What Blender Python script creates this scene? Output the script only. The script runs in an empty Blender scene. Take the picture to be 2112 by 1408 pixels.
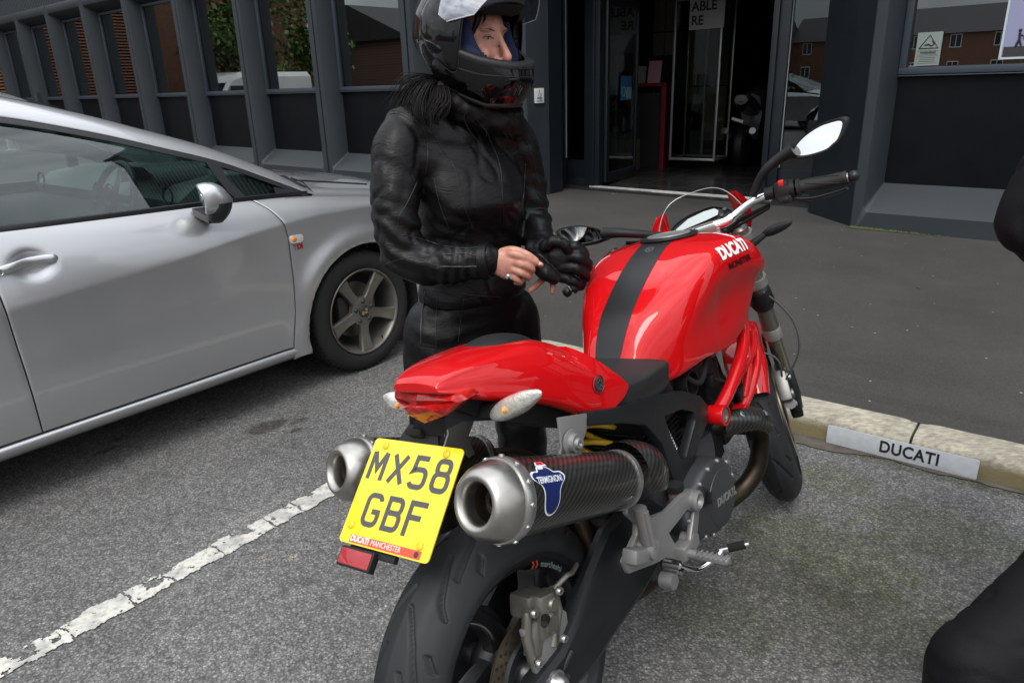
import bpy, bmesh, math, random
from mathutils import Vector, Matrix, noise
from mathutils.bvhtree import BVHTree
random.seed(7)
SC = bpy.context.scene
COL = SC.collection
# ------------------------------------------------------------------ camera
PITCH, ROLL, EYE = 0.3402, 0.0318, 1.40
_cp, _sp = math.cos(PITCH), math.sin(PITCH)
_fw = Vector((0, _cp, -_sp)); _rt = Vector((1, 0, 0)); _dn = _fw.cross(_rt)
_cr, _sr = math.cos(ROLL), math.sin(ROLL)
RT = _cr*_rt + _sr*_dn; DN = -_sr*_rt + _cr*_dn
cd = bpy.data.cameras.new('camera'); cam = bpy.data.objects.new('camera', cd); COL.objects.link(cam)
m = Matrix(((RT.x, -DN.x, -_fw.x, 0), (RT.y, -DN.y, -_fw.y, 0), (RT.z, -DN.z, -_fw.z, EYE), (0, 0, 0, 1)))
cam.matrix_world = m
cd.lens = 1500.0/2112.0*36.0; cd.sensor_width = 36; cd.sensor_fit = 'HORIZONTAL'; cd.clip_start = 0.05; cd.clip_end = 600
SC.camera = cam
def ray(px, py):
    return RT*((px-1056)/1500.0) + DN*((py-704)/1500.0) + _fw
def at(px, py, Y):
    d = ray(px, py); return Vector((0, 0, EYE)) + d*(Y/d.y)
# ------------------------------------------------------------------ world, sun
SUN_EL, SUN_AZ = math.radians(52), math.radians(200)
w = bpy.data.worlds.new("World"); SC.world = w; w.use_nodes = True
nt = w.node_tree; nt.nodes.clear()
N = nt.nodes.new
out = N('ShaderNodeOutputWorld'); bg = N('ShaderNodeBackground'); sky = N('ShaderNodeTexSky')
sky.sky_type = 'NISHITA'; sky.sun_disc = False; sky.sun_elevation = SUN_EL; sky.sun_rotation = SUN_AZ
sky.air_density = 1.0; sky.dust_density = 3.0; sky.ozone_density = 1.0
tc = N('ShaderNodeTexCoord'); mp = N('ShaderNodeMapping'); mp.inputs['Scale'].default_value = (1.6, 1.6, 4.0)
nz = N('ShaderNodeTexNoise'); nz.inputs['Scale'].default_value = 2.2; nz.inputs['Detail'].default_value = 6; nz.inputs['Roughness'].default_value = 0.55
rp = N('ShaderNodeValToRGB'); rp.color_ramp.elements[0].position = 0.34; rp.color_ramp.elements[1].position = 0.68
rp.color_ramp.elements[0].color = (5.6, 5.9, 6.4, 1); rp.color_ramp.elements[1].color = (11.5, 11.7, 12.0, 1)
mx = N('ShaderNodeMixRGB'); mx.inputs[0].default_value = 0.86
nt.links.new(tc.outputs['Generated'], mp.inputs[0]); nt.links.new(mp.outputs[0], nz.inputs['Vector']); nt.links.new(nz.outputs['Fac'], rp.inputs[0])
nt.links.new(sky.outputs[0], mx.inputs[1]); nt.links.new(rp.outputs[0], mx.inputs[2]); sg = N('ShaderNodeSeparateXYZ'); nt.links.new(tc.outputs['Generated'], sg.inputs[0])
gr_ = N('ShaderNodeMapRange'); gr_.inputs[1].default_value = 0.0; gr_.inputs[2].default_value = 1.0; gr_.inputs[3].default_value = 0.42; gr_.inputs[4].default_value = 1.55; nt.links.new(sg.outputs[2], gr_.inputs[0])
mg = N('ShaderNodeMixRGB'); mg.blend_type = 'MULTIPLY'; mg.inputs[0].default_value = 1; nt.links.new(mx.outputs[0], mg.inputs[1]); nt.links.new(gr_.outputs[0], mg.inputs[2]); nt.links.new(mg.outputs[0], bg.inputs[0])
bg.inputs[1].default_value = 0.105
SC.cycles.caustics_reflective = False; SC.cycles.caustics_refractive = False
nt.links.new(bg.outputs[0], out.inputs[0])
sl = bpy.data.lights.new('sun', 'SUN'); sl.energy = 1.0; sl.angle = math.radians(25); sl.color = (1, 0.96, 0.9)
so = bpy.data.objects.new('sun', sl); COL.objects.link(so)
# sky texture: rotation 0 points at +Y, clockwise
sd = Vector((math.sin(SUN_AZ)*math.cos(SUN_EL), math.cos(SUN_AZ)*math.cos(SUN_EL), math.sin(SUN_EL)))
so.rotation_euler = sd.to_track_quat('Z', 'Y').to_euler()
SC.view_settings.view_transform = 'Standard'; SC.view_settings.look = 'None'; SC.view_settings.exposure = 0.9; SC.view_settings.gamma = 1
# ------------------------------------------------------------------ materials
MATS = {}
def mat(name, col, rough=0.5, metal=0.0, coat=0.0, bump=None, var=None, spec=0.5, trans=0.0, ior=1.45, sheen=0.0, coatr=0.03, alpha=1.0):
    """principled; bump=(scale,strength[,detail]); var=(scale,amount) colour variation"""
    if name in MATS: return MATS[name]
    m = bpy.data.materials.new(name); m.use_nodes = True; t = m.node_tree; p = t.nodes['Principled BSDF']
    p.inputs['Base Color'].default_value = (*col, 1); p.inputs['Roughness'].default_value = rough; p.inputs['Metallic'].default_value = metal
    p.inputs['Coat Weight'].default_value = coat; p.inputs['Coat Roughness'].default_value = coatr
    p.inputs['Specular IOR Level'].default_value = spec; p.inputs['Transmission Weight'].default_value = trans; p.inputs['IOR'].default_value = ior
    p.inputs['Sheen Weight'].default_value = sheen; p.inputs['Alpha'].default_value = alpha
    tcn = t.nodes.new('ShaderNodeTexCoord')
    if var:
        n = t.nodes.new('ShaderNodeTexNoise'); n.inputs['Scale'].default_value = var[0]; n.inputs['Detail'].default_value = 5
        t.links.new(tcn.outputs['Object'], n.inputs['Vector'])
        r = t.nodes.new('ShaderNodeMapRange'); r.inputs[1].default_value = 0.3; r.inputs[2].default_value = 0.7
        r.inputs[3].default_value = 1-var[1]; r.inputs[4].default_value = 1+var[1]
        t.links.new(n.outputs['Fac'], r.inputs[0])
        mu = t.nodes.new('ShaderNodeMixRGB'); mu.blend_type = 'MULTIPLY'; mu.inputs[0].default_value = 1; mu.inputs[1].default_value = (*col, 1)
        t.links.new(r.outputs[0], mu.inputs[2]); t.links.new(mu.outputs[0], p.inputs['Base Color'])
        r2 = t.nodes.new('ShaderNodeMapRange'); r2.inputs[1].default_value = 0.3; r2.inputs[2].default_value = 0.7
        r2.inputs[3].default_value = max(0.02, rough*(1-var[1]*0.6)); r2.inputs[4].default_value = min(1, rough*(1+var[1]*0.6))
        t.links.new(n.outputs['Fac'], r2.inputs[0]); t.links.new(r2.outputs[0], p.inputs['Roughness'])
    if bump:
        n = t.nodes.new('ShaderNodeTexNoise'); n.inputs['Scale'].default_value = bump[0]; n.inputs['Detail'].default_value = bump[2] if len(bump) > 2 else 3
        t.links.new(tcn.outputs['Object'], n.inputs['Vector'])
        b = t.nodes.new('ShaderNodeBump'); b.inputs['Strength'].default_value = bump[1]; b.inputs['Distance'].default_value = 0.002
        t.links.new(n.outputs['Fac'], b.inputs['Height']); t.links.new(b.outputs[0], p.inputs['Normal'])
    MATS[name] = m; return m
def pane_mat(name, tint, refl_min, refl_max, ior=1.5):
    """a thin sheet of glass: dim see-through plus a clean reflection"""
    if name in MATS: return MATS[name]
    m = bpy.data.materials.new(name); m.use_nodes = True; t = m.node_tree; t.nodes.clear()
    o = t.nodes.new('ShaderNodeOutputMaterial'); tr = t.nodes.new('ShaderNodeBsdfTransparent'); tr.inputs[0].default_value = (*tint, 1)
    g = t.nodes.new('ShaderNodeBsdfGlossy'); g.inputs['Roughness'].default_value = 0.0; g.inputs[0].default_value = (0.9, 0.95, 0.97, 1)
    f = t.nodes.new('ShaderNodeLayerWeight'); f.inputs[0].default_value = 0.5
    pw = t.nodes.new('ShaderNodeMath'); pw.operation = 'POWER'; pw.inputs[1].default_value = 4.0
    r = t.nodes.new('ShaderNodeMapRange'); r.inputs[3].default_value = refl_min; r.inputs[4].default_value = refl_max
    mx = t.nodes.new('ShaderNodeMixShader')
    t.links.new(f.outputs['Facing'], pw.inputs[0]); t.links.new(pw.outputs[0], r.inputs[0]); t.links.new(r.outputs[0], mx.inputs[0]); t.links.new(tr.outputs[0], mx.inputs[1]); t.links.new(g.outputs[0], mx.inputs[2]); t.links.new(mx.outputs[0], o.inputs[0])
    MATS[name] = m; return m
# ------------------------------------------------------------------ object helpers
def tag(o, label=None, cat=None, group=None, kind=None):
    if label: o['label'] = label
    if cat: o['category'] = cat
    if group: o['group'] = group
    if kind: o['kind'] = kind
    return o
def empty(name, loc=(0, 0, 0), rot=(0, 0, 0), label=None, cat=None, group=None, parent=None):
    o = bpy.data.objects.new(name, None); COL.objects.link(o); o.location = loc; o.rotation_euler = rot; o.empty_display_size = 0.1
    if parent: o.parent = parent
    return tag(o, label, cat, group)
def children(o): return [c for c in bpy.data.objects if c.parent is o]
def copy_tree(o, parent=None):
    c = o.copy(); COL.objects.link(c); c.parent = parent
    for ch in children(o): copy_tree(ch, c)
    return c
class MB:
    """mesh builder: collects verts, faces"""
    def __init__(s): s.v = []; s.f = []; s.mi = []; s.cur = 0
    def add(s, vs, fs):
        k = len(s.v); s.v += [tuple(x) for x in vs]; s.f += [tuple(i+k for i in f) for f in fs]; s.mi += [s.cur]*len(fs); return s
    def box(s, c, d, R=None, bev=0.0):
        bm = bmesh.new(); bmesh.ops.create_cube(bm, size=1)
        for v in bm.verts: v.co = Vector((v.co.x*d[0], v.co.y*d[1], v.co.z*d[2]))
        if bev > 0: bmesh.ops.bevel(bm, geom=bm.edges[:], offset=min(bev, min(d)*0.45), segments=2, affect='EDGES', profile=0.6)
        return s.bm(bm, c, R)
    def bm(s, bm, c=(0, 0, 0), R=None):
        bm.verts.index_update(); c = Vector(c)
        vs = [((R @ v.co) if R else v.co.copy())+c for v in bm.verts]; fs = [[v.index for v in f.verts] for f in bm.faces]; bm.free(); return s.add(vs, fs)
    def loft(s, secs, closed=True, cap=True, ring=False):
        """secs: list of equal-length loops"""
        n = len(secs[0]); vs = [p for q in secs for p in q]; fs = []
        for i in range(len(secs) if ring else len(secs)-1):
            a = i*n; b = ((i+1) % len(secs))*n
            for j in range(n if closed else n-1):
                k = (j+1) % n; fs.append((a+j, a+k, b+k, b+j))
        if cap and closed and not ring: fs.append(tuple(range(n-1, -1, -1))); fs.append(tuple((len(secs)-1)*n+j for j in range(n)))
        return s.add(vs, fs)
    def tube(s, pts, r, n=12, cap=True, flat=1.0, up=None):
        """pts path, r radius or list; flat squashes along binormal"""
        P = [Vector(p) for p in pts]; rs = r if isinstance(r, (list, tuple)) else [r]*len(P)
        secs = []; prev = Vector(up) if up else None
        for i, p in enumerate(P):
            t = (P[min(i+1, len(P)-1)]-P[max(i-1, 0)]).normalized()
            if prev is None: prev = Vector((0, 0, 1)) if abs(t.z) < 0.9 else Vector((1, 0, 0))
            a = (prev - t*prev.dot(t)); a = a.normalized() if a.length > 1e-6 else t.orthogonal().normalized(); b = t.cross(a); prev = a
            secs.append([p + a*math.cos(2*math.pi*k/n)*rs[i]*flat + b*math.sin(2*math.pi*k/n)*rs[i] for k in range(n)])
        return s.loft(secs, True, cap)
    def lathe(s, prof, c=(0, 0, 0), ax=(0, 1, 0), n=32, cap=False, a0=0.0, a1=2*math.pi):
        """prof: (axial, radius) list"""
        ax = Vector(ax).normalized(); u = ax.orthogonal().normalized(); v = ax.cross(u); c = Vector(c)
        full = abs(a1-a0-2*math.pi) < 1e-6; m = n if full else n+1
        secs = [[c + ax*h + (u*math.cos(a0+(a1-a0)*k/n)+v*math.sin(a0+(a1-a0)*k/n))*r for k in range(m)] for h, r in prof]
        return s.loft(secs, full, cap)
    def prism(s, poly, h, c=(0, 0, 0), R=None, bev=0.0, holes=()):
        """2-D polygon in XY extruded along Z from 0 to h (then rotated/placed)"""
        bm = bmesh.new()
        vs = [bm.verts.new((x, y, 0)) for x, y in poly]
        if not holes: bm.faces.new(vs)
        else:
            ed = [bm.edges.new((vs[i], vs[(i+1) % len(vs)])) for i in range(len(vs))]
            for hh in holes:
                hv = [bm.verts.new((x, y, 0)) for x, y in hh]; ed += [bm.edges.new((hv[i], hv[(i+1) % len(hv)])) for i in range(len(hv))]
            bmesh.ops.triangle_fill(bm, edges=ed, use_beauty=True)
        bmesh.ops.recalc_face_normals(bm, faces=bm.faces[:])
        r = bmesh.ops.extrude_face_region(bm, geom=bm.faces[:])
        for g in r['geom']:
            if isinstance(g, bmesh.types.BMVert): g.co.z += h
        bmesh.ops.recalc_face_normals(bm, faces=bm.faces[:])
        if bev > 0:
            es = [e for e in bm.edges if len(e.link_faces) == 2 and e.calc_face_angle(0) > 0.7]
            bmesh.ops.bevel(bm, geom=es, offset=bev, segments=2, affect='EDGES', profile=0.6)
        return s.bm(bm, c, R)
    def sphere(s, c, r, n=16, R=None):
        bm = bmesh.new(); bmesh.ops.create_uvsphere(bm, u_segments=n, v_segments=max(6, n//2), radius=1); r = (r, r, r) if isinstance(r, (int, float)) else r
        for v in bm.verts: v.co = Vector((v.co.x*r[0], v.co.y*r[1], v.co.z*r[2]))
        return s.bm(bm, c, R)
    def build(s, name, mats, parent=None, smooth=True, angle=35, label=None, subsurf=0, loc=None):
        me = bpy.data.meshes.new(name); me.from_pydata(s.v, [], s.f); me.update()
        mats = mats if isinstance(mats, (list, tuple)) else [mats]
        for m in mats: me.materials.append(m)
        if len(mats) > 1: me.polygons.foreach_set('material_index', s.mi)
        bm = bmesh.new(); bm.from_mesh(me); bmesh.ops.recalc_face_normals(bm, faces=bm.faces[:]); bm.to_mesh(me); bm.free()
        if smooth:
            me.shade_smooth()
            if angle < 180: me.set_sharp_from_angle(angle=math.radians(angle))
        o = bpy.data.objects.new(name, me); COL.objects.link(o)
        if parent: o.parent = parent
        if label: o['label'] = label
        if loc: o.location = loc
        if subsurf:
            md = o.modifiers.new('s', 'SUBSURF'); md.levels = subsurf; md.render_levels = subsurf
        return o
def islands(mb):
    par = list(range(len(mb.v)))
    def f(a):
        while par[a] != a: par[a] = par[par[a]]; a = par[a]
        return a
    for q in mb.f:
        for k in q[1:]: par[f(k)] = f(q[0])
    g = {}
    for q in mb.f: g.setdefault(f(q[0]), []).append(q)
    out = []
    for fs in g.values():
        used = sorted({i for q in fs for i in q}); mp = {o: i for i, o in enumerate(used)}; m = MB(); m.v = [mb.v[i] for i in used]; m.f = [tuple(mp[i] for i in q) for q in fs]; m.mi = [0]*len(m.f); out.append(m)
    return out
def build_each(mb, name, m, parent, smooth=True, angle=40):
    return [i.build(name, m, parent, smooth, angle) for i in islands(mb)]
def cr(p0, p1, p2, p3, t):
    return 0.5*((2*p1)+(-p0+p2)*t+(2*p0-5*p1+4*p2-p3)*t*t+(-p0+3*p1-3*p2+p3)*t*t*t)
def spline(pts, n=8, closed=False):
    P = [Vector(p) for p in pts]; o = []; L = len(P)
    for i in range(L if closed else L-1):
        g = (lambda k: P[k % L]) if closed else (lambda k: P[min(max(k, 0), L-1)])
        for j in range(n): o.append(cr(g(i-1), g(i), g(i+1), g(i+2), j/n))
    if not closed: o.append(P[-1])
    return o
def lerp_tab(tab, x):
    """tab: sorted [(x, v...)]; smooth catmull interpolation of each value"""
    if x <= tab[0][0]: return list(tab[0][1:])
    if x >= tab[-1][0]: return list(tab[-1][1:])
    for i in range(len(tab)-1):
        if tab[i][0] <= x <= tab[i+1][0]:
            x0, x1 = tab[i][0], tab[i+1][0]; t = (x-x0)/(x1-x0); h = x1-x0
            res = []
            for k in range(1, len(tab[0])):
                y0, y1 = tab[i][k], tab[i+1][k]; d = (y1-y0)/h
                def sl(j):
                    if j <= 0: return (tab[1][k]-tab[0][k])/(tab[1][0]-tab[0][0])
                    if j >= len(tab)-1: return (tab[-1][k]-tab[-2][k])/(tab[-1][0]-tab[-2][0])
                    a = (tab[j][k]-tab[j-1][k])/(tab[j][0]-tab[j-1][0]); b = (tab[j+1][k]-tab[j][k])/(tab[j+1][0]-tab[j][0])
                    return 0 if a*b <= 0 else 2*a*b/(a+b)
                m0, m1 = sl(i), sl(i+1)
                res.append((2*t**3-3*t*t+1)*y0+(t**3-2*t*t+t)*h*m0+(-2*t**3+3*t*t)*y1+(t**3-t*t)*h*m1)
            return res
def grid_smooth(secs, nu, nv, closed_v=True):
    """bicubic refine of a coarse list of loops"""
    rows = [spline(q, nv, closed_v) for q in secs]; m = len(rows[0])
    cols = [spline([r[j] for r in rows], nu) for j in range(m)]
    return [[cols[j][i] for j in range(m)] for i in range(len(cols[0]))]
def text_mb(txt, size, depth=0.0005, bold=0.0, font=None, space=1.0, align='CENTER', shear=0.0, sx=1.0, R=None, c=(0, 0, 0), mb=None):
    cu = bpy.data.curves.new('t', 'FONT'); cu.body = txt; cu.size = size; cu.extrude = depth; cu.offset = bold; cu.align_x = align; cu.align_y = 'CENTER'
    cu.space_character = space; cu.shear = shear; cu.space_line = 0.85
    o = bpy.data.objects.new('t', cu); COL.objects.link(o); bpy.context.view_layer.update()
    dg = bpy.context.evaluated_depsgraph_get(); me = bpy.data.meshes.new_from_object(o.evaluated_get(dg))
    mb = mb or MB(); c = Vector(c)
    vs = []
    for v in me.vertices:
        q = Vector((v.co.x*sx, v.co.y, v.co.z)); vs.append(((R @ q) if R else q)+c)
    mb.add(vs, [tuple(p.vertices) for p in me.polygons])
    bpy.data.objects.remove(o); bpy.data.curves.remove(cu); bpy.data.meshes.remove(me); return mb
def densify(mb, L):
    bm = bmesh.new(); vs = [bm.verts.new(v) for v in mb.v]
    for f in mb.f:
        try: bm.faces.new([vs[i] for i in f])
        except ValueError: pass
    bmesh.ops.remove_doubles(bm, verts=bm.verts[:], dist=1e-6); bmesh.ops.triangulate(bm, faces=bm.faces[:])
    for _ in range(6):
        es = [e for e in bm.edges if e.calc_length() > L]
        if not es: break
        bmesh.ops.subdivide_edges(bm, edges=es, cuts=1); bmesh.ops.triangulate(bm, faces=[f for f in bm.faces if len(f.verts) > 3])
    o = MB(); bm.verts.index_update(); o.add([v.co.copy() for v in bm.verts], [[v.index for v in f.verts] for f in bm.faces]); bm.free(); return o
def basis(x, y, z): return Matrix((Vector(x), Vector(y), Vector(z))).transposed()
def evalmesh(o):
    bpy.context.view_layer.update(); dg = bpy.context.evaluated_depsgraph_get()
    me = bpy.data.meshes.new_from_object(o.evaluated_get(dg)); return me
def bvh_of(objs):
    """BVH in the space of the objects' common parent"""
    V = []; F = []
    for o in objs:
        me = evalmesh(o); k = len(V); V += [o.matrix_local @ v.co if o.parent else o.matrix_world @ v.co for v in me.vertices]; F += [tuple(i+k for i in p.vertices) for p in me.polygons]; bpy.data.meshes.remove(me)
    return BVHTree.FromPolygons(V, F)
def fuse(mb, name, mats, parent=None, voxel=0.008, smooth=6, fn=None, label=None):
    """voxel-merge overlapping solids into ONE continuous skin"""
    o = mb.build('tmp', mats, None, True, 180)
    r = o.modifiers.new('r', 'REMESH'); r.mode = 'VOXEL'; r.voxel_size = voxel; r.use_smooth_shade = True
    if smooth:
        s = o.modifiers.new('s', 'SMOOTH'); s.iterations = smooth; s.factor = 0.5
    me = evalmesh(o); bpy.data.objects.remove(o)
    if fn:
        ns = [v.normal.copy() for v in me.vertices]
        for v, n in zip(me.vertices, ns): v.co = v.co + fn(v.co, n)
        me.update()
    me.shade_smooth(); me.name = name
    if not me.materials:
        for m in (mats if isinstance(mats, (list, tuple)) else [mats]): me.materials.append(m)
    q = bpy.data.objects.new(name, me); COL.objects.link(q)
    if parent: q.parent = parent
    if label: q['label'] = label
    return q
# ------------------------------------------------------------------ ground materials
def stone_mat(name, dark, light, cell, tint_green=0.0, bumps=0.5, stain=None, soft=0.0, patchy=0.25, speck=0.0):
    m = bpy.data.materials.new(name); m.use_nodes = True; t = m.node_tree; p = t.nodes['Principled BSDF']; L = t.links.new
    geo = t.nodes.new('ShaderNodeNewGeometry')
    vo = t.nodes.new('ShaderNodeTexVoronoi'); vo.inputs['Scale'].default_value = cell; vo.feature = 'F1'; L(geo.outputs['Position'], vo.inputs['Vector'])
    vo2 = t.nodes.new('ShaderNodeTexVoronoi'); vo2.inputs['Scale'].default_value = cell*2.3; L(geo.outputs['Position'], vo2.inputs['Vector'])
    n1 = t.nodes.new('ShaderNodeTexNoise'); n1.inputs['Scale'].default_value = 1.7; n1.inputs['Detail'].default_value = 8; n1.inputs['Roughness'].default_value = 0.6; L(geo.outputs['Position'], n1.inputs['Vector'])
    n2 = t.nodes.new('ShaderNodeTexNoise'); n2.inputs['Scale'].default_value = cell*0.22; n2.inputs['Detail'].default_value = 4; L(geo.outputs['Position'], n2.inputs['Vector'])
    sx = t.nodes.new('ShaderNodeSeparateColor'); L(vo.outputs['Color'], sx.inputs[0]); sx2 = t.nodes.new('ShaderNodeSeparateColor'); L(vo2.outputs['Color'], sx2.inputs[0])
    r = t.nodes.new('ShaderNodeValToRGB'); e = r.color_ramp.elements; e[0].position = 0.05; e[0].color = (*dark, 1); e[1].position = 0.98; e[1].color = (*light, 1)
    mid = r.color_ramp.elements.new(0.62); mid.color = tuple(a*0.62+b*0.38 for a, b in zip(dark, light))+(1,)
    ma = t.nodes.new('ShaderNodeMath'); ma.operation = 'MULTIPLY_ADD'; ma.inputs[1].default_value = 0.55; L(sx2.outputs[0], ma.inputs[0])
    mb_ = t.nodes.new('ShaderNodeMath'); mb_.operation = 'MULTIPLY'; mb_.inputs[1].default_value = 0.5; L(sx.outputs[0], mb_.inputs[0]); L(mb_.outputs[0], ma.inputs[2]); L(ma.outputs[0], r.inputs[0])
    # gaps between the chips are dark bitumen
    gp_ = t.nodes.new('ShaderNodeMapRange'); gp_.inputs[1].default_value = 0.25; gp_.inputs[2].default_value = 0.62; gp_.inputs[3].default_value = 1; gp_.inputs[4].default_value = 0.55+0.35*soft; L(vo.outputs['Distance'], gp_.inputs[0])
    m1 = t.nodes.new('ShaderNodeMixRGB'); m1.blend_type = 'MULTIPLY'; m1.inputs[0].default_value = 1; L(r.outputs[0], m1.inputs[1]); L(gp_.outputs[0], m1.inputs[2])
    pr_ = t.nodes.new('ShaderNodeMapRange'); pr_.inputs[1].default_value = 0.3; pr_.inputs[2].default_value = 0.7; pr_.inputs[3].default_value = 1-patchy; pr_.inputs[4].default_value = 1+patchy; L(n1.outputs['Fac'], pr_.inputs[0])
    m2 = t.nodes.new('ShaderNodeMixRGB'); m2.blend_type = 'MULTIPLY'; m2.inputs[0].default_value = 1; L(m1.outputs[0], m2.inputs[1]); L(pr_.outputs[0], m2.inputs[2])
    pr2 = t.nodes.new('ShaderNodeMapRange'); pr2.inputs[1].default_value = 0.3; pr2.inputs[2].default_value = 0.7; pr2.inputs[3].default_value = 0.82; pr2.inputs[4].default_value = 1.18; L(n2.outputs['Fac'], pr2.inputs[0])
    m3 = t.nodes.new('ShaderNodeMixRGB'); m3.blend_type = 'MULTIPLY'; m3.inputs[0].default_value = 1; L(m2.outputs[0], m3.inputs[1]); L(pr2.outputs[0], m3.inputs[2])
    last = m3.outputs[0]
    if speck:
        v3 = t.nodes.new('ShaderNodeTexVoronoi'); v3.inputs['Scale'].default_value = 9; L(geo.outputs['Position'], v3.inputs['Vector'])
        q = t.nodes.new('ShaderNodeMapRange'); q.inputs[1].default_value = 0.05; q.inputs[2].default_value = 0.035; q.inputs[3].default_value = 0; q.inputs[4].default_value = speck; L(v3.outputs['Distance'], q.inputs[0])
        mm = t.nodes.new('ShaderNodeMixRGB'); mm.inputs[2].default_value = (0.42, 0.4, 0.36, 1); L(q.outputs[0], mm.inputs[0]); L(last, mm.inputs[1]); last = mm.outputs[0]
    # stains: list of (x, y, rx, ry, colour, strength)
    sep = t.nodes.new('ShaderNodeSeparateXYZ'); L(geo.outputs['Position'], sep.inputs[0])
    nd = t.nodes.new('ShaderNodeTexNoise'); nd.inputs['Scale'].default_value = 14; nd.inputs['Detail'].default_value = 6; L(geo.outputs['Position'], nd.inputs['Vector'])
    for (x, y, ang, rx, ry, col, stg, rag) in (stain or []):
        mpn = t.nodes.new('ShaderNodeMapping'); mpn.vector_type = 'TEXTURE'; mpn.inputs['Location'].default_value = (x, y, 0); mpn.inputs['Rotation'].default_value = (0, 0, ang); mpn.inputs['Scale'].default_value = (rx, ry, 1e3); L(geo.outputs['Position'], mpn.inputs[0])
        ln = t.nodes.new('ShaderNodeVectorMath'); ln.operation = 'LENGTH'; L(mpn.outputs[0], ln.inputs[0])
        ad = t.nodes.new('ShaderNodeMath'); ad.operation = 'MULTIPLY_ADD'; ad.inputs[1].default_value = rag; L(nd.outputs['Fac'], ad.inputs[0]); L(ln.outputs['Value'], ad.inputs[2])
        rr = t.nodes.new('ShaderNodeMapRange'); rr.inputs[1].default_value = 0.72+rag*0.5; rr.inputs[2].default_value = 1.1+rag*0.5; rr.inputs[3].default_value = stg; rr.inputs[4].default_value = 0; L(ad.outputs[0], rr.inputs[0])
        mm = t.nodes.new('ShaderNodeMixRGB'); mm.inputs[2].default_value = (*col, 1); mm.blend_type = 'MULTIPLY'; L(rr.outputs[0], mm.inputs[0]); L(last, mm.inputs[1]); last = mm.outputs[0]
    L(last, p.inputs['Base Color']); p.inputs['Roughness'].default_value = 0.85; p.inputs['Specular IOR Level'].default_value = 0.35
    b = t.nodes.new('ShaderNodeBump'); b.inputs['Strength'].default_value = bumps; b.inputs['Distance'].default_value = 0.004; b.invert = True
    L(vo.outputs['Distance'], b.inputs['Height']); b2 = t.nodes.new('ShaderNodeBump'); b2.inputs['Strength'].default_value = bumps*0.8; b2.inputs['Distance'].default_value = 0.002; L(sx2.outputs[1], b2.inputs['Height']); L(b.outputs[0], b2.inputs['Normal']); L(b2.outputs[0], p.inputs['Normal'])
    return m
GREEN = (0.70, 0.76, 0.50); OIL = (0.28, 0.24, 0.22)
def g0(px, py, z=0.0):
    d = ray(px, py); t = (z-EYE)/d.z; return (d.x*t, d.y*t)
st = []
for px, py, rx, ry, c, s_, rg in [(550, 880, .10, .06, OIL, .75, .8), (615, 868, .05, .02, OIL, .6, .8), (610, 887, .03, .02, OIL, .7, .5), (415, 865, .025, .012, OIL, .8, .3), (480, 860, .03, .012, OIL, .5, .3), (240, 905, .05, .02, OIL, .5, .5), (220, 928, .06, .02, OIL, .6, .5),
        (1500, 1200, .55, .35, (.66, .66, .62), .6, 1.2), (1850, 1250, .6, .4, (.66, .66, .61), .6, 1.2), (1700, 1130, .30, .16, GREEN, .55, 1.4), (1950, 1100, .30, .16, GREEN, .5, 1.4), (1720, 990, .14, .12, GREEN, .6, 1.2), (1830, 1290, .3, .14, GREEN, .35, 1.4), (1460, 1260, .22, .12, GREEN, .4, 1.4), (1600, 1180, .2, .10, (0.6, 0.6, 0.56), .5, 1.2), (1780, 1210, .25, .12, (0.7, 0.72, 0.6), .5, 1.2), (540, 1050, .22, .02, (1.35, 1.35, 1.3), .6, .9), (150, 1100, .22, .012, (1.35, 1.35, 1.3), .5, .6), (800, 1245, .06, .008, (1.5, 1.5, 1.5), .8, .7), (630, 1200, .06, .02, (0.8, 0.78, 0.75), .8, .7),
        (600, 1150, .025, .012, (1.8, 1.6, 1.3), .8, .6), (540, 1148, .02, .01, (1.7, 1.4, 1.1), .8, .6), (700, 1020, .16, .02, (0.8, 0.8, 0.78), .5, .9)]:
    x, y = g0(px, py); st.append((x, y, math.radians(52) if py < 1300 and px < 900 else -0.66, rx, ry, c, s_, rg))
# kerb line frame: KU along to the right, KN toward the camera
KU = Vector((0.78643, -0.61769, 0)); KN = Vector((-0.61769, -0.78643, 0))
def kp(s, d, z=0.0): v = KU*s + KN*d; return Vector((v.x, v.y, z))
for i in range(-8, 8):
    v = kp(i*0.42+0.1, -2.80); st.append((v.x, v.y, -0.666, .34, .05, (0.55, 0.56, 0.42), .6, .9))
asphalt = stone_mat('worn_asphalt', (0.105, 0.104, 0.100), (0.34, 0.337, 0.325), 125, stain=st, bumps=0.8, speck=0.45)
st2 = []
for px, py, rx, ry, c, s_ in [(1800, 760, .5, .12, (0.84, 0.84, 0.82), .6), (1900, 840, .5, .05, (0.8, 0.8, 0.76), .6), (1500, 450, .8, .14, (1.15, 1.13, 1.08), .7), (1160, 420, .3, .2, (1.15, 1.12, 1.05), .5), (1950, 640, .4, .1, (0.88, 0.88, 0.87), .6), (1400, 640, .4, .15, (0.9, .9, .9), .5)]:
    x, y = g0(px, py, .1); st2.append((x, y, -0.666, rx, ry, c, s_, 1.0))
tarmac = stone_mat('fine_tarmac', (0.037, 0.0355, 0.032), (0.080, 0.0765, 0.070), 420, stain=st2, bumps=0.45, soft=1.0, patchy=0.17, speck=0.9)
mb = MB(); mb.add([(-150, -150, 0), (150, -150, 0), (150, 150, 0), (-150, 150, 0)], [(0, 1, 2, 3)])
tag(mb.build('ground', asphalt, None, False), kind='structure')
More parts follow.
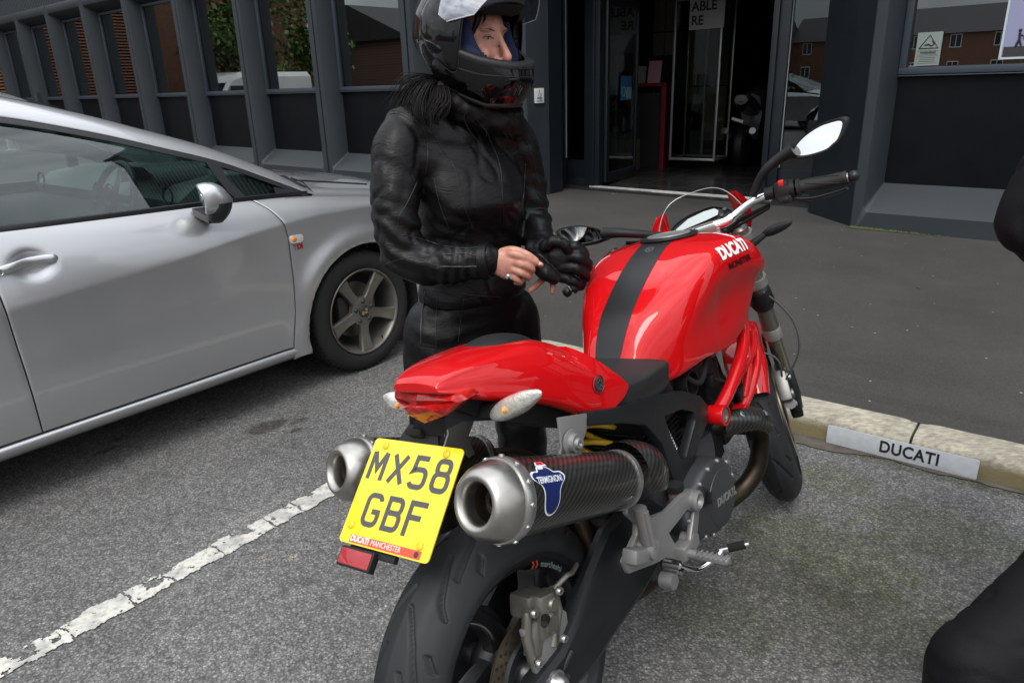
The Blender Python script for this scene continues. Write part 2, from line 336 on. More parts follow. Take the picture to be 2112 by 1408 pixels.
# raised footway behind the kerb
mb = MB(); a, b2_, c, d = kp(-60, -3.0, .1), kp(60, -3.0, .1), kp(60, -80, .1), kp(-60, -80, .1)
q = [Vector((v.x, v.y, 0.004)) for v in (a, b2_, c, d)]
mb.add([a, b2_, c, d]+q, [(0, 1, 2, 3), (0, 1, 5, 4)])
tag(mb.build('pavement', tarmac, None, False), kind='structure')
# kerb stones
def kerb_mat():
    m = bpy.data.materials.new('kerb_stone'); m.use_nodes = True; t = m.node_tree; p = t.nodes['Principled BSDF']; L = t.links.new
    geo = t.nodes.new('ShaderNodeNewGeometry'); sep = t.nodes.new('ShaderNodeSeparateXYZ'); L(geo.outputs['Position'], sep.inputs[0])
    mp_ = t.nodes.new('ShaderNodeMapping'); mp_.inputs['Rotation'].default_value = (0, 0, 0.666); mp_.inputs['Scale'].default_value = (0.35, 1, 1); L(geo.outputs['Position'], mp_.inputs[0])
    n = t.nodes.new('ShaderNodeTexNoise'); n.inputs['Scale'].default_value = 90; n.inputs['Detail'].default_value = 6; L(mp_.outputs[0], n.inputs['Vector'])
    n2 = t.nodes.new('ShaderNodeTexNoise'); n2.inputs['Scale'].default_value = 9; n2.inputs['Detail'].default_value = 7; n2.inputs['Roughness'].default_value = .65; L(geo.outputs['Position'], n2.inputs['Vector'])
    r = t.nodes.new('ShaderNodeValToRGB'); e = r.color_ramp.elements; e[0].position = .36; e[0].color = (.26, .24, .19, 1); e[1].position = .62; e[1].color = (.42, .385, .30, 1); L(n.outputs['Fac'], r.inputs[0])
    # moss and dirt lower on the upright face
    zr = t.nodes.new('ShaderNodeMapRange'); zr.inputs[1].default_value = .082; zr.inputs[2].default_value = .05; zr.inputs[3].default_value = 0; zr.inputs[4].default_value = 1; L(sep.outputs[2], zr.inputs[0])
    ad = t.nodes.new('ShaderNodeMath'); ad.operation = 'MULTIPLY_ADD'; ad.inputs[1].default_value = 2.2; ad.inputs[2].default_value = -.85; L(n2.outputs['Fac'], ad.inputs[0])
    mu = t.nodes.new('ShaderNodeMath'); mu.operation = 'MULTIPLY'; mu.use_clamp = True; L(zr.outputs[0], mu.inputs[0]); L(ad.outputs[0], mu.inputs[1])
    m2 = t.nodes.new('ShaderNodeMixRGB'); m2.inputs[2].default_value = (.26, .21, .11, 1); L(zr.outputs[0], m2.inputs[0]); L(r.outputs[0], m2.inputs[1])
    mx = t.nodes.new('ShaderNodeMixRGB'); mx.inputs[2].default_value = (.05, .055, .018, 1); L(mu.outputs[0], mx.inputs[0]); L(m2.outputs[0], mx.inputs[1])
    dr = t.nodes.new('ShaderNodeMapRange'); dr.inputs[1].default_value = .38; dr.inputs[2].default_value = .60; dr.inputs[3].default_value = .74; dr.inputs[4].default_value = 1.08; L(n2.outputs['Fac'], dr.inputs[0])
    dm = t.nodes.new('ShaderNodeMixRGB'); dm.blend_type = 'MULTIPLY'; dm.inputs[0].default_value = 1; L(mx.outputs[0], dm.inputs[1]); L(dr.outputs[0], dm.inputs[2]); L(dm.outputs[0], p.inputs['Base Color'])
    p.inputs['Roughness'].default_value = .9
    b = t.nodes.new('ShaderNodeBump'); b.inputs['Strength'].default_value = .7; b.inputs['Distance'].default_value = .003; L(n.outputs['Fac'], b.inputs['Height']); L(b.outputs[0], p.inputs['Normal'])
    return m
mb = MB()
L0 = 0.915; s0 = -0.338
for i in range(-14, 9):
    sa = s0+i*L0+0.005; sb = s0+(i+1)*L0-0.005; n_ = 16; secs = []
    for k in range(n_+1):
        s_ = sa+(sb-sa)*k/n_; e_ = 0.006 if k in (0, n_) else 0.0; j1 = 0.003*noise.noise(Vector((s_*5, 1, 0))); j2 = 0.004*noise.noise(Vector((s_*9, 5, 0)))
        prof = [(-2.836, -.03), (-2.836+e_, .055), (-2.839, .075+j1), (-2.846, .090+j1-e_), (-2.860, .1005-e_+j1*.5), (-2.90, .1035-e_), (-3.003+j2, .103-e_), (-3.006+j2, -.03)]
        secs.append([kp(s_, d_, z_) for d_, z_ in prof])
    mb.loft(secs, True, True)
tag(mb.build('kerb', kerb_mat(), None, True, 50), kind='structure')
# dirty mortar strip at the foot of the kerb
mort = mat('gutter_mortar', (.085, .072, .06), .9, bump=(60, .6, 5), var=(12, .35))
mb = MB(); P1 = []; P2 = []
for k in range(140):
    s_ = -1.6+k*0.03; e_ = 0.028+0.022*noise.noise(Vector((s_*6, 3, 1)))+0.012*noise.noise(Vector((s_*24, 3, 1)))
    if -0.95 < s_ < -0.45: e_ += 0.055*max(0, math.sin((s_+.95)/.5*math.pi))
    P1.append(kp(s_, -2.842, .006)); P2.append(kp(s_, -2.836+max(.004, e_), .004))
mb.loft([P1, P2], False, False); tag(mb.build('gutter', mort, None, True, 180), kind='structure')
# flaking white bay line
def paint_mat():
    m = bpy.data.materials.new('flaking_paint'); m.use_nodes = True; t = m.node_tree; p = t.nodes['Principled BSDF']; L = t.links.new
    geo = t.nodes.new('ShaderNodeNewGeometry')
    n2 = t.nodes.new('ShaderNodeTexNoise'); n2.inputs['Scale'].default_value = 60; n2.inputs['Detail'].default_value = 5; L(geo.outputs['Position'], n2.inputs['Vector'])
    n1 = t.nodes.new('ShaderNodeTexNoise'); n1.inputs['Scale'].default_value = 12; n1.inputs['Detail'].default_value = 4; L(geo.outputs['Position'], n1.inputs['Vector'])
    r = t.nodes.new('ShaderNodeValToRGB'); e = r.color_ramp.elements; e[0].position = .42; e[0].color = (.40, .395, .37, 1); e[1].position = .52; e[1].color = (.55, .54, .49, 1); L(n1.outputs['Fac'], r.inputs[0])
    r2 = t.nodes.new('ShaderNodeMapRange'); r2.inputs[1].default_value = .3; r2.inputs[2].default_value = .5; r2.inputs[3].default_value = .6; r2.inputs[4].default_value = 1; L(n2.outputs['Fac'], r2.inputs[0])
    mx = t.nodes.new('ShaderNodeMixRGB'); mx.blend_type = 'MULTIPLY'; mx.inputs[0].default_value = 1; L(r.outputs[0], mx.inputs[1]); L(r2.outputs[0], mx.inputs[2]); L(mx.outputs[0], p.inputs['Base Color']); p.inputs['Roughness'].default_value = .8
    b = t.nodes.new('ShaderNodeBump'); b.inputs['Strength'].default_value = .6; b.inputs['Distance'].default_value = .002; L(n2.outputs['Fac'], b.inputs['Height']); L(b.outputs[0], p.inputs['Normal'])
    return m
# a fine grid of little faces; flaked ones are missing
mb = MB(); step = 0.004; nx = 26; ny = int(3.2/step); idx = {}
def lv(i, j):
    if (i, j) not in idx:
        idx[(i, j)] = len(mb.v); q = kp(-2.063+i*step+0.03*(j*step-1.6)/1.6*0.0, -2.83+j*step, .0045); mb.v.append(tuple(q))
    return idx[(i, j)]
cracks = [g0(x, y) for x, y in [(155, 1320), (280, 1245), (360, 1205), (475, 1150), (570, 1085), (620, 1050)]]
miss = [g0(x, y) for x, y in [(585, 1075), (505, 1105), (120, 1325), (650, 1030), (330, 1205), (60, 1370)]]
for j in range(ny):
    for i in range(nx):
        q = kp(-2.063+(i+.5)*step, -2.83+(j+.5)*step); v = noise.fractal(q*22, 0.9, 2.1, 4)*0.55+noise.noise(q*5)*0.5
        u_ = i/(nx-1); edge = min(u_, 1-u_); lim = 0.66
        if edge < .18: lim -= (0.18-edge)*4.2
        if u_ < 0.3: lim -= 0.12
        lim -= sum(.85*math.exp(-((q.x-mx_)**2+(q.y-my_)**2)/.0045)*max(0, 1.15-u_) for mx_, my_ in miss)
        cr_ = min(abs((Vector((q.x, q.y, 0))-Vector((c[0], c[1], 0))).dot(KN)+0.012*noise.noise(Vector((u_*3, c[0]*9, 0)))) for c in cracks)
        if cr_ < 0.003+.004*noise.noise(q*30): continue
        if v > lim or (noise.noise(q*70) > .56): continue
        mb.f.append((lv(i, j), lv(i+1, j), lv(i+1, j+1), lv(i, j+1))); mb.mi.append(0)
tag(mb.build('bay_line', paint_mat(), None, True, 180), kind='structure')
# ------------------------------------------------------------------ name plate on the kerb
alu = mat('plate_white', (.50, .53, .56), .38, .0, spec=.5, var=(30, .08)); ink = mat('black_ink', (.012, .012, .015), .5)
RK = basis(KU, Vector((0, 0, 1)), KN)   # local x along kerb, y up, z toward camera
def rrect(w_, h_, r, n=6, cx=0, cy=0):
    o = []
    for qx, qy, a in ((w_/2-r, h_/2-r, 0), (-w_/2+r, h_/2-r, 90), (-w_/2+r, -h_/2+r, 180), (w_/2-r, -h_/2+r, 270)):
        for k in range(n+1):
            t = math.radians(a+90*k/n); o.append((cx+qx+r*math.cos(t), cy+qy+r*math.sin(t)))
    return o
kpl = empty('name_plate', tuple(kp(-.37, -2.826, 0.043)), (0, 0, 0), 'long pale grey plate with black capital lettering fixed to the kerb', 'plate')
kpl.rotation_euler = RK.to_euler()
mb = MB(); mb.prism(rrect(.52, .079, .008), .003, (0, 0, 0), None, .0006); mb.build('plate_face', alu, kpl, True, 30)
text_mb('DUCATI', .066, .0006, .0016, space=1.08, sx=.80, c=(.035, .0005, .0036)).build('lettering', ink, kpl, False)
# ------------------------------------------------------------------ the showroom building
FZ = math.atan2(-.65524, .75542)
bld = empty('showroom_building', (0, 0, 0), (0, 0, FZ), 'dark grey concrete panelled showroom with tall window bays and an open glass entrance', 'building')
FM = Matrix.Rotation(FZ, 4, 'Z')
conc = mat('painted_concrete', (.0225, .0285, .034), .55, bump=(260, .25, 4), var=(2.2, .10), spec=.4)
concd = mat('painted_steel', (.008, .0115, .0155), .38, spec=.5, var=(5, .08))
fr_m = mat('window_frame_paint', (.032, .042, .055), .42)
panel_m = mat('spandrel_panel', (.0030, .0038, .0052), .42, spec=.16, var=(4, .12))
glass = pane_mat('window_glass', (.35, .38, .37), .22, .75)
glassd = pane_mat('door_glass', (.55, .60, .58), .10, .6)
rubber = mat('black_rubber', (.008, .008, .009), .6)
blk = mat('interior_black', (.012, .012, .012), .6)
def rloop(x0, x1, z0, z1, r, y, n=5):
    o = []
    for cx, cz, a in ((x1-r, z1-r, 0), (x0+r, z1-r, 90), (x0+r, z0+r, 180), (x1-r, z0+r, 270)):
        for k in range(n+1):
            t = math.radians(a+90*k/n); o.append(Vector((cx+r*math.cos(t), y, cz+r*math.sin(t))))
    return o
PW = 1.98; Y0 = 6.848
def make_bay():
    mb = MB(); g_ = .014
    mb.loft([rloop(g_, PW-g_, .02, 3.35, .004, 7.45), rloop(g_, PW-g_, .02, 3.35, .004, Y0+.012), rloop(g_+.012, PW-g_-.012, .02, 3.338, .008, Y0), rloop(.105, PW-.105, .247, 3.185, .05, Y0), rloop(.11, PW-.11, .253, 3.178, .05, Y0+.006), rloop(.185, PW-.185, .473, 3.04, .012, 7.10), rloop(.185, PW-.185, .473, 3.04, .012, 7.45)], True, False)
    o = mb.build('bay_surround', conc, bld, True, 40)
    mb = MB(); mb.box((PW/2, 7.135, .913), (PW-.37, .03, .878)); mb.build('spandrel_panel', panel_m, o, False)
    mb = MB()
    for c, d in (((PW/2, 7.10, 1.400), (PW-.37, .05, .055)), ((PW/2, 7.115, 1.362), (PW-.37, .10, .010)), ((PW/2, 7.10, 3.015), (PW-.37, .05, .05)), ((.185+.028, 7.10, 2.208), (.056, .05, 1.562)), ((PW-.185-.028, 7.10, 2.208), (.056, .05, 1.562))): mb.box(c, d, None, .006)
    wf = mb.build('window_frame', fr_m, o, True, 30)
    mb = MB(); mb.box((PW/2, 7.12, 2.208), (PW-.37-.10, .006, 1.57)); mb.build('pane', glass, o, False)
    mb = MB()
    for x in (.185+.06, PW-.185-.06): mb.box((x, 7.108, 2.208), (.006, .012, 1.55))
    mb.box((PW/2, 7.108, 1.431), (PW-.48, .012, .006)); build_each(mb, 'seal', rubber, o, False)
    return o
proto = make_bay()
def copy_part(o, parent):
    c = o.copy(); COL.objects.link(c); c.parent = parent
    for ch in children(o): copy_part(ch, c)
    return c
edges = [-1.93+PW*i for i in range(0, 4)] + [-7.58-PW*i for i in range(1, 9)] + [-7.58]
for i, x in enumerate(edges):
    o = proto if i == 0 else copy_part(proto, bld); o.location = (x, 0, 0)
# upper ribbed cladding
mb = MB(); pro = []
x = -23.5
while x < 6.1:
    pro += [(x, 6.99), (x+.045, 6.99), (x+.052, 6.96), (x+.093, 6.96)]; x += .1
lo = [Vector((a, b_, 3.37)) for a, b_ in pro]; hi = [Vector((a, b_, 10.0)) for a, b_ in pro]
mb.loft([lo, hi], False, False); mb.box((-8.7, 7.0, 3.36), (29.6, .16, .015)); mb.build('ribbed_cladding', mat('cladding', (.035, .044, .052), .5), bld, False)
mb = MB(); mb.box((-8.7, 12, 10.05), (29.8, 10.2, .12)); mb.box((-23.45, 12.2, 5.0), (.1, 9.6, 10)); mb.box((5.98, 12.2, 5.0), (.1, 9.6, 10)); mb.box((-8.7, 17, 5.0), (29.6, .1, 10)); mb.box((-8.7, 12.1, 3.42), (29.3, 9.6, .05)); mb.build('roof_and_side_walls', conc, bld, False)
# entrance: splayed pilasters, side lights, header
mb = MB()
def vpanel(pts, z0, z1): 
    mb.loft([[Vector((a, b_, z0)) for a, b_ in pts], [Vector((a, b_, z1)) for a, b_ in pts]], False, False)
vpanel([(-1.93, 7.45), (-1.935, 6.93), (-2.13, 7.10), (-2.47, 7.42), (-2.50, 7.47), (-2.60, 8.02)], .09, 3.35)
mb.build('entrance_pilaster', concd, bld, False); mb = MB()
vpanel([(-5.62, 6.862), (-5.603, 6.862), (-5.545, 7.20)], .09, 3.35); mb.build('entrance_pilaster', conc, bld, False); mb = MB()
vpanel([(-5.547, 7.20), (-5.552, 7.215), (-5.55, 7.46), (-5.60, 7.54), (-5.98, 8.02), (-6.06, 8.2)], .09, 3.35)
mb.build('entrance_pilaster', concd, bld, False)
mb = MB(); mb.box((-4.2, 8.1, 2.95), (4.0, .16, .8)); mb.box((-3.75, 7.5, 3.34), (3.7, 1.2, .03)); mb.build('entrance_header', concd, bld, False)
mb = MB()
for x, w_ in ((-5.975, .11), (-5.485, .23), (-3.14, .185)): mb.box((x, 8.05, 1.35), (w_, .10, 2.5), None, .008)
mb.box((-5.485+.03, 7.99, 1.35), (.05, .04, 2.5), None, .006); mb.box((-3.14-.04, 7.99, 1.35), (.045, .04, 2.5), None, .006)
mb.box((-5.76, 8.05, .145), (.36, .09, .09), None, .006); mb.box((-2.85, 8.05, .145), (.42, .09, .09), None, .006); mb.box((-5.74, 8.06, .31), (.30, .03, .24)); mb.box((-2.85, 8.06, .31), (.42, .03, .24))
mb.box((-4.43, 8.05, 2.60), (3.30, .10, .10), None, .006)
dfr = mb.build('door_frame', concd, bld, True, 30)
mb = MB(); mb.box((-5.745, 8.055, 1.5), (.36, .008, 2.14)); mb.build('side_light', glassd, dfr, False)
mb = MB(); mb.box((-2.83, 8.055, 1.5), (.46, .008, 2.14)); mb.build('side_light', glassd, dfr, False)
mb = MB(); mb.box((-5.595, 8.045, 1.5), (.006, .012, 2.1)); mb.box((-5.915, 8.045, 1.5), (.006, .012, 2.1)); mb.box((-3.045, 8.045, 1.5), (.006, .012, 2.1)); build_each(mb, 'seal', mat('bright_seal', (.42, .46, .46), .4), dfr, False)
mb = MB(); mb.box((-4.28, 8.0, .108), (2.42, .07, .014)); mb.box((-3.9, 7.94, .1045), (1.3, .05, .004)); mb.build('threshold', mat('threshold_strip', (.42, .42, .40), .6, var=(20, .25)), bld, False)
# open door leaf swung inwards
leaf = empty('door_leaf', (-5.36, 8.12, 0), (0, 0, math.radians(99)), parent=bld)
mb = MB()
for c, d in (((.05, 0, 1.25), (.08, .045, 2.2)), ((.53, 0, .20), (1.0, .045, .12)), ((.53, 0, 2.32), (1.0, .045, .1)), ((1.0, 0, 1.25), (.05, .045, 2.2))): mb.box(c, d, None, .006)
mb.build('leaf_frame', concd, leaf, True, 30)
mb = MB(); mb.box((.53, 0, 1.26), (.9, .008, 2.05)); mb.build('pane', glassd, leaf, False)
mb = MB(); mb.box((1.028, -.0, 1.25), (.007, .03, 2.2)); mb.build('edge_seal', MATS.get('bright_seal') or bpy.data.materials['bright_seal'], leaf, False)
# interior shell
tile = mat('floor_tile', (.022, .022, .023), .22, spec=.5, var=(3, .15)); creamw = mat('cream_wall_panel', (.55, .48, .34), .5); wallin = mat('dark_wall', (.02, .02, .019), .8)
mb = MB(); mb.box((-8.7, 12.3, .099), (29.4, 9.2, .01)); mb.build('shop_floor', tile, bld, False)
mb = MB()
for i in range(14): mb.box((-8+i*.6, 11.5, .1045), (.006, 7, .001))
for i in range(10): mb.box((-4, 8.4+i*.6, .1045), (8, .006, .001))
mb.build('tile_joints', mat('joint', (.05, .05, .05), .6), bld, False)
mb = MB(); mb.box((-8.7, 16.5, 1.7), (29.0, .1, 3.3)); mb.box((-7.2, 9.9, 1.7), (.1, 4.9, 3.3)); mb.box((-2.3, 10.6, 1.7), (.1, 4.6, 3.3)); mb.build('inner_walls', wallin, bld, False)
mb = MB()
for i in range(4):
    for k in range(3): mb.box((-7.9+i*.62, 12.45, .8+k*.92), (.6, .02, .90))
mb.build('wall_panels', creamw, bld, False)
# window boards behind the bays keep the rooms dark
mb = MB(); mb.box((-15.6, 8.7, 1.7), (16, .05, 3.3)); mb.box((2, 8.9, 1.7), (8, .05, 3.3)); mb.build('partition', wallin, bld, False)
def inb(s_, y_, z_): return FM @ Vector((s_, y_, z_))
def fthing(name, s_, y_, z_, label, cat, rz=0.0, group=None): return empty(name, tuple(inb(s_, y_, z_)), (0, 0, FZ+rz), label, cat, group)
# far-left corner post
mb = MB(); mb.box((0, 0, 1.7), (.12, .12, 3.4), None, .01); mb.box((0, 0, .01), (.22, .22, .02)); o = mb.build('corner_post', mat('pale_steel', (.22, .26, .26), .5), None, True, 30)
o.location = inb(-23.62, 6.70, .1); o.rotation_euler = (0, 0, FZ); tag(o, 'pale grey steel post at the far left end of the dark facade', 'post')
# push button plate
t_ = fthing('push_button', -5.64, 7.06, 1.26, 'small white door button plate with wheelchair symbol on dark pilaster', 'button', math.radians(-56+90))
t_.rotation_euler = (math.radians(90), 0, FZ+math.radians(80.8)); t_.location = inb(-5.570, 7.035, 1.258)
mb = MB(); mb.prism(rrect(.140, .165, .005), .018, (0, 0, 0), None, .002); mb.build('plate_face', mat('button_white', (.55, .57, .55), .4), t_, True, 30)
bluei = mat('dull_blue', (.03, .05, .13), .5)
mb = MB(); R_ = .019
mb.tube([(R_*math.cos(a/10*4.6+2.2)+.0, -.000+R_*math.sin(a/10*4.6+2.2)+.012, .0190) for a in range(11)], .0022, 5); mb.tube([(-.005, .056, .019), (-.002, .028, .019), (.016, .026, .019), (.024, .006, .019), (.031, .008, .019)], .0022, 5); mb.sphere((-.005, .061, .019), .0055, 8)
text_mb('PRESS', .032, .0004, .0010, c=(0, -.030, .0192), mb=mb); text_mb('TO OPEN', .022, .0004, .0007, c=(0, -.060, .0192), mb=mb); mb.build('symbol_and_lettering', bluei, t_, False)
# ---- things inside and on the glass
FR = Matrix.Rotation(math.radians(90), 3, 'X')
def flat(s_, y_, z_, name, label, cat, rz=0):   # local x right, y up, z toward the camera
    e = empty(name, tuple(inb(s_, y_, z_)), (math.radians(90), 0, FZ+rz), label, cat); return e
red = mat('stand_red', (.16, .004, .010), .4); white = mat('card_white', (.6, .6, .58), .6)
t_ = fthing('brochure_stand', -6.03, 10.3, .1, 'red framed brochure stand with leaflets just inside the entrance', 'stand', .2)
mb = MB(); mb.box((.30, 0, .62), (.07, .3, 1.25), None, .005); mb.box((-.02, 0, 1.22), (.64, .3, .05), None, .005); mb.box((-.3, 0, .62), (.05, .3, 1.25), None, .005); mb.build('frame', red, t_, False)
mb = MB(); mb.box((0, .05, .55), (.56, .1, 1.1)); mb.build('back_board', blk, t_, False)
mb = MB(); mb.box((.12, -.05, 1.40), (.20, .02, .32), Matrix.Rotation(-.25, 3, 'X')); mb.build('leaflet', mat('leaflet_pink', (.42, .20, .26), .5), t_, False)
mb = MB(); mb.box((-.12, -.05, 1.36), (.2, .02, .26), Matrix.Rotation(-.25, 3, 'X')); mb.build('leaflet', mat('leaflet_grey', (.18, .18, .16), .5), t_, False)
for nm, x_, y_, z_, lb, d_, c_ in (('cardboard_box', -6.12, 9.85, .1, 'tan cardboard box with printed arrows at the foot of the brochure stand', (.34, .3, .45), (.15, .12, .06)), ('cardboard_box', -6.12, 9.86, .55, 'dark grey printed box stacked on the tan box', (.30, .28, .45), (.035, .035, .032))):
    t_ = fthing(nm, x_, y_, z_, lb, 'box', .1); mb = MB(); mb.box((0, 0, d_[2]/2), d_, None, .004); mb.build('carton', mat('carton_%d' % int(z_*100), c_, .7, var=(8, .2)), t_, True, 30)
    mb = MB(); mb.box((0, -d_[1]/2-.001, d_[2]/2), (.05, .003, d_[2])); mb.build('tape', mat('tape_%d' % int(z_*100), tuple(v*1.5 for v in c_), .4), t_, False)
    if z_ < .2:
        mb = MB()
        for x2 in (-.09, .09): mb.tube([(x2, -d_[1]/2-.002, .12), (x2, -d_[1]/2-.002, .30)], .006, 5); mb.tube([(x2-.03, -d_[1]/2-.002, .26), (x2, -d_[1]/2-.002, .31), (x2+.03, -d_[1]/2-.002, .26)], .006, 5)
        build_each(mb, 'arrow_print', mat('print_red', (.2, .03, .02), .6), t_, False)
t_ = fthing('monitor', -6.45, 11.3, 1.0, 'black monitor standing on a desk behind the brochure stand', 'monitor', 0)
mb = MB(); mb.box((0, 0, .55), (.62, .05, .42), None, .008); mb.box((0, .02, .2), (.06, .04, .3)); mb.box((0, 0, .03), (.25, .18, .02), None, .005); mb.box((0, 0, -.46), (1.5, .5, .92)); mb.build('screen_and_desk', blk, t_, True, 30)
# glass display case with silver edges
t_ = fthing('display_case', -5.14, 10.1, .1, 'tall glass display case with silver corner bars inside the entrance', 'display case', .08)
mb = MB(); al = mat('silver_profile', (.40, .41, .40), .35, .6)
for x_ in (-.34, .34):
    for y_ in (0, .5): mb.box((x_, y_, 1.25), (.03, .03, 2.2), None, .004)
for z_ in (.17, 2.33):
    for y_ in (0, .5): mb.box((0, y_, z_), (.68, .03, .035), None, .004)
    for x_ in (-.34, .34): mb.box((x_, .25, z_), (.03, .5, .035), None, .004)
mb.box((-.05, .5, 1.25), (.03, .02, 2.2)); mb.build('corner_bars', al, t_, True, 30)
mb = MB(); mb.box((0, 0, 1.25), (.66, .006, 2.14)); mb.box((-.34, .25, 1.25), (.006, .47, 2.14)); mb.box((.34, .25, 1.25), (.006, .47, 2.14)); mb.build('pane', pane_mat('case_glass', (.7, .72, .7), .05, .5), t_, False)
# lettered sheet hanging in the case
t_ = flat(-4.96, 10.06, 2.34, 'lettered_sign', 'white sheet with bold dark capital lettering inside the glass case', 'sign')
mb = MB(); mb.box((-.04, 0, -.004), (.52, .62, .004)); mb.build('sheet', mat('sheet_white', (.55, .57, .53), .6), t_, False)
mb = MB(); text_mb('NCE', .17, .001, .004, align='LEFT', c=(-.26, .16, .001), mb=mb); text_mb('ABLE', .17, .001, .004, align='LEFT', c=(-.27, -.02, .001), mb=mb); text_mb('RE', .17, .001, .004, align='LEFT', c=(-.27, -.20, .001), mb=mb); mb.build('lettering', mat('dark_print', (.03, .035, .03), .6), t_, False)
# blue and white sticker on the open door leaf
q_ = Matrix.Rotation(math.radians(99), 3, 'Z') @ Vector((.62, -.02, 0))
t_ = flat(-5.36+q_.x, 8.12+q_.y, 1.30, 'window_sticker', 'small blue and white square sticker on the open glass door', 'sticker', math.radians(99-180+180))
mb = MB(); mb.box((0, 0, .0), (.36, .30, .002)); mb.build('sticker_face', mat('sticker_blue', (.02, .10, .22), .5), t_, False)
mb = MB(); mb.box((.09, -.06, .002), (.17, .14, .002)); mb.lathe([(.001, .065), (.003, .065), (.003, .048), (.001, .048)], (-.09, -.04, 0), (0, 0, 1), 20); mb.build('sticker_mark', mat('sticker_pale', (.16, .30, .34), .5), t_, False)
# motorcycle in the dark interior (seen from behind)
t_ = fthing('sports_motorcycle', -4.72, 10.9, .1, 'black faired sports motorcycle parked in the dark showroom', 'motorcycle', .18)
bks = mat('fairing_black', (.09, .09, .095), .25, coat=.5)
mb = MB(); mb.lathe([(-.09, .20), (-.09, .25), (-.05, .30), (0, .31), (.05, .30), (.09, .25), (.09, .20)], (0, 0, .31), (1, 0, 0), 28); mb.build('tyre', rubber, t_)
mb = MB(); mb.loft([[Vector((x*w2, y_, z_+zz*h2)) for x, zz in ((-1, 0), (-.7, .8), (0, 1), (.7, .8), (1, 0), (.6, -.8), (0, -1), (-.6, -.8))] for y_, z_, w2, h2 in ((-.28, .98, .10, .07), (-.1, .95, .16, .10), (.2, .88, .17, .10), (.5, .8, .15, .1))]); mb.build('tail', bks, t_)
mb = MB(); mb.loft([[Vector((x*w2, y_, z_+zz*h2)) for x, zz in ((-1, 0), (-.7, .8), (0, 1), (.7, .8), (1, 0), (.7, -.9), (0, -1), (-.7, -.9))] for y_, z_, w2, h2 in ((.45, .75, .16, .3), (.7, .8, .24, .36), (1.1, .8, .27, .38), (1.5, .9, .16, .25))]); mb.build('fairing', bks, t_)
mb = MB(); mb.box((0, -.29, .95), (.10, .02, .03)); mb.build('tail_light', mat('dim_red', (.12, .005, .005), .3), t_, False)
mb = MB(); mb.box((-.02, -.33, .70), (.17, .01, .04), Matrix.Rotation(.3, 3, 'Y')); mb.build('number_plate', mat('plate_grey', (.7, .7, .7), .5), t_, False)
mb = MB(); mb.tube([(-.2, -.05, .45), (-.2, -.3, .55)], .05, 12); mb.tube([(.2, -.05, .45), (.2, -.3, .55)], .05, 12); mb.build('exhaust', al, t_)
# ---- warning notice and poster in the right-hand window
t_ = flat(-1.545, 7.098, 1.565, 'warning_notice', 'small pale warning notice with triangle in the right window corner', 'sign')
mb = MB(); mb.box((0, 0, 0), (.185, .255, .002)); mb.build('notice_face', mat('notice_face', (.20, .24, .22), .5), t_, False)
mb = MB(); mb.tube([(-.07, .005, .002), (0, .105, .002), (.07, .005, .002), (-.07, .005, .002)], .0045, 5, False); mb.tube([(-.03, .03, .002), (.0, .035, .002), (.02, .02, .002)], .006, 5); mb.tube([(.02, .06, .002), (.04, .035, .002), (.015, .02, .002)], .005, 5)
text_mb('WARNING', .024, .0004, .001, c=(0, -.03, .002), mb=mb); mb.tube([(-.075, -.015, .002), (.075, -.015, .002), (.075, -.045, .002), (-.075, -.045, .002), (-.075, -.015, .002)], .001, 4); mb.tube([(-.075, -.055, .002), (.075, -.055, .002), (.075, -.11, .002), (-.075, -.11, .002), (-.075, -.055, .002)], .001, 4)
for k in range(3): mb.box((0, -.068-k*.014, .002), (.12, .003, .001))
mb.build('symbol_and_lettering', ink, t_, False)
t_ = flat(-.72, 7.096, 1.90, 'framed_poster', 'pale lilac framed poster in the right window with stretcher bearer silhouettes', 'poster')
mb = MB(); mb.box((0, 0, 0), (.62, .86, .003)); mb.build('poster_sheet', mat('poster_lilac', (.24, .25, .38), .5), t_, False)
mb = MB()
for c, d in (((0, -.43, .003), (.64, .015, .006)), ((0, .43, .003), (.64, .015, .006)), ((-.315, 0, .003), (.015, .86, .006)), ((.315, 0, .003), (.015, .86, .006))): mb.box(c, d)
mb.build('frame', mat('poster_frame', (.42, .50, .50), .4), t_, False)
mb = MB(); mb.box((0, -.385, .003), (.60, .075, .001)); mb.build('poster_ground', mat('poster_dark', (.03, .025, .03), .6), t_, False)
mb = MB()
for x_ in (-.21, .02):
    mb.sphere((x_, -.235, .003), (.014, .014, .002), 8); mb.tube([(x_, -.25, .003), (x_+.004, -.295, .003), (x_-.012, -.345, .003)], .010, 6); mb.tube([(x_+.004, -.295, .003), (x_+.022, -.345, .003)], .007, 6); mb.tube([(x_, -.262, .003), (x_+(.05 if x_ < 0 else -.05), -.285, .003)], .005, 5)
mb.tube([(-.18, -.288, .003), (-.0, -.288, .003)], .010, 6); mb.build('silhouettes', mat('silhouette', (.015, .015, .02), .6), t_, False)
mb = MB(); text_mb('HEROES', .085, .0004, .000, align='LEFT', c=(-.19, .075, .003), mb=mb); mb.build('lettering', mat('poster_letters', (.10, .10, .18), .6), t_, False)
mb = MB(); mb.box((-.23, .12, .003), (.03, .10, .001)); mb.sphere((-.23, .03, .003), (.016, .018, .002), 8); mb.build('medal_ribbon', mat('medal_red', (.35, .05, .03), .5), t_, False)
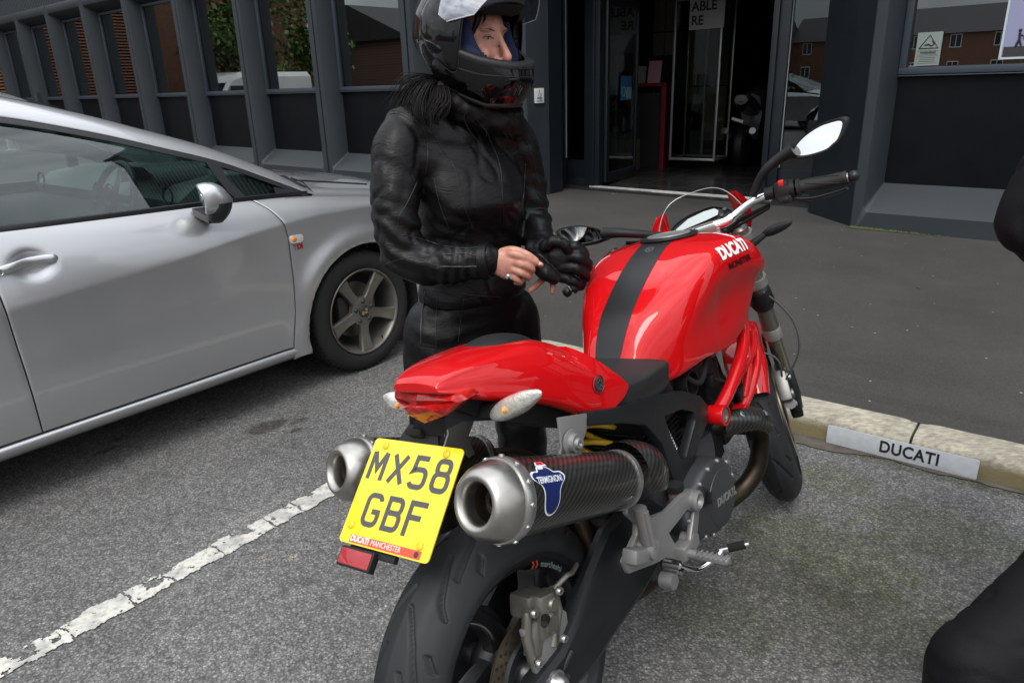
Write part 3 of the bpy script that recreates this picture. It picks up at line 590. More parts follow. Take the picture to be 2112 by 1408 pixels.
# moss along the foot of the right panel
mb = MB()
for k in range(420):
    s_ = -1.9+abs(random.gauss(0, .28)); h_ = random.uniform(.004, .022)*max(.2, 1-(s_+1.9)*.7); y_ = 6.842-random.random()*.03
    c = inb(s_, y_, .1+h_*.4); mb.sphere(c, (h_, h_, h_*.7), 6)
tag(mb.build('moss', mat('moss', (.055, .062, .018), .95), None, True, 180), 'low green moss growing along the foot of the grey panel', 'moss', kind='stuff')
# ------------------------------------------------------------------ the street behind the camera (seen in the glass)
def brick_mat():
    m = bpy.data.materials.new('brick'); m.use_nodes = True; t = m.node_tree; p = t.nodes['Principled BSDF']; L = t.links.new
    tc_ = t.nodes.new('ShaderNodeTexCoord'); mp_ = t.nodes.new('ShaderNodeMapping'); mp_.inputs['Rotation'].default_value = (math.radians(90), 0, 0); L(tc_.outputs['Object'], mp_.inputs[0])
    b = t.nodes.new('ShaderNodeTexBrick'); b.inputs['Scale'].default_value = 4.5; b.inputs['Color1'].default_value = (.20, .085, .045, 1); b.inputs['Color2'].default_value = (.13, .055, .035, 1); b.inputs['Mortar'].default_value = (.17, .13, .1, 1); b.inputs['Mortar Size'].default_value = .012
    L(mp_.outputs[0], b.inputs['Vector']); L(b.outputs[0], p.inputs['Base Color']); p.inputs['Roughness'].default_value = .9; return m
brick = brick_mat(); wood = mat('louvre_wood', (.16, .062, .028), .7, var=(6, .25)); slate = mat('slate', (.045, .042, .045), .7, var=(5, .2)); wfr = mat('white_trim', (.6, .6, .58), .5); dgl = mat('dark_glass', (.02, .025, .03), .08)
def house(nm, x0, y0, rz, w_, h_, dep, label, cols=3, louvre=False, roof=2.6):
    r = empty(nm, tuple(inb(x0, y0, 0)), (0, 0, FZ+rz), label, 'building')
    mb = MB(); mb.box((w_/2, dep/2, h_/2), (w_, dep, h_)); wl = mb.build('wall', brick, r, False)
    mb = MB(); mb.loft([[Vector((-.2, -.35, h_)), Vector((-.2, dep/2, h_+roof)), Vector((-.2, dep+.35, h_))], [Vector((w_+.2, -.35, h_)), Vector((w_+.2, dep/2, h_+roof)), Vector((w_+.2, dep+.35, h_))]]); mb.build('roof', slate, r, False)
    for i in range(cols):
        for z_ in ((1.5, 4.3) if h_ > 5 else (1.5,)):
            x_ = w_*(i+.5)/cols
            mb = MB(); mb.box((x_, -.02, z_+.1), (1.15, .06, 1.4)); f_ = mb.build('window', wfr, r, False)
            mb = MB()
            for sx_ in (-.27, .27): mb.box((x_+sx_, -.055, z_+.1), (.46, .01, 1.2))
            mb.build('pane', dgl, f_, False)
    r['group'] = 'brick houses behind the camera'
    return r
r = empty('louvred_building', tuple(inb(-27, 7.6, 0)), (0, 0, FZ-math.pi/2), 'brown brick building with wooden louvres across the yard from the showroom end', 'building')
mb = MB(); mb.box((4.2, -3, 3.6), (16.5, 6, 7.2)); mb.build('wall', brick, r, False)
mb = MB()
for k in range(38):
    mb.box((2.7, .05, .5+k*.095), (7.2, .05, .07), Matrix.Rotation(.5, 3, 'X'))
mb.build('louvres', wood, r, False)
mb = MB(); mb.box((3.6, .03, 4.9), (1.3, .08, 1.2)); f_ = mb.build('window', wfr, r, False); mb = MB(); mb.box((3.6, .075, 4.9), (1.0, .01, .9)); mb.build('pane', dgl, f_, False)
house('terraced_house', -31, -7.5, -math.pi/2, 15, 3.3, 7, 'red brick house standing sideways beyond the yard wall', 4, roof=1.5)
for i, (x_, lb) in enumerate([(-40, 'red brick house with slate roof, leftmost of the terrace behind the camera'), (-24, 'second red brick house of the terrace behind the camera'), (-8, 'third red brick house of the terrace behind the camera'), (8, 'rightmost red brick house of the terrace behind the camera')]):
    house('terraced_house', x_*1.6+26, -80-i*4.0, math.pi, 25.4, 5.2, 8, lb, 6, roof=3.0)
leafm = mat('leaf', (.09, .16, .03), .6, var=(9, .4)); bark = mat('bark', (.10, .08, .06), .9)
def tree(s_, y_, h_, r_, label, n=1500, seed=1):
    rnd = random.Random(seed); t = empty('tree', tuple(inb(s_, y_, 0)), (0, 0, 0), label, 'tree', 'trees behind the camera')
    mb = MB(); mb.tube([(0, 0, 0), (.05, .02, h_*.35), (-.03, .06, h_*.7)], [.16, .12, .05], 8)
    for k in range(6):
        a = k*1.05; mb.tube([(0, 0, h_*.35+k*.15), (math.cos(a)*r_*.6, math.sin(a)*r_*.6, h_*.6+k*.1)], [.06, .02], 6)
    mb.build('trunk', bark, t)
    cl = [Vector((rnd.gauss(0, r_*.42), rnd.gauss(0, r_*.42), h_*.62+rnd.gauss(0, h_*.16))) for _ in range(26)]
    mb = MB()
    for k in range(n):
        c = rnd.choice(cl)+Vector((rnd.gauss(0, .32), rnd.gauss(0, .32), rnd.gauss(0, .26))); a = Vector((rnd.gauss(0, 1), rnd.gauss(0, 1), rnd.gauss(0, 1))).normalized(); b_ = a.orthogonal().normalized(); s2 = rnd.uniform(.07, .15)
        mb.add([c-a*s2, c+b_*s2*.5, c+a*s2, c-b_*s2*.5], [(0, 1, 2, 3)])
    mb.build('crown', leafm, t, False)
tree(-24.2, .3, 5.2, 1.6, 'young green tree in front of the louvred building, nearest to it', 2600, 3)
tree(-24.5, -3.4, 4.6, 1.6, 'bushy green tree at the left edge of the yard', 2200, 4)
tree(-21, -13, 7, 2.2, 'tall dark tree in front of the terrace behind the camera', 2600, 5)
tree(-3, -30, 7, 2.2, 'broad tree between the terrace and the car park', 2000, 6)

van = empty('white_van', tuple(inb(-22.3, 1.2, 0)), (0, 0, FZ+math.radians(80)), 'white van parked beside the louvred building behind the photographer', 'van')
vw = mat('van_white', (.62, .62, .60), .3, coat=.5)
mb = MB(); secs = [[Vector((x, y*w_, z)) for y, z in ((-1, .35), (-1, 1.0), (-.96, z1*.93), (-.8, z1), (.8, z1), (.96, z1*.93), (1, 1.0), (1, .35))] for x, w_, z1 in ((-2.3, .80, 1.85), (-2.2, .88, 1.98), (.6, .88, 1.98), (1.0, .86, 1.85), (1.5, .84, 1.25), (2.1, .80, 1.1), (2.3, .74, .8))]
mb.loft(secs); mb.build('van_body', vw, van, True, 40)
mb = MB(); mb.box((.75, -.87, 1.38), (.75, .03, .42)); mb.box((.75, .87, 1.38), (.75, .03, .42)); mb.box((1.27, 0, 1.52), (.03, 1.4, .5), Matrix.Rotation(-.75, 3, 'Y')); mb.build('van_windows', dgl, van, False)
for x_ in (-1.5, 1.5):
    for y_ in (-.8, .8): mb = MB(); mb.lathe([(-.1, .0), (-.1, .2), (-.1, .31), (.1, .31), (.1, .2), (.1, 0)], (x_, y_, .31), (0, 1, 0), 28); mb.build('wheel', rubber, van, True, 40)

for px, py, col_, lb, rz_ in ((1265, 401, (.40, .34, .18), 'small pale leaf lying on the pavement in front of the doorway', .4), (1893, 594, (.10, .05, .018), 'small brown leaf lying on the pavement right of the motorcycle', 1.9)):
    x_, y_ = g0(px, py, .1); lf = empty('fallen_leaf', (x_, y_, .101), (0, 0, rz_), lb, 'leaf')
    mb = MB(); n_ = 9; rows = [[Vector((t*.034-.017, s_*.0085*math.sin(math.pi*t)**.7, .003+.004*abs(s_)*math.sin(t*3)+.003*t)) for s_ in (-1, -.5, 0, .5, 1)] for t in [k/(n_-1) for k in range(n_)]]
    mb.loft(rows, False, False); mb.build('leaf_blade', mat('leaf_%d' % px, col_, .7, var=(200, .3)), lf, True, 180)
    mb = MB(); mb.tube([(-.017, 0, .003), (-.030, .002, .002)], .0008, 5); mb.build('stalk', mat('leaf_stalk', (.12, .08, .03), .7), lf)
# ------------------------------------------------------------------ silver hatchback
car = empty('parked_car', (-1.4134, 4.1288, 0), (0, 0, math.pi/2-0.68), 'silver five door hatchback parked beside the bay line', 'car')
def silver():
    m = mat('silver_paint', (.47, .477, .487), .30, .78, coat=1.0, coatr=.03, spec=.5)
    t = m.node_tree; p = t.nodes['Principled BSDF']; tcn = [n for n in t.nodes if n.type == 'TEX_COORD'][0]
    v = t.nodes.new('ShaderNodeTexVoronoi'); v.inputs['Scale'].default_value = 2500; t.links.new(tcn.outputs['Object'], v.inputs['Vector'])
    mr = t.nodes.new('ShaderNodeMapRange'); mr.inputs[3].default_value = .30; mr.inputs[4].default_value = .42; s = t.nodes.new('ShaderNodeSeparateColor'); t.links.new(v.outputs['Color'], s.inputs[0]); t.links.new(s.outputs[0], mr.inputs[0]); t.links.new(mr.outputs[0], p.inputs['Roughness'])
    return m
silv = silver(); gapm = mat('panel_gap', (.006, .006, .006), .8); plast = mat('black_plastic', (.014, .015, .017), .42, bump=(900, .15)); trimb = mat('gloss_trim', (.02, .022, .026), .22)
ZC = [(-3.5, .60), (-2.6, .66), (-1.572, .721), (-1.228, .754), (-.945, .779), (-.46, .838), (-.2, .855), (.15, .85), (.5, .80), (.9, .70)]
BELT = [(-3.5, 1.04), (-2.6, 1.02), (-1.486, .980), (-1.2, .972), (-.75, .962), (-.5, .955), (-.25, .944), (.05, .905), (.35, .862), (.6, .80), (.9, .66)]
def plan(x):   # half width factor
    if x > 0.0: return 1-0.02*x-.17*max(0, x-.1)**1.8
    if x < -2.6: return 1-.12*(-2.6-x)**1.6
    return 1.0
def side_y(x, z):
    zc = lerp_tab(ZC, x)[0]; zb = lerp_tab(BELT, x)[0]
    if z >= zc:
        t = (z-zc)/max(.02, zb-zc); y = .884-.026*t-.050*t*t-.006*t**4
    else:
        t = (zc-z)/max(.05, zc-.26); y = .884-.012*math.sin(min(1, t*3.2)*math.pi/2)*1.0 + .012*math.sin(t*math.pi)*.9-.022*max(0, t-.55)**1.3
    y *= plan(x)
    y -= .022*math.exp(-(((x+1.433)/.055)**2+((z-.862)/.042)**2)**1.6)
    for ax in (0.0, -2.578):
        r = math.hypot(x-ax, z-.305)
        if z > .2: y += .016*math.exp(-((r-.405)/.055)**2)*(1 if r > .37 else .6)
    return -y
def side_panel(name, fa, fb, z0, ztop, parent, arches=(), dx=.02, nz=46, inset=.012):
    """fa,fb: x as function of z at the two ends; folded edges; arch cut"""
    mb = MB(); nu = max(6, int(abs(fb(.6)-fa(.6))/dx)); rows = []
    for j in range(nz+1):
        row = []
        for i in range(nu+1):
            u = i/nu; zt = None
            v = j/nz; z = z0+(ztop(fa(.6)+(fb(.6)-fa(.6))*u)-z0)*v; x = fa(z)+(fb(z)-fa(z))*u
            row.append(Vector((x, side_y(x, z), z)))
        a = row[0].copy(); a.y += inset; b_ = row[-1].copy(); b_.y += inset
        row = [a, row[0]+Vector((0, .0012, 0))] + [Vector((row[0].x+(.003 if fb(.6) > fa(.6) else -.003), row[0].y, row[0].z))] + row[1:-1] + [Vector((row[-1].x-(.003 if fb(.6) > fa(.6) else -.003), row[-1].y, row[-1].z)), row[-1]+Vector((0, .0012, 0)), b_]
        rows.append(row)
    # fold top and bottom
    top = [Vector((p.x, p.y+inset*1.6, p.z-.001)) for p in rows[-1]]; bot = [Vector((p.x, p.y+inset, p.z)) for p in rows[0]]
    rows = [bot]+rows+[top]
    nV = len(rows[0]); keep = {}; vs = []
    for j, row in enumerate(rows):
        for i, p in enumerate(row):
            q = p.copy()
            for ax in arches:
                d = Vector((q.x-ax, 0, q.z-.305)); r = d.length
                if r < .370+.012 and q.z > .18:
                    pass
            keep[(i, j)] = len(vs); vs.append(q)
    fs = []
    for j in range(len(rows)-1):
        for i in range(nV-1):
            ids = [keep[(i, j)], keep[(i+1, j)], keep[(i+1, j+1)], keep[(i, j+1)]]; cen = sum((vs[k] for k in ids), Vector())/4
            if any(math.hypot(cen.x-ax, cen.z-.305) < .370 for ax in arches): continue
            fs.append(tuple(ids))
    # snap boundary to the arch circle
    cnt = {}
    for f in fs:
        for k in range(4):
            e = tuple(sorted((f[k], f[(k+1) % 4]))); cnt[e] = cnt.get(e, 0)+1
    rim = set()
    for e, n in cnt.items():
        if n == 1:
            for k in e:
                for ax in arches:
                    r = math.hypot(vs[k].x-ax, vs[k].z-.305)
                    if r < .370+dx*1.5: rim.add((k, ax))
    for k, ax in rim:
        q = vs[k]; r = math.hypot(q.x-ax, q.z-.305)
        if r > 1e-4:
            q.x = ax+(q.x-ax)*.370/r; q.z = .305+(q.z-.305)*.370/r; q.y = side_y(q.x, q.z)
    mb.add(vs, fs)
    # arch lip turned inwards
    for ax in arches:
        pts = []; 
        for k in range(61):
            a = math.radians(-14+208*k/60); x = ax+.3705*math.cos(a); z = .305+.3705*math.sin(a)
            pts.append((x, z))
        ok = [(x, z) for x, z in pts if min(fa(z), fb(z))-.005 <= x <= max(fa(z), fb(z))+.005]
        if len(ok) > 3: mb.loft([[Vector((x, side_y(x, z)+.001, z)) for x, z in ok], [Vector((x, side_y(x, z)+.05, z)) for x, z in ok]], False, False)
    return mb.build(name, silv, parent, True, 40)
def tabf(t): return lambda z: lerp_tab(t, z)[0]
fdoor = [(.20, -.462), (.274, -.459), (.45, -.436), (.618, -.421), (.74, -.419), (.821, -.428), (.90, -.468), (.965, -.535), (1.0, -.56)]
rdoor = [(.20, -1.535), (.27, -1.537), (.55, -1.547), (.78, -1.557), (1.0, -1.60)]
belt = lambda x: lerp_tab(BELT, x)[0]
body = MB()   # inner dark hull so gaps and arches read black
side_panel('front_wing', lambda z: tabf(fdoor)(z)+.0045, lambda z: .86-.25*max(0, z-.45), .20, lambda x: belt(x)+.0, car, (0.0,), dx=.010, nz=80)
for o_ in children(car):
    pass
side_panel('front_door', lambda z: tabf(rdoor)(z)+.0025, lambda z: tabf(fdoor)(z), .265, belt, car, dx=.011, nz=84)
side_panel('rear_door', lambda z: -2.60+0*z, lambda z: tabf(rdoor)(z)-.0025, .265, belt, car, (-2.578,), dx=.02, nz=50)
side_panel('rear_quarter', lambda z: -3.42+.1*max(0, z-.5), lambda z: -2.604+0*z, .20, belt, car, (-2.578,), dx=.02, nz=50)
# sill
mb = MB(); secs = []
for k in range(60):
    x = -.392-k*(1.80/59); e = .004 if k in (0,) else 0
    secs.append([Vector((x, -y, z)) for y, z in ((.80, .258), (.852-e, .2575), (.866-e, .253), (.872-e, .243), (.870-e, .232), (.858-e, .214), (.835, .196), (.80, .190))])
mb.loft(secs); mb.build('sill', silv, car, True, 50)
# left flank (mirror, simple), nose and tail
mb = MB(); secs = []
for x in [(-3.5+i*.11) for i in range(40)]:
    x = min(x, .86); zb = belt(x); secs.append([Vector((x, -side_y(x, z), z)) for z in [.24+(zb-.24)*k/16 for k in range(17)]])
mb.loft(secs, False, False)
mb.build('left_flank', silv, car)
mb = MB(); rows = []
for k in range(14):      # nose
    t = k/13; row = []
    z = .22+(.66-.22)*t
    for i in range(25):
        u = -1+2*i/24; x = .84+.13*(1-u*u)+.02*math.sin(t*3.1)-.06*t*t; row.append(Vector((x, u*.745, z)))
    rows.append(row)
mb.loft(rows, False, False); mb.build('front_bumper', silv, car)
mb = MB(); rows = []
for k in range(14):
    t = k/13; z = .28+.8*t; rows.append([Vector((-3.40-.06*(1-(2*i/16-1)**2)+.12*t*t, (2*i/16-1)*.78, z)) for i in range(17)])
mb.loft(rows, False, False); mb.build('tail_panel', silv, car)
# bonnet
def hood_z(x, y):
    u = abs(y)/.74; base = lerp_tab([(-.30, 1.045), (-.1, 1.018), (.161, .974), (.43, .937), (.595, .893), (.72, .83), (.86, .70), (.95, .62)], x)[0]
    e = belt(x)+.012; return base-(base-e)*u**2.4
mb = MB(); rows = []
for i in range(60):
    x = -.17+i*(1.08/59); rows.append([Vector((x-.05*(1-(j/20-1)**2)*0-.10*(1-(1-abs(j/20-1))**1)*0, (j/20-1)*.70*plan(x), hood_z(x, (j/20-1)*.70))) for j in range(41)])
mb.loft(rows, False, False); mb.build('bonnet', silv, car, True, 180)
mb = MB(); rows = []     # wing top strip between bonnet shut line and flank
for i in range(60):
    x = -.205+i*(1.10/59); zb = belt(x); y1 = -side_y(x, zb)
    rows.append([Vector((x, -(.706*plan(x)+(y1-.706*plan(x))*t), hood_z(x, .706)*(1-t)+zb*t+.010*math.sin(t*math.pi)+.003)) for t in (0, .25, .5, .75, 1)]+[Vector((x, -y1, zb-.012))])
mb.loft(rows, False, False); mb.build('wing_top', silv, car, True, 180)
mb = MB(); mb.tube([(-.30, -.705, 1.012), (-.12, -.703, .984), (.04, -.705, .958), (.22, -.70, .929)], .004, 6); mb.tube([(-.238, -.70, 1.014), (-.212, -.755, .992), (-.196, -.80, .944)], .0035, 6); build_each(mb, 'shut_line', gapm, car)
# greenhouse
def gy(z): return -(.803-(z-.96)*.42-(max(0, z-1.15))**2*.6)
UP = [(-3.1, 1.10), (-2.9, 1.20), (-2.5, 1.33), (-2.0, 1.392), (-1.6, 1.388), (-1.37, 1.351), (-1.09, 1.281), (-.85, 1.206), (-.60, 1.122), (-.40, 1.030), (-.23, .947)]
def up(x): return lerp_tab(UP, x)[0]
# roof rail / A pillar skin from window frame up and over
mb = MB(); secs = []
xs = [-3.3+i*.05 for i in range(62)]+[-.25, -.22, -.20]
for x in xs:
    z = up(x) if x < -.23 else .947-(x+.23)*.2; k = 1.0 if x < -1.0 else max(.12, (-.2-x)/.8)**.6
    ri = lerp_tab([(-3.3, .10), (-1.30, .075), (-1.0, .070), (-.6, .062), (-.35, .060), (-.2, .030)], x)[0]
    y0 = gy(z)
    secs.append([Vector((x, y0+.006, z-.002)), Vector((x, y0, z+.001)), Vector((x, y0+.012, z+ri*.30)), Vector((x, y0+.035, z+ri*.62)), Vector((x, y0+.070, z+ri*.86)), Vector((x, y0+.115, z+ri*1.02)), Vector((x, y0+.15, z+ri*1.06))])
mb.loft(grid_smooth(secs, 1, 3, False), False, False); mb.build('roof_rail', silv, car, True, 60)
mb = MB(); secs = []
for x in [-3.2+i*.1 for i in range(21)]:
    z = up(x)+.08; y0 = gy(up(x))+.14; secs.append([Vector((x, y0*(1-j/10), z+.050*(1-(1-j/10)**2))) for j in range(21)])
mb.loft(secs, False, False); mb.build('roof', silv, car, True, 180)
mb = MB(); secs = []    # windscreen
for i in range(13):
    t = i/12; xs_ = -1.20+t*(.93); zs_ = up(xs_)+lerp_tab([(0, .078), (1, .05)], t)[0]; ys_ = gy(up(xs_))+.135
    xc = -1.22+t*1.16; zc_ = 1.452-t*.45
    secs.append([Vector((xs_+(xc-xs_)*(1-(1-j/10)**2), ys_*(1-j/10), zs_+(zc_-zs_)*(1-(1-j/10)**2))) for j in range(21)])
cg = pane_mat('car_glass', (.50, .66, .61), .085, .85)
mb.loft(secs, False, False); mb.build('windscreen', cg, car, True, 180)
# side glass and black frames
def sg(name, poly, parent, inset=.010):
    mb = MB(); n = 14; bot = [p for p in poly]; rows = []
    return mb
def wstrip(mb, top, bot, ny=10, off=.0):
    rows = []
    for j in range(ny+1):
        v = j/ny; rows.append([Vector((a[0]+(b_[0]-a[0])*v, gy(a[1]+(b_[1]-a[1])*v)+off, a[1]+(b_[1]-a[1])*v)) for a, b_ in zip(top, bot)])
    mb.loft(rows, False, False)
bl = lambda x: belt(x)+.006
mb = MB(); xs = [-1.60+i*.05 for i in range(20)]; top = [(x, up(x)-.020) for x in xs]+[(-.66, 1.125)]; bot = [(x, bl(x)+.006) for x in xs]+[(-.585, .97)]
wstrip(mb, top, bot, 10, .012); sgl = mb.build('door_window', cg, car, True, 180)
mb = MB(); xs = [-.592, -.52, -.45, -.38]; wstrip(mb, [(x, up(x)-.026) for x in xs]+[(-.37, .965)], [(-.548, .970), (-.50, .969), (-.45, .968), (-.41, .967), (-.365, .965)], 6, .012); mb.build('quarter_window', cg, car, True, 180)
mb = MB(); xs = [-2.85+i*.08 for i in range(15)]; wstrip(mb, [(x, up(x)-.02) for x in xs], [(x, bl(x)) for x in xs], 6, .012); mb.build('rear_window', cg, car, True, 180)
mb = MB()
xs = [-3.0+i*.05 for i in range(56)]+[-.235]
mb.loft([[Vector((x, gy(up(x))+.004, up(x)-.001)) for x in xs], [Vector((x, gy(up(x))-.004, up(x)-.004)) for x in xs], [Vector((x, gy(up(x)-.02)-.003, up(x)-.022)) for x in xs], [Vector((x, gy(up(x)-.022)+.014, up(x)-.024)) for x in xs]], False, False)
mb.build('window_frame', plast, car, True, 50)
mb = MB()
mb.loft([[Vector((x, gy(belt(x))+.02, belt(x)+.016)) for x in xs], [Vector((x, gy(belt(x))-.004, belt(x)+.015)) for x in xs], [Vector((x, side_y(x, belt(x))-.003, belt(x)+.002)) for x in xs], [Vector((x, side_y(x, belt(x)), belt(x)-.010)) for x in xs]], False, False)
mb.build('belt_moulding', plast, car, True, 50)
mb = MB(); P_ = lambda x, z, o=-.004: Vector((x, gy(z)+o, z))
mb.loft([[P_(-.672, up(-.672)-.01), P_(-.612, up(-.612)-.012)], [P_(-.655, 1.08), P_(-.602, 1.05)], [P_(-.62, 1.0), P_(-.565, 1.0)], [P_(-.592, .965), P_(-.548, .965)]], False, False)
mb.loft([[P_(-.672, up(-.672)-.01), P_(-.672, up(-.672)-.01, .02)], [P_(-.592, .965), P_(-.592, .965, .02)]], False, False)
mb.build('window_pillar', plast, car, True, 50); mb = MB(); mb.loft([[P_(-1.575, .98), P_(-1.575, 1.36)], [P_(-1.64, .98), P_(-1.62, 1.37)]], False, False); mb.build('window_pillar', plast, car, True, 50); mb = MB()
mb.loft([[P_(-.40, .995), P_(-.40, .962)], [P_(-.235, .950), P_(-.30, .950)]], False, False)
mb.build('window_corner', plast, car, True, 50)
# mirror
mir = MB(); R0 = Vector((-.775, -.965, 1.0))
secs = []
for k, (dx_, sy, sz, dy, dz) in enumerate([(-.062, .045, .050, 0, 0), (-.064, .072, .066, 0, 0), (-.050, .078, .073, 0, 0), (-.02, .077, .074, 0, .002), (.015, .070, .068, 0, .002), (.045, .054, .052, .002, 0), (.063, .030, .030, .004, -.004), (.068, .004, .004, .004, -.004)]):
    sec = []
    for j in range(20):
        a = 2*math.pi*j/20; c_, s_ = math.cos(a), math.sin(a); e = .75
        sec.append(R0+Vector((dx_-.018*(s_ if s_ > 0 else 0)+.0, dy+sy*math.copysign(abs(c_)**e, c_), dz+.010+sz*math.copysign(abs(s_)**e, s_))))
    secs.append(sec)
mir.loft(grid_smooth(secs, 3, 2), True, True)
MR_ = Matrix.Rotation(math.radians(-24), 3, 'Z')
def mrot(mb_): mb_.v = [tuple(R0+MR_ @ (Vector(v)-R0)*.84) for v in mb_.v]; return mb_
md = mrot(mir).build('door_mirror', silv, car, True, 60)
mb = MB(); mb.loft([[R0+Vector((-.072, .064*math.cos(2*math.pi*j/20), .010+.056*math.sin(2*math.pi*j/20))) for j in range(20)], [R0+Vector((-.066, .066*math.cos(2*math.pi*j/20), .010+.058*math.sin(2*math.pi*j/20))) for j in range(20)]]); mrot(mb).build('mirror_glass', mat('mirror_glass', (.25, .27, .28), .03, .9), md)
mb = MB()   # black lower shell and stalk
secs = []
for z_, sx_, sy_, ox, oy in ((-.012, .052, .072, -.004, 0), (-.035, .050, .068, -.006, 0), (-.062, .044, .054, -.010, .004), (-.082, .036, .040, -.012, .012), (-.098, .024, .030, -.012, .024)):
    secs.append([R0+Vector((ox+sx_*math.cos(2*math.pi*j/16), oy+sy_*math.sin(2*math.pi*j/16), z_)) for j in range(16)])
mb.loft(secs); mb.loft([[R0+Vector((-.012+dx_, dy_, dz_)) for dx_, dy_, dz_ in ((-.03, .03, -.07), (.03, .03, -.07), (.03, .03, -.10), (-.03, .03, -.10))], [R0+Vector((-.012+dx_, dy_, dz_)) for dx_, dy_, dz_ in ((-.03, .15, -.045), (.04, .15, -.045), (.04, .15, -.075), (-.03, .15, -.075))]]); mb.v = [tuple(R0+Vector((.004, 0, .004))+(Vector(v)-R0)*.95) for v in mb.v]; mb.build('mirror_foot', plast, md, True, 50)
# door handle, cup, lock
mb = MB(); y_ = side_y(-1.45, .87)-.026
hp = [(-1.572, .856), (-1.55, .860), (-1.50, .867), (-1.45, .872), (-1.40, .873), (-1.365, .872), (-1.352, .871)]
secs = []
for i, (x, z) in enumerate(hp):
    r_ = [.008, .0155, .0165, .0165, .0165, .015, .007][i]; o_ = [.016, .004, -.004, -.006, -.004, .004, .018][i]
    secs.append([Vector((x, side_y(x, z)-.022+o_+.010*math.sin(2*math.pi*j/14), z+r_*math.cos(2*math.pi*j/14))) for j in range(14)])
mb.loft(grid_smooth(secs, 3, 1)); hd = mb.build('door_handle', silv, car, True, 180)
mb = MB(); mb.lathe([(0, .0), (0, .009), (-.002, .011)], (-1.543, side_y(-1.543, .861)-.033, .861), (0, 1, 0), 20); mb.box((-1.543, side_y(-1.543, .861)-.0345, .861), (.0025, .002, .011)); mb.build('lock', mat('lock_steel', (.4, .4, .4), .4, .8), hd, True, 40)
# side repeater and badge
mb = MB(); mb.prism(rrect(.074, .036, .016), .006, (0, 0, 0), None, .002)
R_ = basis((1, 0, -.04), (0.04, 0, 1), (0, -1, 0)); ob = MB(); ob.add([tuple(R_ @ Vector(v)+Vector((-.377, side_y(-.377, .765)+.001, .765))) for v in mb.v], mb.f)
rep = ob.build('side_repeater', mat('clear_lens', (.62, .60, .56), .12, .2, coat=.8), car, True, 40)
mb = MB(); mb.sphere((-.392, side_y(-.392, .766)-.0055, .766), (.013, .004, .012), 12); mb.build('bulb', mat('amber', (.75, .24, .03), .2), rep)
RT_ = basis((1, 0, -.03), (0.03, 0, 1), (0, -1, 0))
badge = MB(); text_mb('DI', .030, .001, .0016, R=RT_, c=(-.362, side_y(-.362, .728)-.0016, .728), mb=badge); bd = badge.build('badge', mat('badge_red', (.30, .008, .015), .3), car, False)
badge = MB(); text_mb('T', .030, .001, .0016, R=RT_, c=(-.389, side_y(-.389, .728)-.0016, .729), mb=badge); badge.build('badge', mat('badge_chrome', (.35, .36, .37), .3, .9), car, False)
# inner hull
mb = MB()
mb.box((-1.29, 0, .50), (1.72, 1.60, .50)); mb.box((-1.29, 0, .50), (4.0, 1.10, .50)); mb.box((-1.45, 0, .78), (1.9, 1.58, .3)); mb.build('inner_hull', gapm, car, False)
hull = children(car)[-1]
# carve room for the front wheels: hull narrower there (simple side wells)
# interior
dash = mat('dash_plastic', (.05, .055, .055), .6, bump=(500, .2))
mb = MB(); secs = []
for y_ in [-.74+.148*k for k in range(11)]:
    secs.append([Vector((x, y_, z)) for x, z in ((-.10, .92), (-.30, 1.035), (-.55, 1.055), (-.74, 1.03), (-.82, .98), (-.80, .88), (-.72, .80), (-.1, .78))])
mb.loft(secs); ds = mb.build('dashboard', dash, car, True, 50)
mb = MB(); secs = [[Vector((-.55+dx_, -.38+y2, 1.03+z2*.9)) for y2, z2 in ((-.17, 0), (-.14, .055), (-.07, .085), (.07, .085), (.14, .055), (.17, 0))] for dx_ in (0, -.16, -.25)]; mb.loft(secs, False, False); mb.build('binnacle', plast, ds, True, 60)
mb = MB()
for y_, z_ in ((-.66, 1.0), (.0, .985), (-.12, .985), (.66, 1.0)): mb.lathe([(-.006, .030), (-.010, .038), (0, .040)], (-.825, y_, z_), (-1, 0, .15), 20)
build_each(mb, 'air_vent', trimb, ds)
mb = MB(); Cw = Vector((-.925, -.38, .965)); axw = Vector((-1, 0, .42)).normalized(); u_ = Vector((0, 1, 0)); v_ = axw.cross(u_)
mb.tube([Cw+(u_*math.cos(2*math.pi*k/36)+v_*math.sin(2*math.pi*k/36))*.175 for k in range(37)], .0145, 10, False)
mb.lathe([(.0, 0), (.0, .05), (-.04, .065)], Cw-axw*.0, -axw, 20)
for a in (0, math.pi, math.pi*1.5): mb.tube([Cw, Cw+(u_*math.cos(a)+v_*math.sin(a))*.172], [.026, .013], 8, flat=.4)
mb.build('steering_wheel', plast, car)
seat = mat('seat_cloth', (.03, .032, .034), .9, bump=(300, .4))
for y_ in (-.38, .38):
    mb = MB(); mb.box((-1.45, y_, .62), (.50, .50, .16), None, .05); mb.box((-1.75, y_, .92), (.14, .48, .62), Matrix.Rotation(-.3, 3, 'Y'), .05); mb.box((-1.86, y_, 1.27), (.09, .26, .16), Matrix.Rotation(-.2, 3, 'Y'), .04); mb.build('front_seat', seat, car, True, 60)
mb = MB(); mb.box((-2.6, 0, .9), (.2, 1.2, .6), Matrix.Rotation(-.3, 3, 'Y'), .06); mb.build('rear_seat', seat, car, True, 60)
mb = MB(); mb.box((-1.02, 0, 1.345), (.03, .24, .065), None, .01); mb.box((-.98, 0, 1.39), (.02, .02, .07)); mb.build('rear_view_mirror', plast, car, True, 40)
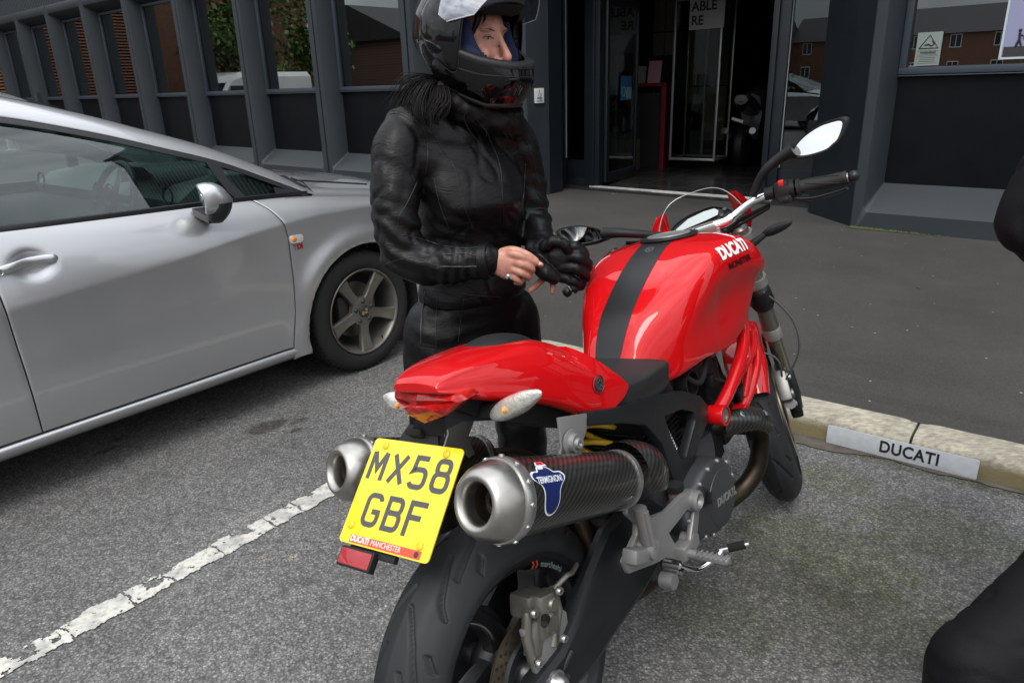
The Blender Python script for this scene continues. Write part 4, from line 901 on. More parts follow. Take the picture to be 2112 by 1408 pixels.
# far side greenhouse (seen through the glass)
mb = MB(); xs = [-3.0+i*.05 for i in range(56)]
mb.loft([[Vector((x, -gy(up(x))-.004, up(x)+.07)) for x in xs], [Vector((x, -gy(up(x)), up(x)-.02)) for x in xs]], False, False)
mb.loft([[Vector((x, -gy(belt(x)), belt(x)+.02)) for x in xs], [Vector((x, -side_y(x, belt(x)), belt(x)-.02)) for x in xs]], False, False)
mb.box((-1.62, .70, 1.17), (.08, .03, .42)); mb.box((-.62, .74, 1.04), (.05, .03, .16)); mb.box((-2.9, .68, 1.15), (.25, .03, .3)); mb.build('far_window_frames', plast, car)
mb = MB(); secs = []
for t in (0, .5, 1): secs.append([Vector((-3.1-.25*t, y_, 1.40-.36*t)) for y_ in (-.6, -.3, 0, .3, .6)])
mb.loft(secs, False, False); mb.build('rear_screen', cg, car)
# wheels
tyrem = mat('car_tyre', (.012, .012, .012), .75, bump=(200, .2), var=(12, .25)); alloy = mat('dusty_alloy', (.17, .16, .145), .42, .7, var=(7, .25)); dark = mat('wheel_dark', (.02, .019, .018), .6); disc = mat('brake_disc', (.13, .12, .11), .4, .8)
def car_wheel(x, side):
    wh = empty('wheel', (x, side*.86, .317), (0, 0, 0 if side < 0 else math.pi), parent=car)   # local -y outward
    pr = [(.205, .222), (.205, .285), (.190, .305), (.16, .314), (.10, .317), (.06, .3165), (.028, .312), (.012, .300), (.004, .285), (.0, .262), (.004, .240), (.012, .226), (.018, .218)]
    mb = MB(); mb.lathe(pr, (0, 0, 0), (0, 1, 0), 96); mb.build('tyre', tyrem, wh, True, 180)
    mb = MB(); n = 72     # tread blocks: shoulder notches
    for k in range(n):
        a = 2*math.pi*k/n; R_ = Matrix.Rotation(a, 3, 'Y'); mb.box(R_ @ Vector((0, .036, .3125)), (.0035, .038, .006), R_)
    for yy in (.07, .11, .15): mb.lathe([(-.004, .3178), (.004, .3178)], (0, yy, 0), (0, 1, 0), 96)
    mb.build('tread_grooves', gapm, wh, False)
    mb = MB(); mb.lathe([(.018, .219), (.008, .2245), (.004, .224), (.003, .218), (.010, .212), (.03, .206), (.07, .196), (.16, .190)], (0, 0, 0), (0, 1, 0), 96)
    rm = mb.build('rim', alloy, wh, True, 180)
    mb = MB()
    for k in range(5):
        a = math.radians(90+72*k+180)
        secs = []
        for r_, w_, o_, th in ((.048, .040, .022, .035), (.075, .029, .020, .03), (.11, .0265, .022, .03), (.15, .029, .020, .03), (.185, .034, .014, .03), (.207, .039, .010, .03)):
            c = Vector((math.cos(a)*r_, 0, math.sin(a)*r_)); tn = Vector((-math.sin(a), 0, math.cos(a)))
            secs.append([c+tn*w_*.92+Vector((0, o_+th, 0)), c+tn*w_+Vector((0, o_+.008, 0)), c+tn*w_*.84+Vector((0, o_+.0, 0)), c+tn*w_*.30+Vector((0, o_+.0015, 0)), c-tn*w_*.30+Vector((0, o_+.0015, 0)), c-tn*w_*.84+Vector((0, o_+.0, 0)), c-tn*w_+Vector((0, o_+.008, 0)), c-tn*w_*.92+Vector((0, o_+th, 0))])
        mb.loft(grid_smooth(secs, 3, 1), True, True)
    mb.lathe([(.02, .0), (.018, .062), (.022, .075), (.045, .078)], (0, 0, 0), (0, 1, 0), 40); mb.build('spokes', alloy, wh, True, 35)
    mb = MB()
    for k in range(5):
        a = math.radians(90+72*k); mb.lathe([(.010, .0), (.010, .008), (.014, .0115), (.03, .0125)], (math.cos(a)*.054, 0, math.sin(a)*.054), (0, 1, 0), 14)
    build_each(mb, 'wheel_bolt', mat('bolt_dark', (.06, .057, .052), .45, .6), wh, True, 50)
    mb = MB(); mb.lathe([(.011, .0), (.011, .026), (.014, .031), (.03, .032)], (0, 0, 0), (0, 1, 0), 32); hb = mb.build('hub_cap', mat('hub_dark', (.045, .038, .032), .45, .3), wh, True, 50)
    mb = MB()   # emblem: slanted bars forming an S shape
    for pts in ([(-.014, -.016), (-.004, -.016), (-.004, -.006), (-.020, -.002), (-.020, -.010)], [(.014, .016), (.004, .016), (.004, .006), (.020, .002), (.020, .010)], [(-.018, .004), (.000, .000), (.018, -.004), (.018, -.010), (.006, -.012), (-.0, -.006), (-.018, -.000)]):
        mb.prism([(a_, b_) for a_, b_ in pts], .0012, (0, .0112, 0), basis((1, 0, 0), (0, 0, 1), (0, -1, 0)))
    mb.build('emblem', mat('emblem_gold', (.34, .30, .19), .4, .5), wh, False)
    mb = MB(); mb.lathe([(.10, .0), (.10, .145), (.12, .145)], (0, 0, 0), (0, 1, 0), 48); mb.lathe([(.06, .0), (.062, .075), (.10, .08)], (0, 0, 0), (0, 1, 0), 32); mb.build('brake_disc', disc, wh, True, 40)
    mb = MB(); mb.lathe([(.15, .0), (.15, .19)], (0, 0, 0), (0, 1, 0), 48); mb.box((-.10, .09, .02), (.07, .08, .16), None, .02); mb.build('brake_back', dark, wh, True, 40)
    mb = MB(); mb.tube([(.10, .010, -.172), (.085, -.001, -.150)], .004, 8); mb.build('valve', gapm, wh)
    return wh
for x in (0, -2.578):
    for s_ in (-1, 1): car_wheel(x, s_)
# wheel-arch liners
for x in (0, -2.578):
    mb = MB(); mb.loft([[Vector((x+r_*math.cos(math.radians(a)), y_, .305+r_*math.sin(math.radians(a)))) for a in range(-20, 201, 6)] for y_, r_ in ((-.865, .368), (-.62, .374), (-.62, .05))], False, False); mb.build('arch_liner', gapm, car)

tag(car, group='silver hatchbacks')
other = copy_tree(car); other.location = tuple(inb(-6.9, -5.0, 0)); other.rotation_euler = (0, 0, FZ+math.radians(8)); tag(other, 'silver hatchback standing across the car park behind the photographer')
# ------------------------------------------------------------------ red naked motorcycle, leaning on its stand
BY, BL_ = 0.6809, 0.2008
bike = empty('motorcycle', (0.0104, 1.1198, 0), (-BL_, 0, math.pi/2-BY), 'red naked motorcycle with black stripe and twin carbon silencers in the foreground', 'motorcycle')
fwv = Vector((math.sin(BY), math.cos(BY), 0)); lfv = Vector((-math.cos(BY), math.sin(BY), 0))
l2 = lfv*math.cos(BL_)-Vector((0, 0, 1))*math.sin(BL_); u2 = lfv*math.sin(BL_)+Vector((0, 0, 1))*math.cos(BL_)
BM = Matrix((fwv, l2, u2)); BO = Vector((0.0104, 1.1198, 0))
def bloc(P): return BM @ (Vector(P)-BO)
def bdir(v): return BM @ Vector(v)
redp = mat('red_paint', (.50, .003, .005), .50, 0, coat=.9, coatr=.012, spec=.08)
stripe = mat('satin_black', (.012, .012, .013), .38, spec=.5)
blkp = mat('textured_black', (.0095, .0095, .0105), .50, bump=(700, .25), spec=.35); blks = mat('black_casting', (.0095, .0105, .012), .42, bump=(350, .12), var=(9, .15), spec=.4)
rub = mat('tyre_rubber', (.0125, .0135, .015), .60, var=(14, .25), bump=(400, .1), spec=.4); rubd = mat('groove_dark', (.004, .004, .004), .9)
steel = mat('brushed_steel', (.40, .385, .355), .32, 1.0, var=(26, .10), bump=(150, .06)); steeld = mat('burnt_steel', (.055, .043, .033), .48, 1.0, var=(9, .35))
alum = mat('cast_aluminium', (.25, .25, .245), .46, .55, bump=(420, .15), var=(8, .08)); alumd = mat('dark_aluminium', (.060, .063, .068), .42, .55, bump=(420, .12)); chrome = mat('chrome', (.80, .80, .80), .08, 1.0)
forkm = mat('fork_grey', (.17, .165, .14), .32, .7); seatm = mat('seat_vinyl', (.014, .014, .015), .62, bump=(1100, .35)); boltm = mat('bolt_steel', (.45, .45, .44), .3, .9)
def part(mb, name, m, smooth=True, angle=40, parent=None, label=None): return mb.build(name, m, parent or bike, smooth, angle, label)
def each(mb, name, m, parent=None, smooth=True, angle=40): return build_each(mb, name, m, parent or bike, smooth, angle)
def hexbolt(mb, c, ax, r=.008, h=.006):
    ax = Vector(ax).normalized(); mb.lathe([(0, r*1.15), (h*.7, r*1.15), (h, r*.9), (h, r*.45), (h*.4, r*.42), (h*.4, 0)], c, ax, 14)
# ---- tyres
def tyre_mesh(R, hw, rimr, rimw, grooves, per, depth=.005, na=900, nc=64, gw=.0032):
    """cross-section param s in [-1,1] over the crown and walls"""
    mb = MB(); secs = []
    def prof(s):
        a = abs(s); sg_ = 1 if s >= 0 else -1
        tab = [(0, 0, R), (.25, hw*.40, R-.0085), (.45, hw*.70, R-.026), (.60, hw*.90, R-.046), (.70, hw*1.0, R-.066), (.80, hw*.985, R-.078), (.90, hw*.90, rimr+.006), (1.0, rimw, rimr-.004)]
        y, r = lerp_tab(tab, a); return sg_*y, r
    segs = []
    for pl in grooves:
        for i in range(len(pl)-1): segs.append((pl[i], pl[i+1]))
    P = 2*math.pi/per
    P0 = [prof(-1+2*j/nc) for j in range(nc+1)]
    gy_ = [p[0] for p in P0]
    base = []
    nper = na//per
    for i in range(nper):
        th = P*i/nper; row = []
        for y, r in P0:
            d = 1
            if r > R-.052:
                for (t1, y1), (t2, y2) in segs:
                    for off in (-P, 0, P):
                        ax_, ay = (t1+off)*R, y1; bx_, by = (t2+off)*R, y2; px_ = th*R
                        vx, vy = bx_-ax_, by-ay; L2 = vx*vx+vy*vy; t_ = max(0, min(1, ((px_-ax_)*vx+(y-ay)*vy)/L2))
                        dd = math.hypot(px_-ax_-t_*vx, y-ay-t_*vy)
                        if dd < d: d = dd
            g = depth*(.5+.5*math.cos(math.pi*d/gw)) if d < gw else 0
            row.append((y, r-g))
        base.append(row)
    for k in range(per):
        for i in range(nper):
            a = P*k+P*i/nper; c_, s_ = math.cos(a), math.sin(a)
            secs.append([Vector((r*c_, y, r*s_)) for y, r in base[i]])
    secs = [s for s in secs]
    mb.loft(secs, False, False, True); return mb
def dg(*p): return [(math.radians(a), y) for a, y in p]
gr = [dg((0, .006), (5, .020), (11, .034), (19, .045), (26, .052)), dg((7, -.004), (12, -.020), (18, -.034), (26, -.045), (33, -.052)), dg((20, .022), (27, .036), (36, .050), (40, .062)), dg((27, -.022), (34, -.036), (43, -.050), (47, -.062)), dg((13, .058), (18, .068)), dg((20, -.058), (25, -.068))]
rw = empty('rear_wheel', (0, 0, .312), parent=bike)
part(tyre_mesh(.312, .080, .2215, .062, gr, 9, .0085, 1170, 84, .0058), 'tyre', rub, True, 180, rw)
def rim_mb(hw, r): 
    mb = MB(); mb.lathe([(-hw, r-.006), (-hw-.004, r), (-hw-.002, r+.004), (-hw+.004, r+.002), (-hw+.010, r-.010), (-hw+.03, r-.022), (0, r-.028), (hw-.03, r-.022), (hw-.010, r-.010), (hw-.004, r+.002), (hw+.002, r+.004), (hw+.004, r), (hw, r-.006), (hw-.01, r-.018), (0, r-.034), (-hw+.01, r-.018), (-hw, r-.006)], (0, 0, 0), (0, 1, 0), 128); return mb
rimm = mat('rim_black', (.011, .011, .012), .30, spec=.5, coat=.3)
part(rim_mb(.060, .2185), 'rim', rimm, True, 60, rw)
def spokes(n, r0, r1, hw, y0, tw):
    mb = MB()
    for k in range(n):
        a = 2*math.pi*k/n+.35; secs = []
        for t in (0, .25, .5, .75, 1.0):
            r_ = r0+(r1-r0)*t; aa = a+tw*t; c = Vector((math.cos(aa)*r_, y0+.0*t, math.sin(aa)*r_)); tn = Vector((-math.sin(aa), 0, math.cos(aa))); w_ = .030-.018*math.sin(t*2.4)+.010*t; d_ = hw*(.55+.45*t)
            secs.append([c+tn*w_*x+Vector((0, d_*y, 0)) for x, y in ((-1, -.8), (-.6, -1), (.6, -1), (1, -.8), (1, .8), (.6, 1), (-.6, 1), (-1, .8))])
        mb.loft(grid_smooth(secs, 3, 1))
    return mb
mb = spokes(5, .04, .196, .030, 0, .45); mb.lathe([(-.05, 0), (-.05, .045), (-.03, .058), (.03, .058), (.05, .045), (.05, 0)], (0, 0, 0), (0, 1, 0), 40); part(mb, 'spokes', rimm, True, 45, rw)
mb = MB(); mb.lathe([(-.070, .122), (-.070, .085), (-.075, .085), (-.075, .122), (-.070, .122)], (0, 0, 0), (0, 1, 0), 72)
part(mb, 'brake_disc', mat('disc_bronze', (.20, .17, .12), .32, .9), True, 40, rw)
mb = MB()
for k in range(30):
    a = k*2*math.pi/30
    for r_, o_ in ((.092, 0), (.103, .07), (.114, .14)): mb.lathe([(-.0755, 0), (-.0755, .0036)], (math.cos(a+o_)*r_, 0, math.sin(a+o_)*r_), (0, 1, 0), 8)
part(mb, 'disc_holes', rubd, False, 40, rw)
mb = MB(); mb.lathe([(-.072, .088), (-.080, .080), (-.080, .062), (-.068, .055)], (0, 0, 0), (0, 1, 0), 48); part(mb, 'disc_carrier', blks, True, 40, rw)
# tyre wall lettering
mb = MB(); text_mb('marchesini', .017, .0002, .0003, align='LEFT', mb=mb); 
def wrapface(mb0, a0, r0, y0, sgn):
    o = MB(); vs = []
    for x, y, z in mb0.v:
        a = a0-x/r0; r = r0+y; vs.append((r*math.cos(a), y0-z, r*math.sin(a)))
    o.add(vs, mb0.f); return o
part(wrapface(mb, math.radians(62), .207, -.0635, 1), 'rim_lettering', mat('decal_grey', (.16, .20, .20), .5), False, 40, rw)
mb = MB()
for x_ in (-.030, -.018): mb.prism([(x_, -.007), (x_+.005, -.007), (x_+.010, 0), (x_+.005, .007), (x_, .007), (x_+.005, 0)], .0003)
part(wrapface(mb, math.radians(62), .207, -.0635, 1), 'rim_arrow_decal', mat('decal_red', (.42, .05, .03), .5), False, 40, rw)
# ---- rear caliper
mb = MB(); C0 = Vector((.015, -.100, .425))
def off(c, d): return tuple(C0+Vector(c))
mb.box(off((.015, -.008, .012), 0), (.058, .034, .085), Matrix.Rotation(.25, 3, 'Y'), .009); mb.box(off((.012, .022, .03), 0), (.06, .05, .045), Matrix.Rotation(.25, 3, 'Y'), .008)
mb.box(off((-.018, -.004, -.02), 0), (.03, .026, .07), Matrix.Rotation(.5, 3, 'Y'), .007); mb.lathe([(-.03, 0), (-.03, .016), (-.026, .020), (.0, .021)], off((.012, 0, -.002), 0), (0, 1, 0), 24); mb.lathe([(-.03, 0), (-.03, .012), (-.026, .015), (.0, .016)], off((.028, 0, .028), 0), (0, 1, 0), 20)
mb.tube([off((-.03, -.01, .045), 0), off((-.045, -.01, .0), 0), off((-.040, -.008, -.055), 0)], [.010, .011, .010], 10); mb.tube([off((.045, -.015, .05), 0), off((.052, -.015, .0), 0), off((.02, -.01, -.06), 0)], [.009, .008, .010], 10)
cal = part(mb, 'brake_caliper', mat('caliper_grey', (.22, .21, .18), .38, .8, bump=(300, .15), var=(15, .15)), True, 40)
mb = MB()
for c in ((-.030, -.024, .045), (.045, -.028, .048), (-.040, -.020, -.055), (.03, -.03, -.045)): hexbolt(mb, off(c, 0), (0, -1, 0), .0075, .009)
each(mb, 'caliper_bolt', boltm, cal)
mb = MB(); mb.tube([off((-.005, -.03, .02), 0), off((-.028, -.045, .026), 0)], [.009, .007], 10); mb.tube([off((-.03, -.005, -.10), 0), off((.02, -.03, -.125), 0)], [.016, .014], 12); mb.tube([off((.02, -.02, -.115), 0), off((.05, -.03, -.085), 0)], [.009, .007], 10); each(mb, 'rubber_boot', blkp, cal)
mb = MB(); mb.tube(spline([off((.045, -.02, .05), 0), off((.075, -.03, .062), 0), off((.11, -.015, .045), 0), off((.16, .01, .03), 0)], 6), .005, 8); part(mb, 'brake_hose', mat('braided_hose', (.22, .21, .19), .4, .6, bump=(900, .6)), True, 60)
mb = MB(); mb.prism([(-.055, .02), (-.04, -.10), (.02, -.135), (.07, -.09), (.075, -.02), (.05, .01)], .012, tuple(C0+Vector((0, -.002, -.0))), basis((1, 0, 0), (0, 0, 1), (0, -1, 0)), .004); part(mb, 'caliper_bracket', alum, True, 40)
# ---- swing arm
def arm(sgn):
    mb = MB(); pts = [(.60, .415), (.56, .44), (.46, .470), (.339, .500), (.262, .496), (.205, .458), (.120, .405), (.04, .356), (-.045, .345), (-.060, .312), (-.045, .275), (.02, .262), (.072, .252), (.13, .248), (.219, .268), (.349, .288), (.46, .325), (.60, .350)]
    def lay(y, k):
        cx = [p for p in pts]; o = []
        for i, (x, z) in enumerate(pts):
            mz = .30+.11*max(0, min(1, (x)/.6)); o.append(Vector((x+(.27-x)*.0, sgn*y, mz+(z-mz)*k)))
        return o
    mb.loft([lay(.088, .80), lay(.092, .96), lay(.108, 1.0), lay(.122, .93), lay(.130, .70), lay(.1265, .34)], True, True)
    return mb
part(arm(-1), 'swing_arm', blks, True, 28); part(arm(1), 'swing_arm', blks, True, 28)
mb = MB(); mb.lathe([(-.155, 0), (-.155, .012), (-.150, .017), (-.135, .022), (-.135, .026), (.135, .026), (.14, .02), (.15, 0)], (0, 0, .312), (0, 1, 0), 24); part(mb, 'rear_axle', boltm, True, 40)
mb = MB(); mb.lathe([(.078, .0), (.078, .094), (.084, .096), (.084, .0)], (0, 0, .312), (0, 1, 0), 60); mb.tube([(0, .085, .405), (.55, .085, .46)], .010, 6, flat=.7); mb.tube([(0, .085, .219), (.55, .085, .35)], .010, 6, flat=.7); part(mb, 'chain_and_sprocket', alumd, True, 40)
# ---- silencers
carbon = bpy.data.materials.new('carbon_weave'); carbon.use_nodes = True
def carbon_nodes():
    t = carbon.node_tree; p = t.nodes['Principled BSDF']; L = t.links.new
    uv = t.nodes.new('ShaderNodeUVMap'); uv.uv_map = 'uv'; sp = t.nodes.new('ShaderNodeSeparateXYZ'); L(uv.outputs[0], sp.inputs[0])
    def M(op, a, b=None):
        n = t.nodes.new('ShaderNodeMath'); n.operation = op
        for k, v in enumerate((a, b)):
            if v is None: continue
            if isinstance(v, (int, float)): n.inputs[k].default_value = v
            else: L(v, n.inputs[k])
        return n.outputs[0]
    u = M('MULTIPLY', sp.outputs[0], 1/.0018*.5); v = M('MULTIPLY', sp.outputs[1], 1/.0018*.5)
    fu = M('FLOOR', u); fv = M('FLOOR', v); s = M('ADD', fu, fv); md = M('MODULO', M('ADD', s, 4000), 4); tw = M('LESS_THAN', md, 2)
    r = t.nodes.new('ShaderNodeMixRGB'); r.inputs[1].default_value = (.006, .006, .006, 1); r.inputs[2].default_value = (.034, .032, .027, 1); L(tw, r.inputs[0]); L(r.outputs[0], p.inputs['Base Color'])
    rr = t.nodes.new('ShaderNodeMapRange'); rr.inputs[3].default_value = .5; rr.inputs[4].default_value = .3; L(tw, rr.inputs[0]); L(rr.outputs[0], p.inputs['Roughness'])
    p.inputs['Coat Weight'].default_value = .5; p.inputs['Coat Roughness'].default_value = .10; p.inputs['Metallic'].default_value = .3
carbon_nodes()
def cyl_uv(o, A, ax, u_, v_, R):
    me = o.data; lay = me.uv_layers.new(name='uv')
    for p in me.polygons:
        an = []
        for li in p.loop_indices:
            q = me.vertices[me.loops[li].vertex_index].co-A; an.append((q.dot(ax), math.atan2(q.dot(v_), q.dot(u_))))
        m0 = an[0][1]
        for li, (h, a) in zip(p.loop_indices, an):
            while a-m0 > math.pi: a -= 2*math.pi
            while a-m0 < -math.pi: a += 2*math.pi
            lay.data[li].uv = (h, a*R)
def can(A, B, name_label, logo):
    """A rear end, B front end"""
    A = Vector(A); B = Vector(B); ax = (A-B).normalized(); L = (A-B).length; up_ = (Vector((0, 0, 1))-ax*ax.z).normalized(); sd_ = ax.cross(up_)
    ru, rs = .066, .062   # slightly taller than wide
    root = empty('silencer', (0, 0, 0), parent=bike, label=name_label)
    def ringp(h, k, n=56): return [B+ax*h+up_*math.cos(2*math.pi*j/n)*ru*k+sd_*math.sin(2*math.pi*j/n)*rs*k for j in range(n)]
    mb = MB(); mb.loft([ringp(h, k) for h, k in ((.0, .80), (.01, .86), (L*.25, .895), (L*.5, .93), (L*.75, .965), (L-.018, 1.0))], True, True)
    o = part(mb, 'carbon_sleeve', carbon, True, 40, root); cyl_uv(o, B, ax, up_, sd_, .064)
    mb = MB(); mb.loft([ringp(h, k) for h, k in ((L-.036, 1.0), (L-.036, 1.035), (L-.032, 1.045), (L-.018, 1.045), (L-.014, 1.02), (L-.014, .98))], True, False)
    mb2 = MB(); mb2.loft([ringp(h, k) for h, k in ((.012, .86), (.012, .89), (.024, .893), (.024, .86))], True, False); part(mb2, 'clamp_band', boltm, True, 40, root)
    cb = part(mb, 'clamp_band', boltm, True, 40, root)
    mb = MB()
    for j in range(12):
        a = 2*math.pi*j/12; c = B+ax*(L-.025)+(up_*math.cos(a)*ru+sd_*math.sin(a)*rs)*1.045; hexbolt(mb, c, up_*math.cos(a)+sd_*math.sin(a), .0042, .003)
    each(mb, 'rivet', boltm, root)
    mb = MB(); mb.loft([ringp(h, k) for h, k in ((L-.016, .985), (L-.010, .985), (L+.003, .955), (L+.017, .89), (L+.028, .80), (L+.035, .70), (L+.037, .62), (L+.034, .54), (L+.022, .48), (L+.006, .45), (L-.01, .44))], True, False)
    part(mb, 'end_cap', steel, True, 60, root)
    mb = MB(); mb.loft([ringp(h, k) for h, k in ((L+.006, .445), (L-.0, .41), (L-.03, .39), (L-.03, .24), (L-.012, .235), (L-.012, .20), (L-.06, .19))], True, False); part(mb, 'outlet', steeld, True, 50, root)
    mb = MB(); mb.loft([ringp(h, k) for h, k in ((L-.055, .2), (L-.056, .001))], True, False); part(mb, 'baffle', rubd, False, 40, root)
    if logo:
        # shield sticker wrapped round the sleeve
        a0, h0 = logo
        def wrap(x, y, dz):
            a = a0+y/.064; h = h0-x; return B+ax*h+(up_*math.cos(a)*ru+sd_*math.sin(a)*rs)*(.86+.14*h/L+dz/.064)
        def patch(poly, dz, nm, m_):
            # fill with a fine grid so that it follows the curve
            bm = bmesh.new(); vs = [bm.verts.new((x, y, 0)) for x, y in poly]; f = bm.faces.new(vs)
            bmesh.ops.triangulate(bm, faces=[f]);
            for _ in range(4):
                es = [e for e in bm.edges if e.calc_length() > .006]
                if es: bmesh.ops.subdivide_edges(bm, edges=es, cuts=1); bmesh.ops.triangulate(bm, faces=[f for f in bm.faces if len(f.verts) > 3])
            mb = MB(); bm.verts.index_update(); mb.add([wrap(v.co.x, v.co.y, dz) for v in bm.verts], [[v.index for v in f.verts] for f in bm.faces]); bm.free(); return part(mb, nm, m_, True, 180, root)
        S = 1.0
        sh0 = [(-.036, .030), (-.034, .018), (-.020, .005), (-.016, -.010), (-.017, -.035), (-.012, -.052), (.000, -.060), (.012, -.054), (.020, -.035), (.024, -.010), (.034, .004), (.042, .012), (.044, .022), (.036, .031), (.022, .032), (.014, .042), (.0, .050), (-.012, .047), (-.018, .036), (-.028, .036)]
        shs = [(p.x, p.y) for p in spline([Vector((x*1.12, y*.78, 0)) for x, y in sh0], 4, True)]
        cx, cy = .003, -.005; inn = [(cx+(x-cx)*.90, cy+(y-cy)*.92) for x, y in shs]
        patch(shs, .0008, 'sticker_border', mat('sticker_white', (.62, .66, .70), .3)); patch(inn, .0014, 'sticker_shield', mat('sticker_navy', (.008, .016, .085), .3))
        patch([(-.013, .040), (-.008, .046), (.010, .046), (.016, .036), (.004, .036), (.0, .030), (-.013, .030)], .0019, 'sticker_emblem_white', mat('sticker_white2', (.65, .66, .7), .3)); patch([(-.010, .039), (.012, .039), (.008, .045), (-.006, .045)], .0024, 'sticker_emblem_red', mat('sticker_red', (.55, .01, .03), .3))
        mb0 = text_mb('TERMIGNONI', .0150, .0002, .0003, sx=.74, space=1.0, c=(.004, .011, 0)); vs = [wrap(x, y, .0020+z*.2) for x, y, z in mb0.v]; mb = MB(); mb.add(vs, mb0.f); part(mb, 'sticker_lettering', MATS['sticker_white'], False, 40, root)
    return root
can((-.141, -.2035, .7655), (.235, -.194, .632), 'right silencer with blue and white shield sticker', (-1.22, .320))
can((-.066, .250, .732), (.270, .215, .615), 'left silencer behind the number plate', None)
# pipes behind
def btube(name, pts, r, m_, n=14, sp=8, flat=1.0): mb = MB(); mb.tube(spline(pts, sp), r, n, True, flat); return part(mb, name, m_, True, 60)
for s_ in (-1, 1): btube('link_pipe', [(.26, s_*.192, .622), (.33, s_*.17, .60), (.37, s_*.12, .55), (.385, s_*.06, .45), (.36, 0, .33)], .024, steeld)
btube('collector_pipe', [(.30, -.03, .30), (.42, -.05, .265), (.55, -.05, .26), (.72, -.03, .27), (.9, -.02, .30)], .045, steeld)
mb = MB(); R_ = Vector((.300, -.185, .612)); a_ = Vector((.94, 0, -.34)).normalized()
mb.lathe([(-.06, .068), (-.02, .072), (.02, .066), (.035, .052)], R_, a_, 32, False, -.3, 2.7); o = part(mb, 'carbon_guard', carbon, True, 50); cyl_uv(o, R_, a_, a_.orthogonal().normalized(), a_.cross(a_.orthogonal().normalized()), .064)
# ---- number plate (yellow, measured from its own perspective)
PC = bloc((-.210, 1.151, .702)); PR = bdir((.792, -.586, .171)).normalized(); PU = bdir((.311, .630, .712)); PU = (PU-PR*PU.dot(PR)).normalized(); PN = PR.cross(PU)
plt = empty('number_plate', tuple(PC), (0, 0, 0), parent=bike, label='yellow number plate reading MX58 GBF'); plt.rotation_euler = basis(PR, PU, PN).to_euler()
yel = mat('plate_yellow', (.78, .60, .010), .28, coat=.6, coatr=.05)
mb = MB(); mb.prism(rrect(.229, .203, .009), .003, (0, 0, 0), None, .0007); part(mb, 'plate_sheet', yel, True, 30, plt)
def ribbon(mb, pts, w_, z=.0034, closed=False, th=.0005):
    P = [Vector((x, y, 0)) for x, y in pts]; n = len(P); L = []; Rr = []
    for i in range(n):
        a = P[(i-1) % n] if (i > 0 or closed) else None; c = P[(i+1) % n] if (i < n-1 or closed) else None
        d1 = (P[i]-a).normalized() if a is not None else None; d2 = (c-P[i]).normalized() if c is not None else None
        d1 = d1 or d2; d2 = d2 or d1; t = (d1+d2); t = t.normalized() if t.length > .2 else d1
        nn = Vector((-t.y, t.x, 0)); k = 1/max(.45, abs(nn.dot(Vector((-d1.y, d1.x, 0))))); L.append(P[i]+nn*w_/2*k+Vector((0, 0, z))); Rr.append(P[i]-nn*w_/2*k+Vector((0, 0, z)))
    k = len(mb.v); mb.add(L+Rr, [(i, (i+1) % n, n+(i+1) % n, n+i) for i in range(n if closed else n-1)])
def arcp(cx, cy, rx, ry, a0, a1, n=8): return [(cx+rx*math.cos(math.radians(a0+(a1-a0)*k/n)), cy+ry*math.sin(math.radians(a0+(a1-a0)*k/n))) for k in range(n+1)]
S_ = .010; CW, CH = .044-S_, .064-S_
def glyph(ch):
    w2, h2 = CW/2, CH/2; r = .011
    if ch == 'M': return [([(-w2, -h2), (-w2, h2)], 0), ([(-w2+.001, h2), (0, -.006), (w2-.001, h2)], 0), ([(w2, h2), (w2, -h2)], 0)]
    if ch == 'X': return [([(-w2, -h2), (w2, h2)], 0), ([(-w2, h2), (w2, -h2)], 0)]
    if ch == '5': return [([(w2-.002, h2), (-w2+.004, h2), (-w2+.002, .003)]+arcp(-.002, -.004, w2, .0095, 150, 90, 3)+arcp(w2-r, .0055-r, r, r, 90, 0)+arcp(w2-r, -h2+r, r, r, 0, -90)+arcp(-w2+r*.9, -h2+r, r, r, 270, 200), 0)]
    if ch == '8':
        k = w2-.0025
        return [(arcp(k-.009, h2-.009, .009, .009, 90, 0)+arcp(k-.009, .0035+.009, .009, .009, 0, -90)+arcp(-k+.009, .0035+.009, .009, .009, 270, 180)+arcp(-k+.009, h2-.009, .009, .009, 180, 90), 1), (arcp(w2-r, .0035-r, r, r, 90, 0)+arcp(w2-r, -h2+r, r, r, 0, -90)+arcp(-w2+r, -h2+r, r, r, 270, 180)+arcp(-w2+r, .0035-r, r, r, 180, 90), 1)]
    if ch == 'G': return [(arcp(w2-r, h2-r, r, r, 10, 90)+arcp(-w2+r, h2-r, r, r, 90, 180)+arcp(-w2+r, -h2+r, r, r, 180, 270)+arcp(w2-r, -h2+r, r, r, 270, 360)+[(w2, -.003)], 0), ([(w2+.004, -.003), (.000, -.003)], 0)]
    if ch == 'B': return [([(-w2, -h2-.005), (-w2, h2+.005)], 0), ([(-w2, h2)]+arcp(w2-.0105, h2-.0095, .0095, .0095, 90, 0)+arcp(w2-.0105, .002+.0095, .0095, .0095, 0, -90)+[(-w2, .002)], 0), ([(-w2, .002)]+arcp(w2-r, .002-r, r, r, 90, 0)+arcp(w2-r, -h2+r, r, r, 0, -90)+[(-w2, -h2)], 0)]
    if ch == 'F': return [([(-w2, -h2-.005), (-w2, h2+.005)], 0), ([(-w2, h2), (w2+.004, h2)], 0), ([(-w2, .002), (w2-.004, .002)], 0)]
pinkc = mat('plate_ink', (.045, .045, .042), .32, coat=.4)
mb = MB(); zz = .0034
for i, ch in enumerate('MX58'):
    for pts, cl in glyph(ch): ribbon(mb, [(x-.0825+i*.055, y+.0475) for x, y in pts], S_, zz, bool(cl)); zz += .00002
